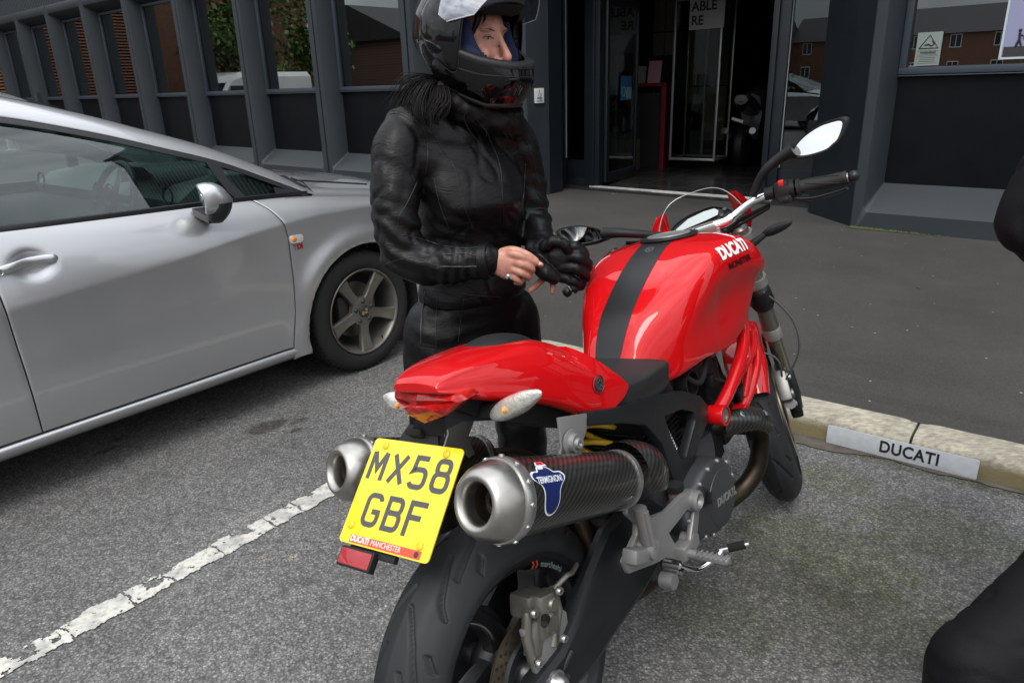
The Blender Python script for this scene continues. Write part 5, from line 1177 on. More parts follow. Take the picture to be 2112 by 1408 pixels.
for i, ch in enumerate('GBF'):
    for pts, cl in glyph(ch): ribbon(mb, [(x-.0555+i*.055, y-.0345) for x, y in pts], S_, zz, bool(cl)); zz += .00002
part(mb, 'registration', pinkc, False, 40, plt)
mb = MB(); mb.box((.004, -.0915, .0034), (.180, .0145, .0008)); part(mb, 'dealer_strip', mat('strip_orange', (.62, .07, .035), .4), False, 40, plt)
mb = MB(); text_mb('DUCATI', .0150, .0002, .0007, align='LEFT', sx=.88, c=(-.084, -.0912, .0040), mb=mb); text_mb('MANCHESTER', .0140, .0002, .0, align='LEFT', sx=.86, c=(-.030, -.0912, .0040), mb=mb); part(mb, 'dealer_lettering', mat('strip_white', (.75, .62, .58), .4), False, 40, plt)
mb = MB(); mb.lathe([(.0040, 0), (.0040, .0055)], (.084, -.0915, 0), (0, 0, 1), 20); part(mb, 'dealer_emblem', mat('emblem_dark', (.05, .03, .04), .5), False, 40, plt)
mb = MB()
for x_, y_ in ((-.080, .088), (.078, .088), (-.095, -.068), (.086, -.076)): mb.lathe([(.003, .0078), (.006, .0075), (.008, .005), (.0086, 0)], (x_, y_, 0), (0, 0, 1), 18); mb.box((x_, y_, .0087), (.0022, .011, .0008))
part(mb, 'plate_screws', mat('screw_yellow', (.66, .50, .02), .4), True, 40, plt)
mb = MB(); mb.box((-.055, -.124, -.004), (.088, .036, .016), None, .003); mb.box((-.03, -.108, -.012), (.12, .014, .012), None, .003); o = part(mb, 'reflector_housing', blkp, True, 40, plt)
mb = MB(); mb.box((-.055, -.124, .0045), (.080, .028, .002), None, .0008); part(mb, 'reflector', mat('reflector_red', (.34, .006, .012), .18, coat=.8, bump=(1500, .6)), True, 40, plt)
# hanger arm that carries the plate
mb = MB()
secs = [[Vector((x, y0+w_*a, z+h_*b_)) for a, b_ in ((-1, -1), (-.9, 1), (.9, 1), (1, -1))] for x, y0, z, w_, h_ in ((.14, 0, .815, .05, .02), (.06, .0, .835, .052, .022), (-.005, .01, .85, .046, .016), (-.030, .02, .838, .040, .010), (-.036, .03, .822, .040, .006))]
mb.loft(secs); part(mb, 'plate_hanger', blkp, True, 30)
mb = MB(); W_ = lambda a, b_, c=-.004: PC+PR*a+PU*b_+PN*c
mb.loft([[W_(-.075, .07), W_(.06, .07), W_(.035, .135, .004), W_(-.04, .135, .004)], [W_(-.075, .07, -.009), W_(.06, .07, -.009), W_(.035, .135, -.004), W_(-.04, .135, -.004)]]); part(mb, 'plate_bracket', blkp, True, 30)
mb = MB(); mb.prism(rrect(.040, .013, .006), .018, tuple(W_(-.010, .118, .0)), basis(PR, PU, PN), .003); part(mb, 'plate_light', rubd, True, 40)
# ---- tail light
tl = mat('lens_red', (.36, .003, .004), .07, coat=1.0, spec=.6); tlo = mat('lens_amber_glow', (.60, .045, .006), .15, coat=1)
def lens_mat():
    m = bpy.data.materials.new('lens_painted_reflections'); m.use_nodes = True; t = m.node_tree; p = t.nodes['Principled BSDF']; L = t.links.new
    tc_ = t.nodes.new('ShaderNodeTexCoord'); mp_ = t.nodes.new('ShaderNodeMapping'); mp_.inputs['Scale'].default_value = (30, 34, 90); L(tc_.outputs['Object'], mp_.inputs[0])
    v = t.nodes.new('ShaderNodeTexNoise'); v.inputs['Scale'].default_value = 1.0; v.inputs['Detail'].default_value = 3; v.inputs['Distortion'].default_value = 2.0; L(mp_.outputs[0], v.inputs['Vector'])
    r = t.nodes.new('ShaderNodeValToRGB'); e = r.color_ramp.elements
    e[0].position = .38; e[0].color = (.16, .0015, .002, 1); e[1].position = .92; e[1].color = (.70, .04, .006, 1); q = e.new(.58); q.color = (.42, .004, .003, 1)  # red and orange noise paints the reflections inside the lens into its colour
    L(v.outputs['Fac'], r.inputs[0]); L(r.outputs[0], p.inputs['Base Color']); p.inputs['Roughness'].default_value = .4; p.inputs['Specular IOR Level'].default_value = .2; p.inputs['Coat Weight'].default_value = 1; p.inputs['Coat Roughness'].default_value = .015
    return m
TLc = (-.066, -.018, .888)
o6 = [(.083, .020), (.0, .026), (-.083, .020), (-.092, .010), (-.050, -.016), (0, -.032), (.050, -.016), (.092, .010)]
def tlx(y, d): return -.078+d+.42*max(0, abs(y)-.045)
mb = MB(); mb.loft([[Vector((tlx(y, .040), TLc[1]+y*.96, TLc[2]+z)) for y, z in o6], [Vector((tlx(y, .006), TLc[1]+y, TLc[2]+z)) for y, z in o6], [Vector((tlx(y, .0), TLc[1]+y*.97, TLc[2]+z*.94)) for y, z in o6], [Vector((tlx(y, -.008), TLc[1]+y*.86, TLc[2]+.004+z*.42)) for y, z in o6], [Vector((tlx(y, -.009), TLc[1]+y*.4, TLc[2]+.004+z*.05)) for y, z in o6]], True, True)
part(mb, 'tail_light', lens_mat(), True, 22)
# ---- indicators
lensm = mat('clear_lens_bike', (.60, .59, .55), .20, .45, coat=1.0, bump=(170, .9), var=(50, .22)); amb = mat('amber_bulb', (.80, .28, .03), .2)
def indic(c, ax, nm, r1=.058, r2=.019, front=False):
    ax = Vector(ax).normalized(); c = Vector(c); up_ = Vector((0, 0, 1)); b_ = ax.cross(up_).normalized(); u_ = b_.cross(ax)
    R_ = basis(ax, b_, u_); mb = MB()
    secs = []
    for t, k in ((-1, .06), (-.94, .40), (-.75, .72), (-.4, .97), (0, 1.0), (.4, .88), (.75, .58), (.94, .30), (1, .05)):
        secs.append([c+R_ @ Vector((t*r1, math.cos(2*math.pi*j/20)*k*r2*.8, math.sin(2*math.pi*j/20)*k*r2)) for j in range(20)])
    mb.loft(grid_smooth(secs, 3, 1)); return part(mb, nm, blkp if front else lensm, True, 180), R_
for s_, c in ((-1, (-.002, -.168, .872)), (1, (-.006, .128, .866))):
    o, R_ = indic(c, (-.10, s_*1.0, .42 if s_ < 0 else .2), 'rear_indicator', .074 if s_ < 0 else .040)
    mb = MB(); mb.sphere(tuple(Vector(c)+Vector((-.013, -s_*.012, -.004))), (.004, .008, .006), 10, R_); part(mb, 'bulb', amb, True, 60, o)
    mb = MB(); mb.tube([(.035, s_*.05, .845), (.02, s_*.10, .850), (.012, s_*.13, .862)], [.018, .014, .012], 10); part(mb, 'stem', blkp, True, 60, o)
# ---- tail cowl
def sym(half):  # half: list of (y,z) from top centre down one side; returns closed loop
    return [(-y, z) for y, z in half]+[(y, z) for y, z in reversed(half[1:])]
TS = [  # x, [(0,zt),(crease),(mid),(low),(edge),(underside)]
    (-.094, [(0, .934), (.044, .931), (.053, .927), (.055, .922), (.053, .919), (0, .918)]),
    (-.080, [(0, .943), (.052, .938), (.060, .931), (.062, .919), (.059, .911), (0, .909)]),
    (-.040, [(0, .951), (.064, .944), (.074, .932), (.078, .912), (.074, .892), (0, .890)]),
    (.020, [(0, .953), (.074, .944), (.088, .928), (.094, .900), (.086, .868), (0, .872)]),
    (.080, [(0, .951), (.080, .941), (.100, .920), (.108, .880), (.098, .845), (0, .855)]),
    (.140, [(0, .945), (.084, .936), (.110, .908), (.120, .862), (.106, .818), (0, .835)]),
    (.190, [(0, .936), (.082, .927), (.114, .896), (.128, .846), (.114, .790), (0, .815)]),
    (.240, [(0, .917), (.078, .908), (.114, .878), (.132, .830), (.120, .757), (0, .80)]),
    (.290, [(0, .889), (.072, .882), (.110, .856), (.134, .812), (.122, .738), (0, .78)])]
mb = MB(); secs = []
for x, h in TS: secs.append([Vector((x+.010*(1 if x < 0 else 0), y-.020*max(0, min(1, (.26-x)/.34)), z)) for y, z in sym(h)])
mb.loft(grid_smooth(secs, 5, 6), True, True)
tailo = part(mb, 'tail_cowl', redp, True, 50)
# side cheeks running forward to a point
for s_ in (-1, 1):
    mb = MB(); secs = []
    for x, zt_, zb_, yt, yb in ((.270, .895, .745, .085, .124), (.290, .880, .738, .098, .130), (.32, .855, .739, .112, .133), (.35, .826, .745, .121, .134), (.38, .795, .753, .129, .134), (.402, .772, .764, .131, .132)):
        o_ = []
        for t in (0, .25, .5, .75, 1): 
            z = zt_+(zb_-zt_)*t; y = yt+(yb-yt)*min(1, t*1.9)**.7; o_.append(Vector((x, s_*(y+.004), z)))
        o_ += [Vector((p.x, p.y-s_*.022, p.z)) for p in reversed(o_)]
        secs.append(o_)
    mb.loft(grid_smooth(secs, 3, 1), True, True); part(mb, 'side_cheek', redp, True, 50)
mb = MB()
for s_ in (-1,): hexbolt(mb, (.292, s_*.1385, .808), (0, s_, 0), .0125, .002); 
mb.lathe([(-.001, .017), (.001, .0185), (.0, .020)], (.292, -.1375, .808), (0, -1, 0), 24)
o = part(mb, 'cowl_bolt', alumd, True, 40)
mb = MB()
for k in range(8): a = k*math.pi/4; mb.lathe([(0, 0), (0, .0016)], (.292+.009*math.cos(a), -.1412, .808+.009*math.sin(a)), (0, -1, 0), 8)
each(mb, 'bolt_hole', boltm, o)
mb = MB(); secs = []
for x, w_, h_ in ((.060, .006, .0), (.075, .030, .008), (.10, .047, .016), (.14, .056, .024), (.18, .056, .024), (.215, .045, .018), (.245, .020, .006)):
    zb_ = lerp_tab([(t[0], t[1][0][1]) for t in TS], x)[0]-.005
    secs.append([Vector((x, y*w_*.92-.012, zb_-.004+h_*k*.85)) for y, k in ((-1, 0), (-.85, .55), (-.5, .9), (0, 1.0), (.5, .9), (.85, .55), (1, 0), (0, -.1))])
mb.loft(grid_smooth(secs, 4, 3), True, True); part(mb, 'hump_pad', blkp, True, 60)
# undertray
mb = MB(); secs = []
for x, w_, z1, z2 in ((-.06, .050, .905, .890), (.02, .070, .875, .835), (.12, .085, .835, .79), (.22, .095, .79, .74), (.34, .105, .76, .70)): secs.append([Vector((x, -w_, z1)), Vector((x, w_, z1)), Vector((x, w_*.9, z2)), Vector((x, -w_*.9, z2))])
mb.loft(secs); part(mb, 'undertray', blkp, True, 30)
# ---- seat
mb = MB(); secs = []
for x, zt_, w_, z2_, zb_ in ((.24, .84, .085, .80, .73), (.30, .845, .105, .80, .722), (.34, .835, .118, .79, .716), (.40, .806, .135, .770, .706), (.46, .792, .140, .762, .700), (.52, .787, .140, .762, .700), (.565, .784, .137, .760, .702), (.600, .777, .128, .756, .706), (.622, .764, .108, .750, .714), (.634, .746, .070, .738, .724)):
    secs.append([Vector((x, y, z)) for y, z in sym([(0, zt_), (w_*.45, zt_-.002), (w_*.80, zt_-.012), (w_*.985, z2_+.004), (w_, z2_-.01), (w_*.97, (z2_+zb_)/2-.005), (w_*.93, zb_), (w_*.5, zb_-.004)])])
mb.loft(grid_smooth(secs, 5, 4), True, True); part(mb, 'seat', seatm, True, 60)
# ---- tank
TK = [  # x, zt, stripe half, (y,z)*5 going down
    (.528, .768, .030, [(.045, .763), (.060, .755), (.069, .742), (.072, .728), (.069, .714)]),
    (.545, .793, .036, [(.056, .787), (.073, .773), (.082, .752), (.085, .732), (.081, .711)]),
    (.570, .832, .040, [(.066, .825), (.084, .802), (.093, .768), (.095, .738), (.091, .708)]),
    (.605, .872, .043, [(.078, .865), (.102, .838), (.112, .795), (.113, .750), (.107, .706)]),
    (.650, .907, .044, [(.094, .900), (.126, .876), (.139, .826), (.137, .766), (.128, .711)]),
    (.700, .940, .044, [(.107, .934), (.149, .911), (.161, .860), (.152, .792), (.143, .722)]),
    (.750, .968, .044, [(.115, .961), (.165, .938), (.175, .886), (.157, .812), (.150, .728)]),
    (.800, .991, .044, [(.120, .984), (.174, .965), (.184, .910), (.158, .826), (.153, .727)]),
    (.850, 1.007, .044, [(.120, .998), (.178, .978), (.189, .920), (.156, .835), (.153, .724)]),
    (.930, 1.013, .044, [(.120, 1.003), (.182, .984), (.196, .922), (.164, .845), (.155, .728)]),
    (1.010, 1.008, .044, [(.118, .998), (.186, .972), (.203, .908), (.172, .850), (.155, .752)]),
    (1.070, .994, .044, [(.110, .978), (.182, .940), (.196, .890), (.172, .855), (.150, .80)]),
    (1.115, .972, .044, [(.098, .958), (.165, .922), (.180, .885), (.158, .862), (.138, .83)]),
    (1.150, .955, .040, [(.075, .945), (.115, .920), (.130, .890), (.125, .868), (.110, .85)])]
nV = 5
rows = []
for x, zt_, sh_, h in TK:
    half = [(0, zt_), (sh_, zt_-.0015)]+h+[(h[-1][0]-.035, h[-1][1]-.002)]
    lp = sym(half); rows.append([Vector((x, y, z)) for y, z in lp])
G = grid_smooth(rows, 6, nV); n = len(G[0])
mb = MB(); vs = [p for r in G for p in r]; fs = []; mi = []
# sym order: index 0 = centre, 1 = right stripe edge ..., last = left stripe edge
tot = len(rows[0])
for i in range(len(G)-1):
    for j in range(n):
        k = (j+1) % n; fs.append((i*n+j, i*n+k, (i+1)*n+k, (i+1)*n+j)); cidx = j/nV; mi.append(1 if (cidx < 1 or cidx >= tot-1) else 0)
fs.append(tuple(range(n-1, -1, -1))); mi.append(0); fs.append(tuple((len(G)-1)*n+j for j in range(n))); mi.append(0)
mb.v = [tuple(v) for v in vs]; mb.f = fs; mb.mi = [0]*len(fs)
# split into two parts: painted shell and stripe
shell = MB(); shell.v = list(mb.v); shell.f = [f for f, q in zip(fs, mi) if q == 0]; shell.mi = [0]*len(shell.f)
stp = MB(); stp.v = list(mb.v); stp.f = [f for f, q in zip(fs, mi) if q == 1]; stp.mi = [0]*len(stp.f)
def clean(m_):
    used = sorted({i for f in m_.f for i in f}); mp_ = {o_: i for i, o_ in enumerate(used)}; m_.v = [m_.v[i] for i in used]; m_.f = [tuple(mp_[i] for i in f) for f in m_.f]
allm = MB(); allm.v = list(mb.v); allm.f = list(fs); allm.mi = [0]*len(fs)
tank = part(allm, 'tank', redp, True, 180)
clean(stp)
so_ = part(stp, 'tank_stripe', stripe, True, 180, tank); 
me = so_.data
nr = [v.normal.copy() for v in me.vertices]
for v, q in zip(me.vertices, nr):
    q = q if q.z > -.2 or q.x < 0 else -q
    v.co += (q if q.dot(Vector((-.5, 0, .8))) > 0 else -q)*.0012
TB = bvh_of([tank])
def drop(mb0, org, R_, nrm, off_=.0008):
    """project a flat mesh onto the tank along -nrm"""
    o = MB(); vs = []; org = Vector(org); nrm = Vector(nrm).normalized()
    for v in mb0.v:
        q = org+R_ @ Vector((v[0], v[1], 0)); hit = TB.ray_cast(q+nrm*.15, -nrm, .5)
        vs.append((hit[0]+hit[1]*(off_ if hit[1].dot(nrm) > 0 else -off_)) if hit[0] else q)
    o.add(vs, mb0.f); return o
nr_ = Vector((-.42, -.76, .50)).normalized(); rx = Vector((1, 0, -.03)); rx = (rx-nr_*rx.dot(nr_)).normalized(); ry = nr_.cross(rx); ry = ry if ry.z > 0 else -ry
RD = basis(rx, ry, rx.cross(ry))
part(drop(densify(text_mb('DUCATI', .045, 0, .0022, sx=.80, space=1.0), .005), (.915, -.165, .952), RD, nr_, .0016), 'tank_lettering', mat('decal_white', (.80, .80, .80), .3), False, 40, tank)
part(drop(densify(text_mb('MONSTER', .020, 0, .0006, sx=1.20, space=1.0), .005), (.925, -.18, .920), RD, nr_, .0020), 'tank_lettering', mat('decal_black', (.012, .002, .002), .3), False, 40, tank)
mb = MB(); mb.lathe([(.0, .078), (.004, .080), (.008, .078), (.009, .062), (.006, .060)], (.930, 0, 1.0095), (0.0, 0, 1), 40); part(mb, 'cap_surround', blkp, True, 40, tank)
mb = MB(); mb.lathe([(.006, .060), (.011, .058), (.012, .050), (.010, .047), (.010, 0)], (.930, 0, 1.0095), (0.0, 0, 1), 40); part(mb, 'filler_cap', alum, True, 40, tank)
mb = MB(); q_ = [( .0105*math.cos(a/16*2*math.pi), .0105*math.sin(a/16*2*math.pi)) for a in range(16)]; rg = MB(); ribbon(rg, q_, .0014, 0, True); ribbon(rg, [(-.005, -.004), (0, .004), (.005, -.004)], .0012, 0); ob = MB(); sv = []
for v in rg.v:
    hit = TB.ray_cast(Vector((.815+v[0], v[1], 1.2)), Vector((0, 0, -1)), 1); sv.append(hit[0]+Vector((0, 0, .0025)) if hit[0] else v)
ob.add(sv, rg.f); part(ob, 'stripe_badge', mat('badge_grey', (.20, .20, .19), .4), False, 40, tank)
# ---- trellis frame
def bx(name, pts, r, n=14, sp=6): return btube(name, pts, r, redp, n, sp)
for s_ in (-1, 1):
    def F(x, y, z): return (x, s_*y, z)
    mb = MB()
    for pts, r_ in (([F(.772, .145, .562), F(.87, .150, .607), F(1.0, .138, .672), F(1.10, .105, .735), F(1.165, .055, .80)], .0172), ([F(.965, .128, .505), F(1.03, .135, .55), F(1.11, .128, .605), F(1.165, .10, .655), F(1.185, .06, .70)], .0150), ([F(.80, .145, .567), F(.96, .138, .612), F(1.10, .125, .640), F(1.17, .10, .67)], .0125), ([F(.99, .13, .535), F(1.03, .135, .61), F(1.08, .115, .72)], .0120)):
        mb.tube(spline(pts, 6), r_, 16)
    fr_ = part(mb, 'trellis_frame', redp, True, 60)
    mb = MB(); mb.lathe([(-.02, .018), (-.02, .025), (.020, .0275), (.023, .0265), (.023, .021)], F(.772, .150, .562), (0, s_, 0), 32); part(mb, 'frame_boss', redp, True, 40, fr_); mb = MB(); mb.lathe([(-.02, .012), (-.02, .020), (.016, .022), (.018, .020), (.018, .012)], F(.963, .128, .500), (0, s_, 0), 24); part(mb, 'frame_boss', redp, True, 40, fr_)
    mb = MB(); mb.lathe([(.0, .021), (.020, .0215), (.021, .018), (.017, .011), (.017, 0)], F(.772, .150, .562), (0, s_, 0), 28)
    for k in range(6): a = k*math.pi/3; mb.lathe([(.0215, 0), (.0215, .003)], F(.772+.0135*math.cos(a), .150, .562+.014*math.sin(a)), (0, s_, 0), 8)
    part(mb, 'boss_insert', boltm, True, 40, fr_)
mb = MB(); mb.tube([(1.20, 0, .66), (1.115, 0, .86)], .034, 24); part(mb, 'steering_head', redp, True, 40)
# ---- black cast rear frame
def subfr(s_):
    mb = MB(); o_ = [(.22, .775), (.34, .742), (.50, .712), (.62, .680), (.70, .640), (.735, .600), (.725, .565), (.66, .53), (.585, .462), (.545, .452), (.515, .480), (.485, .60), (.43, .665), (.34, .705), (.22, .745)]
    h_ = [(.515, .655), (.60, .640), (.655, .612), (.655, .590), (.585, .525), (.560, .53), (.53, .60)]
    mb.prism(o_, .026, (0, s_*(.122 if s_ < 0 else .096), 0), basis((1, 0, 0), (0, 0, 1), (0, -1, 0)), .006, (h_,)); return mb
for s_ in (-1, 1): part(subfr(s_), 'rear_frame', blks, True, 30)
mb = MB(); mb.tube([(.25, -.10, .75), (.25, .10, .75)], .015, 8); mb.tube([(.58, -.12, .47), (.58, .12, .47)], .02, 10); each(mb, 'cross_tube', blks)
# can hangers
for s_ in (-1, 1):
    mb = MB(); F = lambda x, z: (x, z)
    mb.prism([(.125, .800), (.215, .775), (.205, .745), (.175, .715), (.185, .672), (.165, .672), (.148, .700), (.125, .690), (.095, .705), (.080, .700), (.120, .745)], .006, (0, s_*.150+(.003 if s_ < 0 else .003), 0), basis((1, 0, 0), (0, 0, 1), (0, -1, 0)), .002); hg = part(mb, 'silencer_hanger', alum, True, 40)
    mb = MB(); mb.lathe([(0, .027), (.004, .027), (.006, .020), (.016, .018), (.016, .012), (.022, .010), (.022, .005), (.016, 0)], (.145, s_*.156, .742), (0, s_, 0), 28); part(mb, 'hanger_bolt', alum, True, 40, hg)
# springs holding the pipes
def coil(name, a, b_, r, wire, turns, m_):
    a = Vector(a); b_ = Vector(b_); ax = (b_-a).normalized(); u_ = ax.orthogonal().normalized(); v_ = ax.cross(u_); N_ = turns*10; mb = MB()
    mb.tube([a+(b_-a)*k/N_+(u_*math.cos(2*math.pi*k/10)+v_*math.sin(2*math.pi*k/10))*r for k in range(N_+1)], wire, 5); return part(mb, name, m_, True, 180)
coil('exhaust_spring', (.02, -.13, .75), (.12, -.14, .722), .0055, .0013, 18, boltm)
coil('shock_spring', (.30, -.02, .48), (.46, -.02, .70), .036, .0075, 7, mat('spring_yellow', (.70, .42, .01), .35, coat=.5))
coil('clutch_spring', (.535, -.125, .63), (.57, -.128, .55), .006, .002, 10, boltm)
# ---- engine
mb = MB(); mb.box((.62, 0, .40), (.34, .26, .24), None, .03); mb.box((.50, 0, .33), (.16, .22, .14), None, .03); mb.box((.62, 0, .27), (.30, .20, .08), None, .03); part(mb, 'crankcase', alumd, True, 40)
mb = MB(); loops = []
cc = Vector((.625, 0, .402)); shp = [(.115, 10), (.118, 40), (.112, 70), (.108, 100), (.112, 130), (.135, 155), (.150, 175), (.135, 200), (.112, 225), (.105, 250), (.108, 280), (.118, 310), (.122, 340)]
def cl(y, k, dz=0): return [Vector((cc.x+r_*k*math.cos(math.radians(a)), y, cc.z+dz+r_*k*.86*math.sin(math.radians(a)))) for r_, a in shp]
mb.loft(grid_smooth([cl(-.12, 1.0), cl(-.165, 1.0), cl(-.178, .985), cl(-.186, .94), cl(-.190, .80), cl(-.191, .3)], 2, 3), True, True); cv = part(mb, 'clutch_cover', alumd, True, 50)
mb = MB(); mb.lathe([(0, .075), (.006, .072), (.009, .060), (.009, 0)], (.655, -.186, .392), (0, -1, 0), 44); part(mb, 'cover_disc', alumd, True, 40, cv)
mb = MB()
for r_, a in shp: hexbolt(mb, (cc.x+r_*.93*math.cos(math.radians(a)), -.183, cc.z+r_*.80*math.sin(math.radians(a))), (0, -1, 0), .0046, .008)
each(mb, 'cover_bolt', alum, cv)
mb = MB(); mb.lathe([(0, .021), (.010, .021), (.012, .017), (.010, .015), (.010, 0)], (.562, -.188, .437), (0, -1, 0), 28); mb.box((.562, -.205, .437), (.007, .014, .030), Matrix.Rotation(.15, 3, 'Y'), .002); part(mb, 'oil_cap', stripe, True, 40, cv)
Rr_ = basis((1, 0, -.12), (.12, 0, 1), (0, -1, 0)); part(text_mb('DUCATI', .028, .0006, .001, R=Rr_, c=(.668, -.1958, .388)), 'cover_lettering', alum, False, 40, cv)
# finned cylinders
for nm, c0, d_ in (('front_cylinder', (.80, 0, .46), (1, 0, .18)), ('rear_cylinder', (.60, 0, .50), (-.12, 0, 1))):
    mb = MB(); d_ = Vector(d_).normalized(); b_ = Vector((0, 1, 0)); u_ = d_.cross(b_); R_ = basis(d_, b_, u_)
    for k in range(9): mb.box(Vector(c0)+d_*(.012*k), (.005, .20-.003*k, .17), R_, .0015)
    mb.box(Vector(c0)+d_*.05, (.11, .15, .13), R_, .01); mb.box(Vector(c0)+d_*.15, (.09, .19, .15), R_, .02); part(mb, nm, blks, True, 40)
mb = MB(); mb.lathe([(-.115, 0), (-.115, .045), (-.105, .055), (-.09, .055)], (.585, 0, .665), (0, 1, 0), 28); mb.lathe([(-.125, 0), (-.125, .016), (-.118, .020), (-.11, .020)], (.585, 0, .665), (0, 1, 0), 20); part(mb, 'belt_cover', blkp, True, 40)
mb = MB(); mb.box((.80, 0, .68), (.26, .17, .12), None, .02); mb.box((.92, 0, .60), (.10, .16, .12), None, .02); mb.lathe([(-.12, .03), (-.12, .035), (-.08, .035)], (.72, 0, .665), (0, 1, 0), 20); mb.box((.86, -.10, .625), (.03, .02, .035), None, .004); part(mb, 'airbox', blkp, True, 40)
mb = MB(); mb.tube(spline([(.70, -.11, .69), (.74, -.13, .66), (.80, -.125, .70), (.86, -.10, .70)], 6), .007, 8); mb.tube(spline([(.66, -.11, .64), (.71, -.14, .60), (.72, -.12, .53)], 6), .006, 8); mb.tube(spline([(.86, -.11, .63), (.90, -.13, .60), (.92, -.12, .56), (.90, -.10, .50)], 6), .005, 8); each(mb, 'hose', rubd)
mb = MB(); mb.box((1.02, 0, .48), (.05, .22, .15), Matrix.Rotation(-.3, 3, 'Y'), .01); mb.box((1.015, -.125, .485), (.07, .015, .17), Matrix.Rotation(-.3, 3, 'Y'), .005); part(mb, 'oil_cooler', blkp, True, 40)
# header and heat shield
btube('header_pipe', [(.86, -.05, .49), (.89, -.10, .485), (.95, -.145, .475), (1.01, -.15, .44), (1.035, -.14, .37), (1.02, -.12, .29), (.95, -.08, .24), (.8, -.04, .25)], .027, steeld)
mb = MB(); ctr = spline([(.855, -.105, .492), (.90, -.130, .490), (.96, -.158, .478), (1.01, -.163, .445)], 6); secs = []
for i, p in enumerate(ctr):
    t = (ctr[min(i+1, len(ctr)-1)]-ctr[max(i-1, 0)]).normalized(); a_ = Vector((0, -.75, .66)); a_ = (a_-t*a_.dot(t)).normalized(); b_ = t.cross(a_)
    secs.append([p+(a_*math.cos(k)+b_*math.sin(k))*.036 for k in [(-1.5+3.0*j/10) for j in range(11)]])
mb.loft(secs, False, False); o = part(mb, 'heat_shield', carbon, True, 60); cyl_uv(o, ctr[0], Vector((1, 0, 0)), Vector((0, 1, 0)), Vector((0, 0, 1)), .036)
mb = MB(); hexbolt(mb, (.905, -.156, .514), (0, -.75, .66), .008, .004); hexbolt(mb, (.985, -.186, .490), (0, -.75, .66), .008, .004); each(mb, 'shield_bolt', boltm)
# brake fluid reservoir
mb = MB(); mb.lathe([(0, 0), (0, .018), (.030, .018), (.030, 0)], (.497, -.155, .452), (0, 0, 1), 24); part(mb, 'fluid_reservoir', mat('reservoir', (.22, .12, .11), .25, coat=.5), True, 40)
mb = MB(); mb.lathe([(.028, .0), (.028, .021), (.044, .021), (.046, .018), (.046, 0)], (.497, -.155, .452), (0, 0, 1), 24); part(mb, 'reservoir_cap', rubd, True, 40)
# ---- foot rest plate
RY = basis((1, 0, 0), (0, 0, 1), (0, -1, 0))
mb = MB(); pl = [(.449, .478), (.500, .470), (.535, .445), (.540, .415), (.515, .385), (.490, .352), (.440, .335), (.395, .352), (.335, .395), (.285, .402), (.195, .450), (.190, .492), (.235, .505), (.270, .478), (.315, .500), (.345, .468)]
pl = [(.455, .492), (.505, .485), (.530, .462), (.530, .430), (.512, .395), (.485, .352), (.440, .345), (.400, .362), (.350, .395), (.300, .408), (.205, .440), (.195, .470), (.255, .500), (.262, .520), (.232, .556), (.240, .575), (.262, .572), (.318, .508), (.380, .490)]
mb.prism(pl, .014, (0, -.182, 0), RY, .004, ([(.378, .440), (.470, .450), (.500, .430), (.462, .378), (.40, .395)],)); br_ = part(mb, 'footrest_bracket', alum, True, 35)
mb = MB(); mb.lathe([(-.02, .024), (.012, .024), (.016, .018), (.012, .012), (.006, .010), (.006, 0)], (.503, -.196, .458), (0, -1, 0), 28); part(mb, 'bracket_boss', alum, True, 40, br_); mb = MB(); mb.lathe([(-.03, .018), (.004, .018), (.004, 0)], (.478, -.196, .368), (0, -1, 0), 20); part(mb, 'bracket_boss', alum, True, 40, br_)
mb = MB(); mb.box((.232, -.205, .470), (.070, .035, .030), Matrix.Rotation(.38, 3, 'Y'), .006); mb.lathe([(-.025, .020), (.025, .020), (.027, .016), (.027, 0)], (.262, -.205, .468), (0, -1, 0), 20); part(mb, 'passenger_peg_mount', alum, True, 40, br_)
mb = MB(); mb.tube([(.260, -.214, .470), (.250, -.218, .515), (.240, -.220, .572)], [.016, .014, .016], 14, flat=.75); mb.tube([(.257, -.228, .478), (.241, -.232, .565)], [.007, .007], 8); part(mb, 'passenger_peg', mat('peg_grey', (.19, .185, .18), .5, .4), True, 60)
mb = MB(); mb.box((.405, -.205, .385), (.04, .035, .032), None, .006); mb.tube([(.405, -.215, .382), (.405, -.240, .381)], [.010, .011], 12); mb.box((.405, -.275, .381), (.022, .075, .011), None, .004)
for k in range(6): mb.box((.405, -.248-k*.0115, .3875), (.024, .005, .004), None, .001)
part(mb, 'rider_peg', alum, True, 40)
mb = MB(); mb.tube(spline([(.40, -.19, .35), (.44, -.215, .322), (.49, -.235, .325), (.515, -.245, .338)], 6), .007, 10); mb.tube([(.508, -.24, .337), (.535, -.30, .350)], .005, 8); mb.lathe([(-.03, .016), (.01, .016), (.012, .01)], (.40, -.19, .345), (0, -1, 0), 20); part(mb, 'brake_pedal', chrome, True, 60)
mb = MB(); mb.tube([(.516, -.258, .341), (.532, -.292, .349)], .010, 10); part(mb, 'pedal_rubber', rubd)
mb = MB(); mb.tube([(.40, -.175, .335), (.385, -.17, .305), (.40, -.165, .29)], [.013, .014, .010], 12); mb.lathe([(-.02, .018), (.012, .018), (.012, 0)], (.375, -.18, .322), (0, -1, 0), 20); part(mb, 'master_cylinder', alum, True, 60)
# side stand (left)
btube('side_stand', [(.50, .10, .30), (.46, .20, .17), (.43, .32, .068)], .012, blkp); 
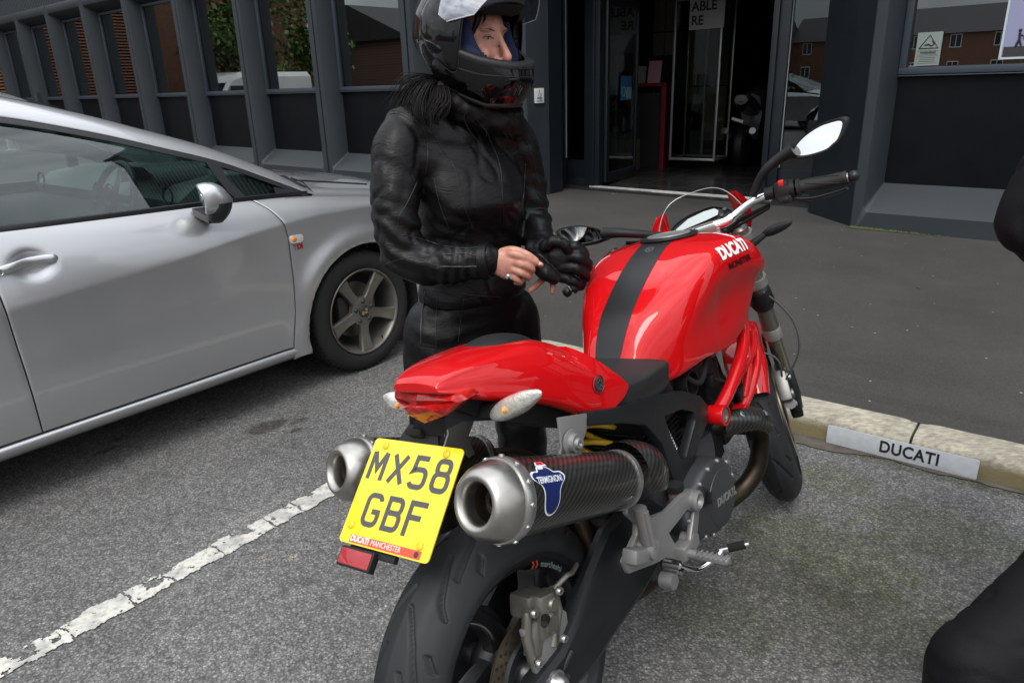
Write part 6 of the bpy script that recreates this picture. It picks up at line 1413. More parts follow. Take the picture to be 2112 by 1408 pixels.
# ---- steered front end
SA = Vector((1.092, 0, 1.0)); SD = Vector((-math.sin(math.radians(24)), 0, math.cos(math.radians(24)))); SS = math.radians(24)
SR = Matrix.Rotation(SS, 3, SD)
def stv(v): return SA+SR @ (Vector(v)-SA)+Vector((.012, -.006, 0))
def spart(mb, name, m_, smooth=True, angle=40, parent=None):
    mb.v = [tuple(stv(v)) for v in mb.v]; return mb.build(name, m_, parent or bike, smooth, angle)
FT = Vector((1.158, 0, .912)); FBt = Vector((1.45, 0, .30)); fd = (FBt-FT).normalized(); fd = Vector((math.sin(math.radians(24)), 0, -math.cos(math.radians(24))))
fw_ = empty('front_wheel', (0, 0, 0), parent=bike)
def move(mb, c): c = Vector(c); mb.v = [tuple(Vector(v)+c) for v in mb.v]; return mb
AX = FT+fd*.738+Vector((.0, 0, 0)); AX = Vector((1.438, 0, .300))
grf = [dg((0, .004), (6, .018), (14, .030), (22, .038)), dg((10, -.004), (16, -.018), (24, -.030), (32, -.038)), dg((22, .040), (30, .050)), dg((12, -.040), (20, -.050))]
spart(move(tyre_mesh(.300, .060, .2215, .045, grf, 10, .0070, 900, 64, .0050), AX), 'tyre', rub, True, 180, fw_)
spart(move(rim_mb(.044, .2185), AX), 'rim', rimm, True, 60, fw_)
mb = spokes(5, .03, .196, .022, 0, .3); mb.lathe([(-.05, 0), (-.05, .03), (.05, .03), (.05, 0)], (0, 0, 0), (0, 1, 0), 24); spart(move(mb, AX), 'spokes', rimm, True, 45, fw_)
for s_ in (-1, 1): mb = MB(); mb.lathe([(s_*.062, .160), (s_*.062, .115), (s_*.067, .115), (s_*.067, .160), (s_*.062, .160)], (0, 0, 0), (0, 1, 0), 64); spart(move(mb, AX), 'brake_disc', MATS['disc_bronze'], True, 40, fw_)
for s_ in (-1, 1):
    yo = Vector((0, s_*.105, 0)); T_ = FT+yo
    mb = MB(); mb.lathe([(-.068, .0), (-.068, .020), (-.062, .0255), (.02, .0265), (.20, .0265), (.26, .0255), (.31, .0270), (.345, .0270), (.35, .024)], T_, fd, 28); fk = spart(mb, 'fork_leg', forkm)
    mb = MB(); mb.lathe([(-.074, 0), (-.074, .012), (-.071, .012), (-.071, .019), (-.067, .021)], T_, fd, 24); mb.box(T_-fd*.0745, (.010, .010, .004), Matrix.Rotation(math.radians(-24), 3, 'Y')); spart(mb, 'fork_cap', alum, True, 40, fk)
    mb = MB(); mb.lathe([(.345, .0225), (.58, .0225)], T_, fd, 24); spart(mb, 'fork_stanchion', mat('stanchion', (.30, .29, .22), .18, .9), True, 40, fk)
    mb = MB(); mb.lathe([(.31, .0275), (.312, .029), (.35, .029), (.352, .0235)], T_, fd, 24); spart(mb, 'fork_seal', alum, True, 40, fk)
    mb = MB(); mb.lathe([(.50, .0230), (.505, .027), (.60, .028), (.665, .022), (.665, 0)], T_, fd, 24); mb.box(AX+yo*.98+Vector((-.0, 0, .01)), (.05, .04, .08), Matrix.Rotation(math.radians(-24), 3, 'Y'), .01); spart(mb, 'fork_foot', blks, True, 40, fk)
    # radial-look four pot caliper behind the leg
    mb = MB(); cc_ = AX+Vector((-.105, s_*.088, .115))
    mb.box(cc_, (.05, .040, .105), Matrix.Rotation(math.radians(28), 3, 'Y'), .010); mb.tube([cc_+Vector((.010, -s_*-.006, .062)), cc_+Vector((.045, s_*.008, .068))], [.018, .014], 12); mb.tube([cc_+Vector((-.02, s_*.006, -.055)), cc_+Vector((.03, s_*.010, -.075))], [.019, .015], 12)
    for k in (-1, 1): mb.lathe([(0, .017), (.006, .016), (.008, .010)], cc_+Vector((k*.012, s_*.020, k*.026)), (0, s_, 0), 18)
    cl_ = spart(mb, 'front_caliper', mat('caliper_silver', (.17, .17, .165), .42, .8), True, 40)
    mb = MB()
    for q_ in ((.038, .016, .066), (.026, .018, -.074), (-.012, .024, .030)): hexbolt(mb, cc_+Vector((q_[0], s_*q_[1], q_[2])), (0, s_, 0), .008, .008)
    mb.v = [tuple(stv(v)) for v in mb.v]; each(mb, 'caliper_bolt', boltm, cl_)
mb = MB()
for z_, w_ in ((-.035, .020), (.13, .028)):
    c = FT+fd*z_; R_ = Matrix.Rotation(math.radians(-24), 3, 'Y'); mb.box(c+Vector((-.02, 0, -.005)), (.05, .20, w_), R_, .008)
    for s_ in (-1, 1): mb.lathe([(-w_/2, .034), (w_/2, .034)], c+Vector((0, s_*.105, 0)), fd, 24, True)
spart(mb, 'triple_clamps', alum, True, 40)
mb = MB()
for s_ in (-1, 1): mb.lathe([(.165, .034), (.21, .038), (.23, .030)], FT+Vector((0, s_*.105, 0)), fd, 24, True)
mb.v = [tuple(stv(v)) for v in mb.v]; each(mb, 'fork_bracket', blkp)
# handlebar
bh = -.030
bp = [(1.055, y, z) for y, z in ((-.0, 1.035), (-.06, 1.035), (-.10, 1.042))]
half = [(1.075, .0, 1.030+bh), (1.075, .055, 1.030+bh), (1.075, .085, 1.032+bh), (1.080, .125, 1.048+bh), (1.078, .17, 1.062+bh), (1.070, .22, 1.064+bh), (1.045, .28, 1.060+bh), (1.018, .395, 1.047+bh)]
barp = [Vector((x, -y, z)) for x, y, z in reversed(half)]+[Vector((x, y, z-.14*y)) for x, y, z in half[1:]]
mb = MB(); sp_ = spline(barp, 6); mb.tube(sp_, [.0145 if abs(p.y) < .10 else .0118 for p in sp_], 16); spart(mb, 'handlebar', chrome, True, 60)
mb = MB(); mb.box((1.075, 0, 1.028+bh), (.040, .10, .026), Matrix.Rotation(-.35, 3, 'Y'), .008); mb.box((1.080, 0, 1.000+bh), (.045, .12, .04), Matrix.Rotation(-.35, 3, 'Y'), .01)
for k in range(4): mb.box((1.075-.010+k*.008, 0, 1.043+bh-.003*k), (.003, .09, .004))
spart(mb, 'bar_clamp', alum, True, 40)
for s_ in (-1, 1):
    g0_ = Vector((1.042, s_*.282, 1.060+bh-(.040 if s_ > 0 else 0))); g1 = Vector((1.014, s_*(.402 if s_ < 0 else .385), 1.046+bh-(.056 if s_ > 0 else 0))); gd = (g1-g0_).normalized()
    mb = MB(); mb.lathe([(0, .0155), (.0, .0235), (.006, .0240), (.008, .0178), (.06, .0168), (.115, .0172), (.120, .0185), (.124, .017)], g0_, gd, 28); 
    for k in range(5):
        a0 = k*1.25; mb.tube([g0_+gd*(.022+.085*t)+(gd.orthogonal().normalized()*math.cos(a0+t*1.1)+gd.cross(gd.orthogonal().normalized())*math.sin(a0+t*1.1))*.0172 for t in [j/8 for j in range(9)]], .0018, 5)
    gp_ = spart(mb, 'grip', mat('grip_rubber', (.014, .014, .014), .65, bump=(900, .4)), True, 40)
    mb = MB(); mb.lathe([(.1245, .0125), (.1275, .0125)], g0_, gd, 20, True); spart(mb, 'grip_ring', boltm, True, 40, gp_)
    mb = MB(); mb.lathe([(.128, .008), (.131, .0140), (.143, .0155), (.151, .012), (.154, 0)], g0_, gd, 20); spart(mb, 'bar_end', stripe, True, 60, gp_)
    # switch cluster
    c = g0_-gd*.038; R_ = basis(gd.cross(Vector((0, 0, 1))).normalized(), gd, gd.cross(Vector((0, 0, 1))).normalized().cross(gd))
    mb = MB(); mb.box(c+Vector((-.004, 0, .002)), (.046, .040, .050), R_, .007); mb.box(c+Vector((-.016, 0, -.024)), (.026, .036, .020), R_, .004); mb.lathe([(-.014, .020), (-.014, .026), (-.002, .026), (-.002, .020)], g0_-gd*.004, gd, 24); mb.box(c+Vector((.002, -s_*-.026, .0)), (.030, .012, .036), R_, .004)
    sw = spart(mb, 'switch_housing', blkp, True, 40)
    mb = MB(); mb.box(c+Vector((-.022, 0, .022)), (.016, .014, .014), R_ @ Matrix.Rotation(.4, 3, 'Y'), .002); spart(mb, 'kill_switch' if s_ < 0 else 'horn_button', mat('switch_red', (.62, .03, .03), .4) if s_ < 0 else blks, True, 40, sw)
    mb = MB(); mb.box(c+Vector((-.030, 0, -.024)), (.006, .014, .010), R_, .002); mb.box(c+Vector((-.026, 0, .002)), (.004, .030, .018), R_, .001); spart(mb, 'switch_buttons', stripe, True, 40, sw)
    # lever with perch
    LD = 1 if s_ < 0 else .25
    mb = MB(); lp_ = spline([g0_-gd*.060+Vector((.030, 0, -.014)), g0_-gd*.02+Vector((.050, 0, -.030*LD)), g0_+gd*.03+Vector((.050, 0, -.040*LD)), g0_+gd*.085+Vector((.040, 0, -.036*LD)), g0_+gd*.112+Vector((.038, 0, -.032*LD)), g0_+gd*.122+Vector((.036, 0, -.030*LD))], 5); n_ = len(lp_); mb.tube(lp_, [.0105-.004*(i/(n_-1)) if i < n_-4 else .0078 for i in range(n_)], 10, flat=.6); spart(mb, 'lever', mat('lever_grey', (.035, .036, .038), .3, .3), True, 60)
    mb = MB(); mb.box(c-gd*.030+Vector((.018, 0, .0)), (.060, .026, .034), R_, .006); mb.lathe([(-.012, .018), (.012, .018)], c-gd*.035, gd, 20, True); mb.lathe([(0, .007), (.008, .007)], c-gd*.045+Vector((.036, 0, .010)), (0, 0, 1), 12, True); spart(mb, 'lever_perch', blkp, True, 40)
# mirrors: teardrop on a curved stalk, built from measured outline
mirg = mat('mirror_face', (.93, .95, .97), .015, 1.0)
def mirror(s_, root, stalk, c, ux, uy, out2, nm, face_n):
    """root: stalk points in bike space; c centre; ux along length; uy height"""
    ux = Vector(ux).normalized(); nn = Vector(face_n).normalized(); nn = (nn-ux*nn.dot(ux)).normalized(); uy_ = nn.cross(ux); uy_ = uy_ if uy_.z > 0 else -uy_
    c = Vector(c); P = [c+ux*x+uy_*y for x, y in out2]; P = spline(P, 5, True); ce = sum(P, Vector())/len(P)
    mb = MB(); mb.loft([[ce+(p-ce)*k+nn*o_ for p in P] for k, o_ in ((.86, .0015), (.93, .004), (1.03, .004), (1.09, -.002), (1.07, -.012), (.90, -.022), (.6, -.030), (.2, -.032))], True, True)
    sh_ = part(mb, 'mirror_shell', blkp, True, 60)
    mb = MB(); mb.loft([[ce+(p-ce)*k+nn*.0024 for p in P] for k in (.925, .0001)], True, False); part(mb, 'mirror_glass', mirg, True, 180, sh_)
    mb = MB(); sp2 = spline([Vector(p) for p in stalk], 6); m_ = len(sp2); mb.tube(sp2, [.0135+.0085*(i/(m_-1))**2 for i in range(m_)], 12, flat=.8); part(mb, 'mirror_stalk', blkp, True, 60, sh_)
tear = [(-.083, 0), (-.060, .016), (-.030, .025), (.010, .027), (.044, .021), (.080, .003), (.053, -.030), (.028, -.038), (.005, -.040), (-.04, -.027), (-.070, -.011)]
mirror(-1, None, [(1.125, -.168, 1.075), (1.125, -.190, 1.115), (1.125, -.215, 1.143), (1.135, -.245, 1.163), (1.14, -.285, 1.180)], (1.148, -.345, 1.197), (0, -.155, .068), None, tear, 'mirror', (-.93, -.28, .30))
mirror(1, None, [(1.05, .070, 1.000), (1.02, .10, 1.012), (.985, .14, 1.026), (.965, .18, 1.036), (.958, .225, 1.040)], (.945, .290, 1.048), (-.036, .150, .034), None, [(x, y*.9) for x, y in tear], 'mirror', (-.75, -.42, .50))
# instruments (move with the bars)
IN = Vector((-.62, 0, .785)).normalized(); IY = Vector((0, -1, 0)); IU = IY.cross(IN)*-1; IU = IU if IU.z > 0 else -IU
IC = Vector((1.195, .0, 1.022))
IR = basis(IY, IU, IN)
def ip(x, y, z=0): return IC+IY*x+IU*y+IN*z
ol = [(-.098, -.038), (-.100, -.018), (-.078, .014), (-.035, .036), (.02, .044), (.055, .040), (.098, .006), (.104, -.018), (.092, -.038), (.04, -.030), (0, -.026), (-.04, -.030)]
ol = [(p.x, p.y) for p in spline([Vector((x, y, 0)) for x, y in ol], 3, True)]
mb = MB(); mb.loft([[ip(x*k, y*k, z) for x, y in ol] for k, z in ((.90, -.035), (1.0, -.030), (1.03, -.004), (1.0, .003), (.93, .003), (.90, -.003))], True, True); cl_ = spart(mb, 'instrument_housing', blkp, True, 40)
lc = [(-.078, -.026), (-.070, -.010), (-.03, .018), (.02, .028), (.052, .026), (.062, .012), (.058, -.006), (.02, -.014), (-.03, -.020)]
mb = MB(); mb.loft([[ip(x, y, .0045) for x, y in lc], [ip(x*.5, y*.5, .0055) for x, y in lc]], True, True); spart(mb, 'display', mat('display_grey', (.36, .40, .40), .2, coat=.6), True, 40, cl_)
mb = MB()
for x, y in ((.080, .006), (.068, -.016), (-.075, -.033), (-.055, -.036)): mb.lathe([(.003, .0065), (.008, .006), (.009, .004), (.009, 0)], ip(x, y), IN, 14)
mb.v = [tuple(stv(v)) for v in mb.v]; each(mb, 'button', alumd, cl_)
# headlamp and fly screen
mb = MB(); mb.lathe([(-.10, .0), (-.10, .05), (-.06, .080), (0, .088), (.03, .084)], (1.28, 0, .90), (1, 0, -.10), 32); hl = spart(mb, 'headlamp_shell', blkp, True, 60)
mb = MB(); mb.lathe([(.03, .083), (.05, .06), (.056, 0)], (1.28, 0, .90), (1, 0, -.10), 32); spart(mb, 'headlamp_lens', lensm, True, 60, hl)
scm = pane_mat('screen_clear', (.86, .87, .86), .06, .6)
mb = MB(); secs = []
for j in range(25):
    y = -.135+.27*j/24; u = y/.135; top = 1.108-.085*u**4-.012*u*u; bx_ = 1.335-1.6*y*y; tx = 1.275-2.2*y*y
    secs.append([Vector((bx_+(tx-bx_)*t, y, .985+(top-.985)*t)) for t in (0, .33, .66, 1)])
mb.loft(secs, False, False); fs_ = spart(mb, 'fly_screen', scm, True, 180)
mb = MB(); mb.tube([s[-1] for s in secs], .0014, 5); spart(mb, 'screen_edge', mat('screen_rim', (.30, .31, .30), .15, coat=.8), True, 60, fs_)
for s_ in (-1, 1):
    mb = MB()
    mb.loft([[Vector((x-.0, s_*y, z)) for x, y, z in ((1.33, .085, .93), (1.28, .128, .93), (1.245, .152, .985), (1.225, .150, 1.035), (1.245, .126, 1.070), (1.27, .108, 1.072), (1.28, .112, 1.03), (1.30, .115, .985))], [Vector((x+.010, s_*(y-.012), z)) for x, y, z in ((1.33, .085, .93), (1.28, .128, .93), (1.245, .152, .985), (1.225, .150, 1.035), (1.245, .126, 1.070), (1.27, .108, 1.072), (1.28, .112, 1.03), (1.30, .115, .985))]])
    spart(mb, 'nose_fairing_side', redp, True, 40)
    mb = MB(); mb.box((1.20, s_*.115, .985), (.05, .03, .045), None, .006); mb.lathe([(-.01, .010), (.012, .010)], (1.19, s_*.118, 1.008), (0, 0, 1), 10, True); spart(mb, 'screen_bracket', blkp, True, 40)
    o, R_ = indic((0, 0, 0), (0, s_, .0), 'front_indicator', .046, .015, True)
    for v in o.data.vertices:
        q_ = Vector((1.215+v.co.x, s_*.205+v.co.y, .905+v.co.z+abs(s_*.205+v.co.y)*.10)); v.co = stv(q_)
    mb = MB(); mb.tube([(1.19, s_*.125, .905), (1.21, s_*.165, .918)], [.012, .009], 8); spart(mb, 'indicator_stem', blkp, True, 60, o)
# mudguard
mb = MB(); secs = []
for k in range(22):
    a = math.radians(22+ (150-22)*k/21); R_ = .318; w_ = .066*min(1, .75+.5*math.sin(math.pi*k/21)); secs.append([AX+Vector(((R_+h_)*math.cos(a), y*w_, (R_+h_)*math.sin(a))) for y, h_ in ((-1, -.040), (-.98, -.01), (-.75, .008), (0, .016), (.75, .008), (.98, -.01), (1, -.040), (.93, -.036), (.90, -.01), (.7, .002), (0, .010), (-.7, .002), (-.90, -.01), (-.93, -.036))])
mb.loft(grid_smooth(secs, 1, 2), True, True); spart(mb, 'front_mudguard', redp, True, 60)
# hoses and cables at the front
hs = mat('braided_grey', (.13, .135, .14), .4, .5, bump=(1200, .6))
btube('brake_hose', [(1.24, -.09, .80), (1.27, -.122, .759), (1.30, -.144, .72), (1.33, -.165, .665), (1.35, -.171, .597), (1.36, -.157, .538), (1.37, -.116, .469), (1.38, -.092, .43)], .0034, hs, 8)
btube('brake_hose', [(1.27, .02, .56), (1.30, -.05, .567), (1.33, -.085, .552), (1.35, -.102, .517), (1.38, -.093, .449)], .0034, hs, 8)
mb = MB(); mb.tube(spline([(1.165, -.195, 1.040), (1.168, -.14, 1.022), (1.170, -.08, .995), (1.18, -.02, .945), (1.19, .03, .90)], 6), .0055, 8); mb.tube(spline([(1.160, -.195, 1.034), (1.162, -.14, 1.010), (1.162, -.07, .980), (1.17, 0, .93)], 6), .0045, 8); mb.tube(spline([(1.0, .18, 1.0), (1.06, .10, .98), (1.12, .03, .93), (1.15, .0, .86)], 6), .005, 8); each(mb, 'cable', rubd)
# radiator-side bits between engine and wheel
mb = MB(); mb.lathe([(-.10, 0), (-.10, .042), (-.085, .050), (.085, .050), (.10, .042), (.10, 0)], (1.02, 0, .50), (0, 1, 0), 28); part(mb, 'front_cylinder_head', blkp, True, 40)
# ------------------------------------------------------------------ the rider
def leather(name, col, rough):
    m = bpy.data.materials.new(name); m.use_nodes = True; t = m.node_tree; p = t.nodes['Principled BSDF']; L = t.links.new
    p.inputs['Base Color'].default_value = (*col, 1); p.inputs['Specular IOR Level'].default_value = .22
    tc_ = t.nodes.new('ShaderNodeTexCoord')
    n = t.nodes.new('ShaderNodeTexNoise'); n.inputs['Scale'].default_value = 9; n.inputs['Detail'].default_value = 6; L(tc_.outputs['Object'], n.inputs['Vector'])
    v = t.nodes.new('ShaderNodeTexVoronoi'); v.inputs['Scale'].default_value = 420; L(tc_.outputs['Object'], v.inputs['Vector'])
    mp_ = t.nodes.new('ShaderNodeMapping'); mp_.inputs['Scale'].default_value = (14, 14, 34); L(tc_.outputs['Object'], mp_.inputs[0])
    w_ = t.nodes.new('ShaderNodeTexNoise'); w_.inputs['Scale'].default_value = 1.4; w_.inputs['Detail'].default_value = 5; w_.inputs['Distortion'].default_value = 1.6; L(mp_.outputs[0], w_.inputs['Vector'])
    r = t.nodes.new('ShaderNodeMapRange'); r.inputs[1].default_value = .3; r.inputs[2].default_value = .7; r.inputs[3].default_value = rough-.07; r.inputs[4].default_value = rough+.1; L(n.outputs['Fac'], r.inputs[0]); L(r.outputs[0], p.inputs['Roughness'])
    b1 = t.nodes.new('ShaderNodeBump'); b1.inputs['Strength'].default_value = .40; b1.inputs['Distance'].default_value = .004; L(w_.outputs['Fac'], b1.inputs['Height'])
    b2_ = t.nodes.new('ShaderNodeBump'); b2_.inputs['Strength'].default_value = .25; b2_.inputs['Distance'].default_value = .001; L(v.outputs['Distance'], b2_.inputs['Height']); L(b1.outputs[0], b2_.inputs['Normal']); L(b2_.outputs[0], p.inputs['Normal'])
    return m
leat = leather('jacket_leather', (.0035, .0035, .0038), .36); leat2 = leather('trouser_leather', (.0030, .0030, .0034), .40); glovem = leather('glove_leather', (.0045, .0045, .005), .38)
def skin_mat():
    m = bpy.data.materials.new('skin'); m.use_nodes = True; t = m.node_tree; p = t.nodes['Principled BSDF']; L = t.links.new
    tc_ = t.nodes.new('ShaderNodeTexCoord'); n = t.nodes.new('ShaderNodeTexNoise'); n.inputs['Scale'].default_value = 38; n.inputs['Detail'].default_value = 5; L(tc_.outputs['Object'], n.inputs['Vector'])
    r = t.nodes.new('ShaderNodeValToRGB'); e = r.color_ramp.elements; e[0].position = .35; e[0].color = (.36, .150, .105, 1); e[1].position = .65; e[1].color = (.50, .25, .18, 1); L(n.outputs['Fac'], r.inputs[0]); L(r.outputs[0], p.inputs['Base Color'])
    p.inputs['Roughness'].default_value = .48; p.inputs['Subsurface Weight'].default_value = .15; p.inputs['Subsurface Radius'].default_value = (.012, .005, .003); p.inputs['Subsurface Scale'].default_value = .4
    n2 = t.nodes.new('ShaderNodeTexNoise'); n2.inputs['Scale'].default_value = 320; n2.inputs['Detail'].default_value = 3; L(tc_.outputs['Object'], n2.inputs['Vector']); b = t.nodes.new('ShaderNodeBump'); b.inputs['Strength'].default_value = .25; b.inputs['Distance'].default_value = .001; L(n2.outputs['Fac'], b.inputs['Height']); L(b.outputs[0], p.inputs['Normal'])
    return m
skin = skin_mat(); lipm = mat('lips', (.36, .10, .09), .4); hairm = mat('dark_hair', (.0045, .0032, .0034), .55, spec=.22); hairb = mat('brown_brow', (.05, .03, .022), .7)
WB = Vector((-.11, 2.03, 0))
woman = empty('person', tuple(WB), (0, 0, 0), 'woman in black motorcycle leathers and raised visor helmet pulling on her gloves', 'person')
def wl(P): return Vector(P)-WB
F_ = Vector((.64, -.77, 0)).normalized(); Rr2 = Vector((-.77, -.64, 0)).normalized()   # facing, her right
def ell_loft(mb, secs, n=24, pw=1.0):
    """secs: (centre, half width along her right, half depth along facing)"""
    mb.loft([[c+Rr2*w_*math.copysign(abs(math.cos(a))**pw, math.cos(a))+F_*d_*math.copysign(abs(math.sin(a))**pw, math.sin(a)) for a in [2*math.pi*j/n for j in range(n)]] for c, w_, d_ in secs], True, True)
def limb(mb, pts, rs, n=16, sp=5):
    P = spline(pts, sp); R_ = [v.x for v in spline([Vector((r, 0, 0)) for r in rs], sp)]
    mb.tube(P, R_, n); mb.sphere(P[0], R_[0], 14); mb.sphere(P[-1], R_[-1], 14)
def V(px, py, Y): return wl(at(px, py, Y))
def tc0(z, f=0.0, r=0.0): return wl((-.105, 2.035, z))+F_*f+Rr2*r
# ---- jacket
mb = MB()
ell_loft(mb, [(tc0(1.335, -.01), .060, .062), (tc0(1.30, -.012), .085, .070), (tc0(1.265, -.015), .135, .082), (tc0(1.22, -.012), .165, .100), (tc0(1.15, .004), .166, .118), (tc0(1.10, .012), .160, .128), (tc0(1.02, .0), .152, .114), (tc0(.95, -.004), .152, .110), (tc0(.89, -.004), .162, .116), (tc0(.845, -.004), .172, .124), (tc0(.825, -.004), .170, .121)], 28, .9)
limb(mb, [V(838, 262, 1.97), V(822, 300, 1.93), V(816, 370, 1.90), V(816, 450, 1.87), V(834, 525, 1.85)], [.055, .068, .066, .062, .060])
limb(mb, [V(834, 525, 1.85), V(880, 545, 1.835), V(945, 541, 1.82), V(1004, 536, 1.80)], [.060, .056, .052, .043])
limb(mb, [V(1050, 262, 2.09), V(1068, 300, 2.11), V(1085, 370, 2.13), V(1100, 450, 2.12)], [.050, .058, .054, .052])
limb(mb, [V(1100, 450, 2.12), V(1112, 490, 2.05), V(1120, 520, 1.97)], [.052, .048, .042])
limb(mb, [tc0(1.255, -.01, .04), V(838, 268, 1.96)], [.085, .066]); limb(mb, [tc0(1.25, -.01, -.04), V(1050, 268, 2.09)], [.080, .058]); limb(mb, [tc0(1.19, 0, .06), V(824, 315, 1.93)], [.08, .060])
mb.lathe([(0, .060), (.045, .056)], tc0(1.325, -.010), (0, 0, 1), 24, True)
el1 = V(834, 525, 1.85); el2 = V(1100, 450, 2.12); wr = V(1004, 536, 1.80)
def wrinkle(co, n):
    d = Vector((0, 0, 0))
    e = math.exp(-((co-el1).length/.13)**2); f = .0065*e*math.sin((co-el1).dot(Vector((.55, .1, 1)).normalized())*150+4*noise.noise(co*9))
    e2 = math.exp(-((co-el2).length/.12)**2); f += .005*e2*math.sin((co-el2).dot(Vector((.3, .1, 1)).normalized())*140+4*noise.noise(co*9))
    f *= .8; e3 = math.exp(-((co-wr-Vector((-.07, .0, 0))).length/.08)**2); f += .0035*e3*math.sin((co-wr).x*210+3*noise.noise(co*12))
    g = noise.fractal(co*7.5, 1.0, 2.0, 3); f += .0045*g
    g2 = abs(noise.noise(Vector((co.x*13+co.z*7, co.y*13, co.z*9)))); f -= .0035*max(0, .12-g2)/.12
    return n*f
jk = fuse(mb, 'jacket', leat, woman, .0075, 5, wrinkle)
# ---- trousers
mb = MB()
ell_loft(mb, [(tc0(.87, -.004), .146, .108), (tc0(.82, -.006), .160, .114), (tc0(.76, -.010), .168, .120), (tc0(.70, -.008), .164, .114), (tc0(.66, -.006), .14, .09)], 28, .9)
limb(mb, [wl((-.205, 1.975, .74)), wl((-.222, 1.96, .58)), wl((-.226, 1.95, .43)), wl((-.23, 1.985, .28)), wl((-.235, 2.00, .10))], [.108, .096, .080, .074, .064])
limb(mb, [wl((-.020, 2.09, .74)), wl((.000, 2.075, .58)), wl((.018, 2.05, .43)), wl((.022, 2.075, .28)), wl((.02, 2.09, .10))], [.105, .095, .080, .078, .064])
def wr2(co, n):
    f = .0045*noise.fractal(co*6, 1, 2, 3)
    for k in (wl((-.226, 1.95, .45)), wl((.018, 2.05, .45)), wl((-.2, 1.95, .70)), wl((-.23, 1.98, .22)), wl((.02, 2.07, .22))):
        e = math.exp(-((co-k).length/.10)**2); f += .0045*e*math.sin((co-k).z*110+4*noise.noise(co*8))
    return n*f
tr = fuse(mb, 'trousers', leat2, woman, .0085, 5, wr2)
for c, nm in ((wl((-.235, 1.99, 0)), 1), (wl((.02, 2.08, 0)), 2)):
    mb = MB(); Q = [c+F_*f+Vector((0, 0, z)) for f, z in ((-.075, .04), (-.02, .045), (.06, .045), (.14, .035), (.165, .030))]; mb.tube(Q, [.038, .046, .045, .040, .022], 14, True, 1); mb.tube([c+Vector((0, 0, .05)), c+Vector((0, 0, .16))], [.05, .058], 16)
    mb.box(c+F_*.04+Vector((0, 0, .010)), (.27, .085, .018), basis(F_, Rr2, (0, 0, 1)) , .006); fuse(mb, 'boot', mat('boot_leather', (.010, .010, .010), .4, bump=(300, .3)), woman, .007, 4)
# ---- skin: one continuous body (head, neck, arms, hands)
HC_ = wl((-.076, 2.024, 1.504))                       # centre of the head
hf = Vector((.80, -.60, 0)).normalized(); pit = math.radians(4)
hx = (hf*math.cos(pit)-Vector((0, 0, 1))*math.sin(pit)).normalized(); hz = Vector((0, 0, 1)); hy = hz.cross(hx).normalized(); hz = hx.cross(hy)
roll_ = math.radians(0)
HB = basis(hx, hy, hz)
def hp_(x, y, z): return HC_+HB @ Vector((x, y, z))
mb = MB()
mb.sphere(hp_(-.005, 0, .015), (.092, .074, .098), 28, HB); mb.sphere(hp_(.034, 0, -.045), (.058, .054, .068), 24, HB); mb.sphere(hp_(.070, 0, -.100), (.022, .026, .018), 16, HB)
for s_ in (-1, 1):
    mb.sphere(hp_(.060, s_*.038, -.030), (.026, .024, .024), 16, HB); mb.sphere(hp_(.091, s_*.0115, -.041), (.011, .0085, .008), 12, HB); mb.sphere(hp_(.069, s_*.028, .030), (.013, .024, .009), 14, HB)
mb.tube([hp_(.084, 0, .020), hp_(.092, 0, .002), hp_(.106, 0, -.020), hp_(.113, 0, -.034)], [.0075, .0078, .0095, .0115], 12); mb.sphere(hp_(.112, 0, -.035), .0118, 14, HB); mb.sphere(hp_(.078, 0, -.060), (.016, .024, .012), 14, HB)
mb.tube([hp_(-.01, 0, -.05), hp_(-.02, 0, -.14), tc0(1.30, -.01), tc0(1.1, 0)], [.056, .054, .060, .09], 20)
limb(mb, [tc0(1.24, 0, .10), V(822, 300, 1.93), V(816, 420, 1.88), V(834, 525, 1.85)], [.03, .030, .026, .026]); limb(mb, [V(834, 525, 1.85), V(930, 541, 1.825), V(1004, 538, 1.80), V(1018, 540, 1.797)], [.026, .026, .025, .025])
limb(mb, [tc0(1.24, 0, -.10), V(1068, 300, 2.11), V(1090, 400, 2.13), V(1100, 450, 2.12)], [.03, .03, .024, .022]); limb(mb, [V(1100, 450, 2.12), V(1120, 520, 1.97), V(1132, 545, 1.90)], [.022, .022, .024])
ell_loft(mb, [(tc0(1.26), .11, .06), (tc0(1.1), .13, .085), (tc0(.9), .12, .085), (tc0(.75), .14, .09)], 20)
for a_, b_, c_ in (((-.205, 1.975, .74), (-.226, 1.95, .43), (-.235, 2.00, .08)), ((-.02, 2.09, .74), (.018, 2.05, .43), (.02, 2.08, .08))): limb(mb, [wl(a_), wl(b_), wl(c_)], [.075, .05, .035])
# right hand: palm, four fingers, thumb
Yh = 1.795
palm = [V(1012, 540, Yh), V(1028, 541, Yh-.004), V(1046, 545, Yh-.006), V(1058, 548, Yh-.004)]
mb.tube(palm, [.027, .034, .040, .038], 16, True, .54, up=(0, -1, 0)); 
def finger(pts, rs): limb(mb, [V(*p) for p in pts], rs, 12, 4)
finger([(1052, 523, Yh-.014), (1072, 527, Yh-.024), (1094, 536, Yh-.020), (1116, 546, Yh-.012)], [.0112, .0100, .0088, .0072])
finger([(1056, 538, Yh-.016), (1080, 546, Yh-.028), (1098, 556, Yh-.016), (1092, 562, Yh+.006)], [.0112, .0102, .0090, .0078])
finger([(1054, 552, Yh-.014), (1076, 563, Yh-.026), (1090, 572, Yh-.012), (1080, 575, Yh+.010)], [.0108, .0098, .0086, .0075])
finger([(1048, 564, Yh-.010), (1066, 576, Yh-.018), (1074, 583, Yh-.004), (1064, 583, Yh+.012)], [.0098, .0086, .0076, .0068])
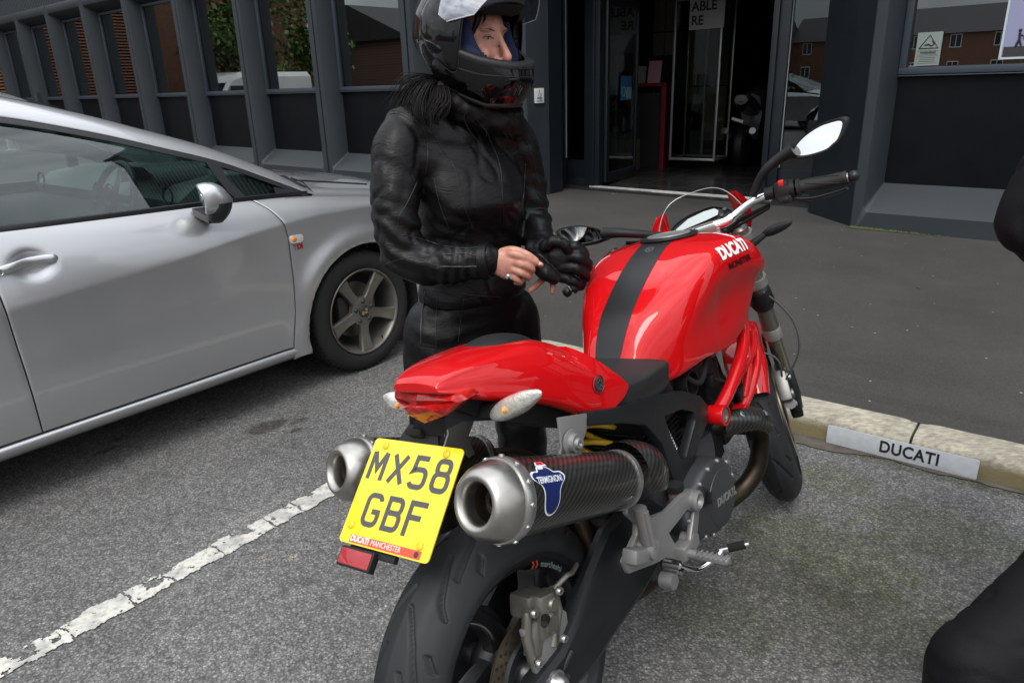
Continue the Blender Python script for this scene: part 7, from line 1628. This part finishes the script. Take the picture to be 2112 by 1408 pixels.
finger([(1022, 528, Yh+.012), (1052, 516, Yh+.022), (1084, 524, Yh+.012), (1106, 538, Yh+.004)], [.013, .0118, .0105, .0085])
# fingertips of the other hand under the glove
finger([(1120, 575, 1.90), (1105, 590, 1.875), (1092, 599, 1.865)], [.010, .0088, .0072]); finger([(1140, 575, 1.90), (1140, 592, 1.88), (1139, 602, 1.875)], [.0095, .0082, .0068])
eyes = [hp_(.0750, s_*.031, .009) for s_ in (-1, 1)]
def face(co, n):
    o = Vector((0, 0, 0))
    for e in eyes:
        q = co-e; g = math.exp(-(q.length/.0175)**2); o -= hx*.006*g
    # crease from nostril to the mouth corner, under-eye
    l = HB.transposed() @ (co-HC_)
    if l.x > .04:
        o -= n*.0018*math.exp(-((l.z+.030+(abs(l.y)-.016)*1.0)/.004)**2)*math.exp(-((abs(l.y)-.024)/.012)**2)
        o -= n*.0035*math.exp(-((l.z+.066)/.0022)**2)*math.exp(-(l.y/.022)**2)
    return o
bd_ = fuse(mb, 'body', skin, woman, .0032, 3, face)
BB = bvh_of([bd_])
def onface(y, z, lift=0.0):
    h = BB.ray_cast(hp_(.25, y, z), -hx, .4); return (h[0]+hx*lift) if h[0] else hp_(.08, y, z)
for s_ in (-1, 1):
    def ep(u, v, l): return onface(s_*(.031+u), .009+v, l)
    mb = MB(); rows = [[ep(-.0115+.023*j/10, k*(.0036*math.sin(math.pi*min(1, max(0, j/10)))**.8)+.0006*(j/10), .0010) for j in range(11)] for k in (1, .5, 0, -.45, -.85)]
    mb.loft(rows, False, False); mb.build('eye', MATS['eye_white'] if 'eye_white' in MATS else mat('eye_white', (.25, .20, .18), .15, coat=.6), woman, True, 180)
    c = ep(-.001, .0004, .0002); mb = MB(); mb.lathe([(.0014, .0036), (.0018, .0026), (.0020, .0)], c, hx, 16); mb.build('iris', mat('iris', (.016, .011, .008), .1, coat=1), woman)
    mb = MB(); mb.tube([ep(-.0125+.0255*j/10, .0040*math.sin(math.pi*j/10)**.8+.0006*(j/10), .0014) for j in range(11)], [.0004+.0009*math.sin(math.pi*min(1, (j+2)/12)) for j in range(11)], 5); mb.build('eyelashes', hairb, woman)
    mb = MB(); mb.tube([ep(-.010+.022*j/10, .0082*math.sin(math.pi*j/10)**.6, .0003) for j in range(11)], .0008, 5); mb.build('eyelid_crease', mat('lid_shade', (.20, .085, .06), .6), woman)
    mb = MB(); mb.tube([ep(-.014+.034*j/8, .0175+.0045*math.sin(j/8*2.4), .0008) for j in range(9)], [.0012, .0018, .0021, .0021, .002, .0017, .0014, .001, .0006], 6, flat=.6); mb.build('eyebrow', hairb, woman)
mb = MB(); mb.tube([hp_(.0925-.5*y*y*14, y, -.062+.0015*math.cos(y*160)) for y in [(-.022+.0044*k) for k in range(11)]], [.001, .0025, .0036, .0042, .0044, .004, .0044, .0042, .0036, .0025, .001], 8); mb.tube([hp_(.0905-.5*y*y*14, y, -.0695) for y in [(-.019+.0038*k) for k in range(11)]], [.001, .003, .004, .0048, .005, .005, .005, .0048, .004, .003, .001], 8); mb.build('lips', lipm, woman)
mb = MB()
for nlp in ((1114.5, 544.5, Yh-.021),): mb.sphere(V(*nlp), (.0052, .0018, .0042), 10)
mb.build('fingernail', mat('nail', (.62, .36, .30), .25, coat=.5), woman)
c = V(1049, 570, Yh-.022); mb = MB(); axr = (V(1066, 577, Yh-.018)-V(1048, 563, Yh-.010)).normalized()
mb.lathe([(-.003, .0108), (-.003, .0122), (.003, .0122), (.003, .0108)], c+Vector((.0, .012, 0)), axr, 20); mb.sphere(c+Vector((-.001, -.002, 0)), (.005, .003, .007), 10); mb.tube([c+Vector((.005, -.001, .004)), c+Vector((.006, -.002, -.006))], .0022, 8); mb.build('silver_ring', chrome, woman)
# ---- glove being pulled on
mb = MB(); Yg = 1.885
mb.tube([V(1092, 520, Yg+.03), V(1110, 522, Yg+.01), V(1135, 530, Yg), V(1160, 540, Yg-.005), V(1172, 545, Yg-.005)], [.034, .038, .042, .046, .044], 18, True, .62, up=(0, -1, 0))
def gf(pts, rs): limb(mb, [V(*p) for p in pts], rs, 14, 4)
gf([(1125, 508, Yg-.020), (1142, 497, Yg-.030), (1162, 503, Yg-.034), (1172, 515, Yg-.03)], [.016, .0155, .0145, .012])
gf([(1160, 512, Yg-.008), (1185, 508, Yg-.015), (1200, 516, Yg-.010), (1208, 526, Yg-.004)], [.017, .0155, .014, .012])
gf([(1165, 530, Yg-.016), (1192, 530, Yg-.026), (1210, 542, Yg-.016), (1214, 552, Yg-.004)], [.018, .0165, .0145, .012])
gf([(1162, 550, Yg-.018), (1188, 554, Yg-.026), (1206, 565, Yg-.014), (1208, 574, Yg)], [.018, .0160, .0145, .012])
gf([(1150, 568, Yg-.012), (1175, 577, Yg-.018), (1194, 586, Yg-.008), (1200, 592, Yg+.004)], [.017, .0150, .0135, .011])
mb.tube([V(1100, 535, Yg-.01), V(1125, 560, Yg-.015), (V(1150, 575, Yg-.01))], [.030, .034, .028], 14, True, .7)
def gw(co, n): return n*(.0025*noise.fractal(co*26, 1, 2, 3)+.0022*math.sin(co.x*240+5*noise.noise(co*20))*(.5+.5*noise.noise(co*12)))
gl = fuse(mb, 'left_glove', glovem, woman, .0032, 3, gw)
mb = MB()
for pts in ([(1150, 522), (1172, 518), (1192, 520)], [(1150, 538), (1175, 541), (1196, 548)], [(1145, 556), (1170, 564), (1190, 572)]):
    pass
# ---- seams and zips laid on the leather
JB = bvh_of([jk, tr])
def lay(ptsz, sc=2.2, ox=720, oy=120, r_=.0012, name='seam', m_=None, lift=.0006):
    mb = MB(); P = spline([Vector((x, y, 0)) for x, y in ptsz], 10); o = []
    org = wl((0, 0, EYE))
    for p in P:
        d = ray(ox+p.x/sc, oy+p.y/sc).normalized(); h = JB.ray_cast(org, d, 6)
        if h[0]: o.append(h[0]-d*lift)
    if len(o) > 2:
        sm = [o[0]]+[(o[i-1]+o[i]*2+o[i+1])/4 for i in range(1, len(o)-1)]+[o[-1]]
        if max((sm[i+1]-sm[i]).length for i in range(len(sm)-1)) < .05: mb.tube(sm, r_, 5); mb.build(name, m_ or seamm, woman, True, 180)
seamm = mat('seam_piping', (.012, .012, .012), .40); zipm = mat('zip_dark', (.05, .05, .05), .35, .5)
for s_ in ([(120, 300), (150, 258), (220, 238), (300, 280), (345, 340), (358, 430), (345, 540)], [(92, 430), (120, 392), (160, 386), (220, 430), (268, 500), (300, 560)], [(375, 325), (420, 410), (475, 490), (510, 640), (565, 780)], [(385, 545), (410, 660), (455, 780)], [(240, 802), (330, 820), (420, 848), (520, 862), (635, 850)], [(775, 310), (822, 420), (860, 560), (890, 640)], [(800, 480), (792, 620), (774, 740)], [(310, 560), (262, 660), (226, 720), (222, 770)], [(260, 1040), (400, 1052), (560, 1075), (690, 1085)], [(520, 1090), (505, 1200), (495, 1290)], [(400, 1080), (394, 1200), (396, 1380)], [(150, 940), (280, 905), (400, 945)], [(110, 315), (150, 270), (222, 250), (296, 292)], [(820, 690), (870, 680), (900, 690)]):
    lay(s_)
lay([(592, 300), (640, 372), (685, 490), (695, 620), (700, 800)], r_=.0022, name='front_zip_flap', m_=leat)
lay([(420, 892), (520, 885), (570, 893), (628, 882)], r_=.0018, name='sleeve_zip', m_=zipm); lay([(410, 945), (500, 946), (620, 944)], r_=.0018, name='sleeve_zip', m_=zipm)
lay([(345, 1062), (328, 1180), (326, 1300)], r_=.0022, name='pocket_zip', m_=zipm)
mb = MB(); mb.lathe([(-.012, .0445), (-.010, .0475), (.012, .0465), (.014, .043)], V(1002, 537, 1.80), V(1004, 536, 1.80)-V(945, 541, 1.82), 28); mb.build('cuff', leat, woman)
mb = MB(); mb.lathe([(-.01, .062), (-.01, .066), (.040, .061), (.042, .056)], tc0(1.325, -.008), (.10, -.12, 1), 28); mb.build('collar', leat, woman)
# red scarf
mb = MB(); mb.lathe([(-.03, .055), (-.02, .066), (.01, .068), (.03, .058), (.035, .05)], tc0(1.365, .030), (0, 0, 1), 24); mb.tube([V(955, 200, 1.955), V(1000, 210, 1.945), V(1045, 212, 1.955)], [.014, .020, .014], 12); sc_ = fuse(mb, 'scarf', mat('scarf_red', (.06, .002, .006), .9, bump=(120, .6)), woman, .005, 1, lambda co, n: n*.008*noise.noise(co*40))
# ---- helmet
gloss = mat('helmet_black', (.0015, .0015, .002), .4, coat=.8, coatr=.01, spec=.05); hrub = mat('helmet_rubber', (.010, .010, .011), .55); liner = mat('navy_liner', (.008, .013, .048), .9, bump=(500, .5)); pad = mat('black_lining', (.006, .006, .008), .9)
HZ = [(-.150, .146, -.070, .104), (-.125, .162, -.092, .118), (-.095, .174, -.118, .127), (-.05, .168, -.144, .134), (0, .160, -.156, .137), (.05, .150, -.152, .133), (.090, .128, -.136, .119), (.120, .098, -.108, .096), (.140, .062, -.072, .066), (.150, .022, -.03, .028)]
hpit = math.radians(4); hx2 = (hf*math.cos(hpit)-Vector((0, 0, 1))*math.sin(hpit)); hy2 = Vector((0, 0, 1)).cross(hf).normalized(); hz2 = hx2.cross(hy2); HB2 = basis(hx2, hy2, hz2); HH = HC_+Vector((0, 0, .006))-hf*.004
def shell(az, z, k=1.0, dz=0):
    f, b_, y = lerp_tab(HZ, z); c_, s_ = math.cos(az), math.sin(az); a_ = f if c_ > 0 else -b_
    e = .92; X_ = a_*math.copysign(abs(c_)**e, c_)*k; lift = max(0, min(1, -z/.15))*max(0, (.11-X_)/.22)*.078; return HH+HB2 @ Vector((X_, y*math.copysign(abs(s_)**e, s_)*k, z+dz+lift))
def mk_shell(k, opening, zs, name, m_, par=woman, na=120):
    mb = MB(); idx = {}; fs = []
    for i, z in enumerate(zs):
        for j in range(na): idx[(i, j)] = len(mb.v); mb.v.append(tuple(shell(2*math.pi*j/na, z, k)))
    for i in range(len(zs)-1):
        for j in range(na):
            az = 2*math.pi*(j+.5)/na; az = az-2*math.pi if az > math.pi else az
            if opening(az, (zs[i]+zs[i+1])/2): continue
            mb.f.append((idx[(i, j)], idx[(i, (j+1) % na)], idx[(i+1, (j+1) % na)], idx[(i+1, j)])); mb.mi.append(0)
    used = sorted({q for f in mb.f for q in f}); mp_ = {q: i for i, q in enumerate(used)}; mb.v = [mb.v[q] for q in used]; mb.f = [tuple(mp_[q] for q in f) for f in mb.f]
    return mb.build(name, m_, par, True, 180)
zs = [-.150+.300*i/60 for i in range(61)]
AZM = 1.27
def zlo(az): return -.060+.026*(abs(az)/AZM)**2
def zhi(az): return .092-.044*(abs(az)/AZM)**2
opn = lambda az, z: abs(az) < AZM and zlo(az) < z < zhi(az)
hel = mk_shell(1.0, opn, zs, 'helmet_shell', gloss)
mb = MB(); mb.loft([[shell(2*math.pi*j/60, .1499, 1) for j in range(60)], [shell(2*math.pi*j/60, .1499, .02, .002) for j in range(60)]], True, True); mb.build('helmet_crown', gloss, woman)
ringp_ = [(a, zlo(a)) for a in [-AZM+2*AZM*k/40 for k in range(41)]]+[(AZM, z) for z in [zlo(AZM)+(zhi(AZM)-zlo(AZM))*k/8 for k in range(1, 8)]]+[(a, zhi(a)) for a in [AZM-2*AZM*k/40 for k in range(41)]]+[(-AZM, z) for z in [zhi(AZM)+(zlo(AZM)-zhi(AZM))*k/8 for k in range(1, 8)]]
def sm_loop(L): n_ = len(L); return [((L[i-1][0]+L[i][0]*2+L[(i+1) % n_][0])/4, (L[i-1][1]+L[i][1]*2+L[(i+1) % n_][1])/4) for i in range(n_)]
for _ in range(2): ringp_ = sm_loop(ringp_)
mb = MB(); rows = [[shell(a*s_, z+dz if z > .0 else z-dz, k) for a, z in ringp_] for k, dz, s_ in ((1.004, .008, 1.02), (1.018, .002, 1.0), (1.012, -.006, .985), (.97, -.009, .975), (.86, -.012, .95))]
mb.loft(rows, True, False); mb.build('visor_opening_seal', hrub, woman, True, 180)
mb = MB(); rows = [[shell(2*math.pi*j/80, -.150, k, dz) for j in range(80)] for k, dz in ((1.004, .006), (1.012, -.001), (1.0, -.008), (.94, -.008), (.82, .004), (.78, .02))]; mb.loft(rows, True, False); mb.build('neck_roll', hrub, woman, True, 180)
# navy cheek lining and dark brow pad inside
def lin(az, z): return abs(az) < .80 and -.075 < z < .055+.0*az
mk_shell(.80, lambda az, z: (abs(az) < 1.48-.95*max(0, min(1, (.035-z)/.085))) and z > -.058-.02*math.cos(az) and z < .060, [-.14+.25*i/50 for i in range(51)], 'cheek_lining', liner)
for s_ in (-1, 1):
    mb = MB(); secs = []
    for z, d_, w_ in ((-.085, .045, .028), (-.06, .062, .032), (-.035, .058, .028), (-.01, .040, .022), (.02, .026, .018), (.045, .02, .015)):
        c = HH+HB2 @ Vector((d_*.95, s_*.080, z)); secs.append([c+HB2 @ Vector((.040*math.cos(2*math.pi*j/14), s_*w_*math.sin(2*math.pi*j/14), 0)) for j in range(14)])
    mb.loft(grid_smooth(secs, 3, 2), True, True); mb.build('cheek_pad', liner, woman)
mb = MB(); rows = [[HH+HB2 @ Vector((x_*math.cos(a), y_*math.sin(a), z_)) for a in [-1.3+2.6*j/24 for j in range(25)]] for x_, y_, z_ in ((.145, .122, .080), (.125, .108, .062), (.105, .094, .056), (.098, .088, .075))]; mb.loft(rows, False, False); mb.build('brow_pad', pad, woman)
# side pods over the visor pivots
for s_ in (-1, 1):
    def sp_pt(a, b_, k): return shell(s_*(1.52+a), .018+b_, k)
    ptl = [(-.40, .050), (-.28, .080), (-.02, .098), (.24, .085), (.38, .045), (.36, -.005), (.20, -.055), (-.06, -.098), (-.22, -.100), (-.30, -.06), (-.36, .0)]
    pl_ = [(p.x, p.y) for p in spline([Vector((x, y, 0)) for x, y in ptl], 4, True)]
    mb = MB(); rows = [[sp_pt(a*q, b_*q, k) for a, b_ in pl_] for q, k in ((1.03, .998), (1.0, 1.018), (.96, 1.030), (.8, 1.036), (.5, 1.040), (.2, 1.041), (.01, 1.041))]; mb.loft(rows, True, False); mb.build('visor_pod', gloss, woman, True, 60)
    mb = MB(); mb.tube([sp_pt(a*1.04, b_*1.04, 1.004) for a, b_ in pl_]+[sp_pt(pl_[0][0]*1.04, pl_[0][1]*1.04, 1.004)], .0016, 5, False); mb.build('pod_groove', hrub, woman)
# raised clear visor
vism = bpy.data.materials.new('smoked_visor'); vism.use_nodes = True; t_ = vism.node_tree; t_.nodes.clear()
o_ = t_.nodes.new('ShaderNodeOutputMaterial'); a_ = t_.nodes.new('ShaderNodeBsdfTransparent'); a_.inputs[0].default_value = (.62, .63, .68, 1); g_ = t_.nodes.new('ShaderNodeBsdfGlossy'); g_.inputs['Roughness'].default_value = .05; g_.inputs[0].default_value = (.85, .86, .92, 1); mxx = t_.nodes.new('ShaderNodeMixShader')
lw = t_.nodes.new('ShaderNodeLayerWeight'); lw.inputs[0].default_value = .35; mr_ = t_.nodes.new('ShaderNodeMapRange'); mr_.inputs[3].default_value = .24; mr_.inputs[4].default_value = .9
t_.links.new(lw.outputs['Facing'], mr_.inputs[0]); t_.links.new(mr_.outputs[0], mxx.inputs[0]); t_.links.new(a_.outputs[0], mxx.inputs[1]); t_.links.new(g_.outputs[0], mxx.inputs[2]); t_.links.new(mxx.outputs[0], o_.inputs[0])
PV = Vector((.000, 0, .030)); va = math.radians(-60)
RV = Matrix.Rotation(va, 3, 'Y')
def vp(az, z, k=1.05):
    f, b_, y = lerp_tab(HZ, max(-.06, min(.10, z))); q = Vector((f*k*math.cos(az), y*k*math.sin(az), z)); q = PV+RV @ (q-PV); return HH+HB2 @ q
def vlow(az): u = abs(az)/1.42; return -.062+.012*u**2+(.050*max(0, u-.80)/.20 if u > .80 else 0)
def vtop(az): u = abs(az)/1.42; return .090-.058*u**2
mb = MB(); rows = [[vp(a, vlow(a)+(vtop(a)-vlow(a))*t, 1.05+.01*math.sin(t*3.1)) for a in [-1.42+2.84*j/60 for j in range(61)]] for t in [k/12 for k in range(13)]]
mb.loft(rows, False, False); vs_ = mb.build('visor', vism, woman, True, 180)
mb = MB(); mb.tube([vp(a, vlow(a), 1.05) for a in [-1.42+2.84*j/60 for j in range(61)]], .0014, 5); mb.build('visor_edge', mat('visor_rim', (.45, .46, .52), .15, coat=1), woman)
for s_ in (-1, 1): mb = MB(); mb.lathe([(0, .005), (.002, .005), (.003, .003), (.003, 0)], vp(s_*.80, .015, 1.062), HB2 @ (RV @ Vector((.6, s_*.8, 0))), 14); mb.build('visor_pin', boltm, woman)
mb = MB(); mb.box(shell(0, -.062, 1.012), (.012, .050, .006), HB2); 
for k in (-.32, .32): mb.tube([shell(k-.09, -.090, 1.002), shell(k+.09, -.088, 1.002)], .0028, 6)
mb.build('chin_vents', hrub, woman)
mb = MB(); mb.tube([shell(a, -.072-.012*math.cos(a), 1.002) for a in [-1.5+3.0*j/50 for j in range(51)]], .0013, 5); mb.build('chin_bar_groove', hrub, woman)
# ---- hair from under the helmet
rnd = random.Random(11)
def strands(n_, root_fn, mids, spread, name, r0=.0024):
    mb = MB()
    for k in range(n_):
        p0 = root_fn(); u = rnd.random(); path = [p0]
        off_ = Vector((rnd.gauss(0, 1), rnd.gauss(0, 1), rnd.gauss(0, 1)))
        ln = rnd.uniform(.65, 1.08)
        for i, m_ in enumerate(mids):
            t_ = (i+1)/len(mids)
            if t_ > ln: break
            a_, b_ = m_; path.append(a_+(b_-a_)*u+off_*spread*t_)
        if len(path) < 3: continue
        P = spline(path, 5); n2 = len(P); ph = rnd.uniform(0, 6); fr_ = rnd.uniform(.25, .5); am = rnd.uniform(.001, .005); wx = Vector((rnd.gauss(0, 1), rnd.gauss(0, 1), rnd.gauss(0, .4))).normalized(); P = [p+wx*am*math.sin(i*fr_+ph)*(i/n2) for i, p in enumerate(P)]; mb.tube(P, [r0*(1-.85*(i/(n2-1))**1.5)*rnd.uniform(.9, 1.1) for i in range(n2)], 5)
    mb.build(name, hairm, woman, True, 180)
def rfn(a0, a1): return lambda: shell(rnd.uniform(a0, a1), -.148, rnd.uniform(.80, .97))
# wild sweep to her right/back (picture left)
strands(230, rfn(-2.9, -1.7), [(V(858, 165, 1.99), V(892, 172, 1.93)), (V(832, 185, 1.98), V(878, 195, 1.905)), (V(815, 212, 1.98), V(874, 222, 1.885)), (V(808, 236, 1.97), V(880, 252, 1.875)), (V(800, 246, 1.97), V(895, 268, 1.87))], .0105, 'hair', .0015)
strands(190, rfn(-2.4, -1.2), [(V(885, 180, 1.95), V(925, 190, 1.90)), (V(878, 210, 1.92), V(925, 215, 1.875)), (V(868, 235, 1.90), V(905, 240, 1.87)), (V(880, 258, 1.89), V(896, 262, 1.868))], .0100, 'hair', .0016)
strands(34, rfn(-2.8, -1.9), [(V(850, 152, 1.99), V(880, 160, 1.95)), (V(822, 160, 1.99), V(850, 172, 1.93)), (V(806, 190, 2.0), V(835, 200, 1.93)), (V(785, 212, 2.0), V(812, 235, 1.93))], .012, 'hair', .0013)
strands(50, rfn(-1.1, 1.1), [(V(960, 225, 1.93), V(1075, 235, 1.98)), (V(965, 250, 1.93), V(1080, 265, 1.99)), (V(985, 270, 1.93), V(1085, 290, 2.0)), (V(990, 285, 1.935), V(1080, 305, 2.0))], 0.016, 'hair', .0014)
mb = MB(); mb.tube(spline([V(900, 180, 1.97), V(955, 222, 1.96), V(1030, 250, 1.985), V(1068, 262, 2.03)], 6), [.030+.012*math.sin(i/18*3.1) for i in range(19)], 14); mb.tube([V(1060, 230, 2.0), V(1068, 290, 2.03)], [.03, .012], 12); fuse(mb, 'hair_mass', hairm, woman, .006, 3, lambda co, n: n*.006*noise.noise(co*45))
mb = MB(); mb.tube([hp_(.070, -.040, .070), hp_(.074, -.046, .052), hp_(.070, -.050, .040)], [.004, .003, .0008], 5); mb.tube([hp_(.060, -.052, .070), hp_(.062, -.060, .045), hp_(.052, -.066, .020), hp_(.045, -.069, .0)], [.010, .008, .005, .001], 7); mb.build('fringe', hairm, woman)
# ------------------------------------------------------------------ second person at the right edge
MBs = Vector((1.15, 1.28, 0)); man = empty('person', tuple(MBs), (0, 0, 0), 'person in loose black jacket and trousers cut off by the right picture edge', 'person')
cloth = mat('black_cloth', (.0042, .0038, .0050), .70, bump=(420, .6), spec=.22)
def ml(x, y, z): return Vector((x, y, z))-MBs
def fold(c, sc, k=1.0):
    return lambda co, n: n*k*(.007*noise.fractal(co*5, 1, 2, 3)-.0045*max(0, .10-abs(noise.noise(Vector((co.x*7+co.z*9, co.y*7, co.z*3-co.x*8)))))/.10+.0*math.sin(co.dot(Vector((.4, .5, 1)))*sc+5*noise.noise(co*6)))
mb = MB(); limb(mb, [ml(1.20, 1.30, 1.39), ml(1.045, 1.32, 1.285), ml(.985, 1.335, 1.145)], [.080, .078, .074]); limb(mb, [ml(.985, 1.335, 1.135), ml(1.04, 1.25, 1.07), ml(1.14, 1.16, 1.03)], [.075, .062, .05])
limb(mb, [ml(1.42, 1.34, 1.38), ml(1.50, 1.30, 1.22), ml(1.50, 1.24, 1.08)], [.07, .066, .062]); limb(mb, [ml(1.50, 1.24, 1.08), ml(1.38, 1.12, 1.02)], [.06, .048])
mb.loft([[ml(1.30, 1.32, z)+Vector((w_*math.cos(a), d_*math.sin(a), 0)) for a in [2*math.pi*j/24 for j in range(24)]] for z, w_, d_ in ((1.46, .08, .07), (1.42, .17, .10), (1.30, .20, .13), (1.10, .19, .13), (.95, .18, .13), (.84, .165, .12), (.78, .15, .11))], True, True)
fuse(mb, 'jacket', cloth, man, .010, 5, fold(0, 70))
mb = MB(); limb(mb, [ml(1.24, 1.22, .78), ml(1.07, 1.13, .515), ml(.815, 1.035, .385)], [.115, .092, .076]); limb(mb, [ml(.815, 1.035, .385), ml(.85, 1.07, .25), ml(.90, 1.10, .09)], [.078, .080, .085]); limb(mb, [ml(1.30, 1.34, .80), ml(1.33, 1.36, .45), ml(1.34, 1.42, .09)], [.12, .09, .08])
mb.loft([[ml(1.29, 1.30, z)+Vector((w_*math.cos(a), d_*math.sin(a), 0)) for a in [2*math.pi*j/24 for j in range(24)]] for z, w_, d_ in ((.95, .15, .11), (.86, .18, .13), (.76, .18, .14), (.70, .14, .12))], True, True)
fuse(mb, 'trousers', cloth, man, .010, 5, fold(0, 60, 1.1))
mb = MB(); mb.sphere(ml(1.28, 1.30, 1.66), (.078, .095, .115), 24); mb.sphere(ml(1.27, 1.225, 1.62), (.05, .04, .06), 16); mb.sphere(ml(1.265, 1.195, 1.645), (.012, .02, .018), 10); mb.tube([ml(1.29, 1.32, 1.58), ml(1.30, 1.33, 1.42), ml(1.3, 1.33, 1.2)], [.055, .06, .10], 16)
for s_ in (-1, 1): mb.sphere(ml(1.28+s_*.078, 1.31, 1.645), (.012, .02, .03), 10)
limb(mb, [ml(1.30, 1.33, 1.36), ml(1.09, 1.32, 1.27), ml(1.0, 1.335, 1.14)], [.04, .03, .025]); limb(mb, [ml(1.0, 1.335, 1.14), ml(1.06, 1.24, 1.07), ml(1.14, 1.16, 1.03), ml(1.19, 1.11, 1.015)], [.025, .025, .027, .028]); limb(mb, [ml(1.30, 1.33, 1.36), ml(1.50, 1.30, 1.22), ml(1.50, 1.24, 1.08), ml(1.38, 1.12, 1.02), ml(1.33, 1.09, 1.01)], [.05, .045, .04, .03, .028])
for bx_, s_ in ((1.22, 1), (1.30, -1)):
    for k in range(4): limb(mb, [ml(bx_-s_*.02, 1.09, 1.03-.018*k), ml(bx_+s_*.02, 1.065, 1.02-.019*k), ml(bx_+s_*.045, 1.07, 1.005-.019*k)], [.0105, .0095, .008], 10, 3)
    limb(mb, [ml(bx_-s_*.03, 1.11, 1.03), ml(bx_+s_*.0, 1.085, 1.055), ml(bx_+s_*.03, 1.075, 1.05)], [.012, .011, .009], 10, 3)
limb(mb, [ml(1.3, 1.33, 1.3), ml(1.3, 1.32, .85), ml(1.08, 1.14, .515), ml(.84, 1.045, .375), ml(.90, 1.10, .08)], [.08, .09, .05, .035, .035]); limb(mb, [ml(1.3, 1.33, .85), ml(1.33, 1.36, .45), ml(1.34, 1.40, .08)], [.1, .06, .04]); fuse(mb, 'body', skin, man, .0045, 3)
for s_ in (-1, 1): mb = MB(); mb.sphere(ml(1.27+s_*.032, 1.207, 1.665), .011, 14); mb.build('eye', MATS['eye_white'], man)
mb = MB(); mb.sphere(ml(1.283, 1.322, 1.695), (.085, .098, .105), 20); fuse(mb, 'hair', hairm, man, .006, 2, lambda co, n: n*.006*noise.noise(co*50))
for c, d_ in ((ml(.90, 1.10, 0), Vector((-.75, -.55, 0))), (ml(1.34, 1.41, 0), Vector((-.4, -.9, 0)))):
    d_.normalize(); mb = MB(); mb.tube([c-d_*.07+Vector((0, 0, .045)), c+d_*.05+Vector((0, 0, .045)), c+d_*.17+Vector((0, 0, .035)), c+d_*.20+Vector((0, 0, .03))], [.040, .048, .042, .020], 14); mb.box(c+d_*.06+Vector((0, 0, .012)), (.29, .09, .022), basis(d_, Vector((-d_.y, d_.x, 0)), (0, 0, 1)), .006); fuse(mb, 'shoe', MATS['boot_leather'], man, .007, 4)
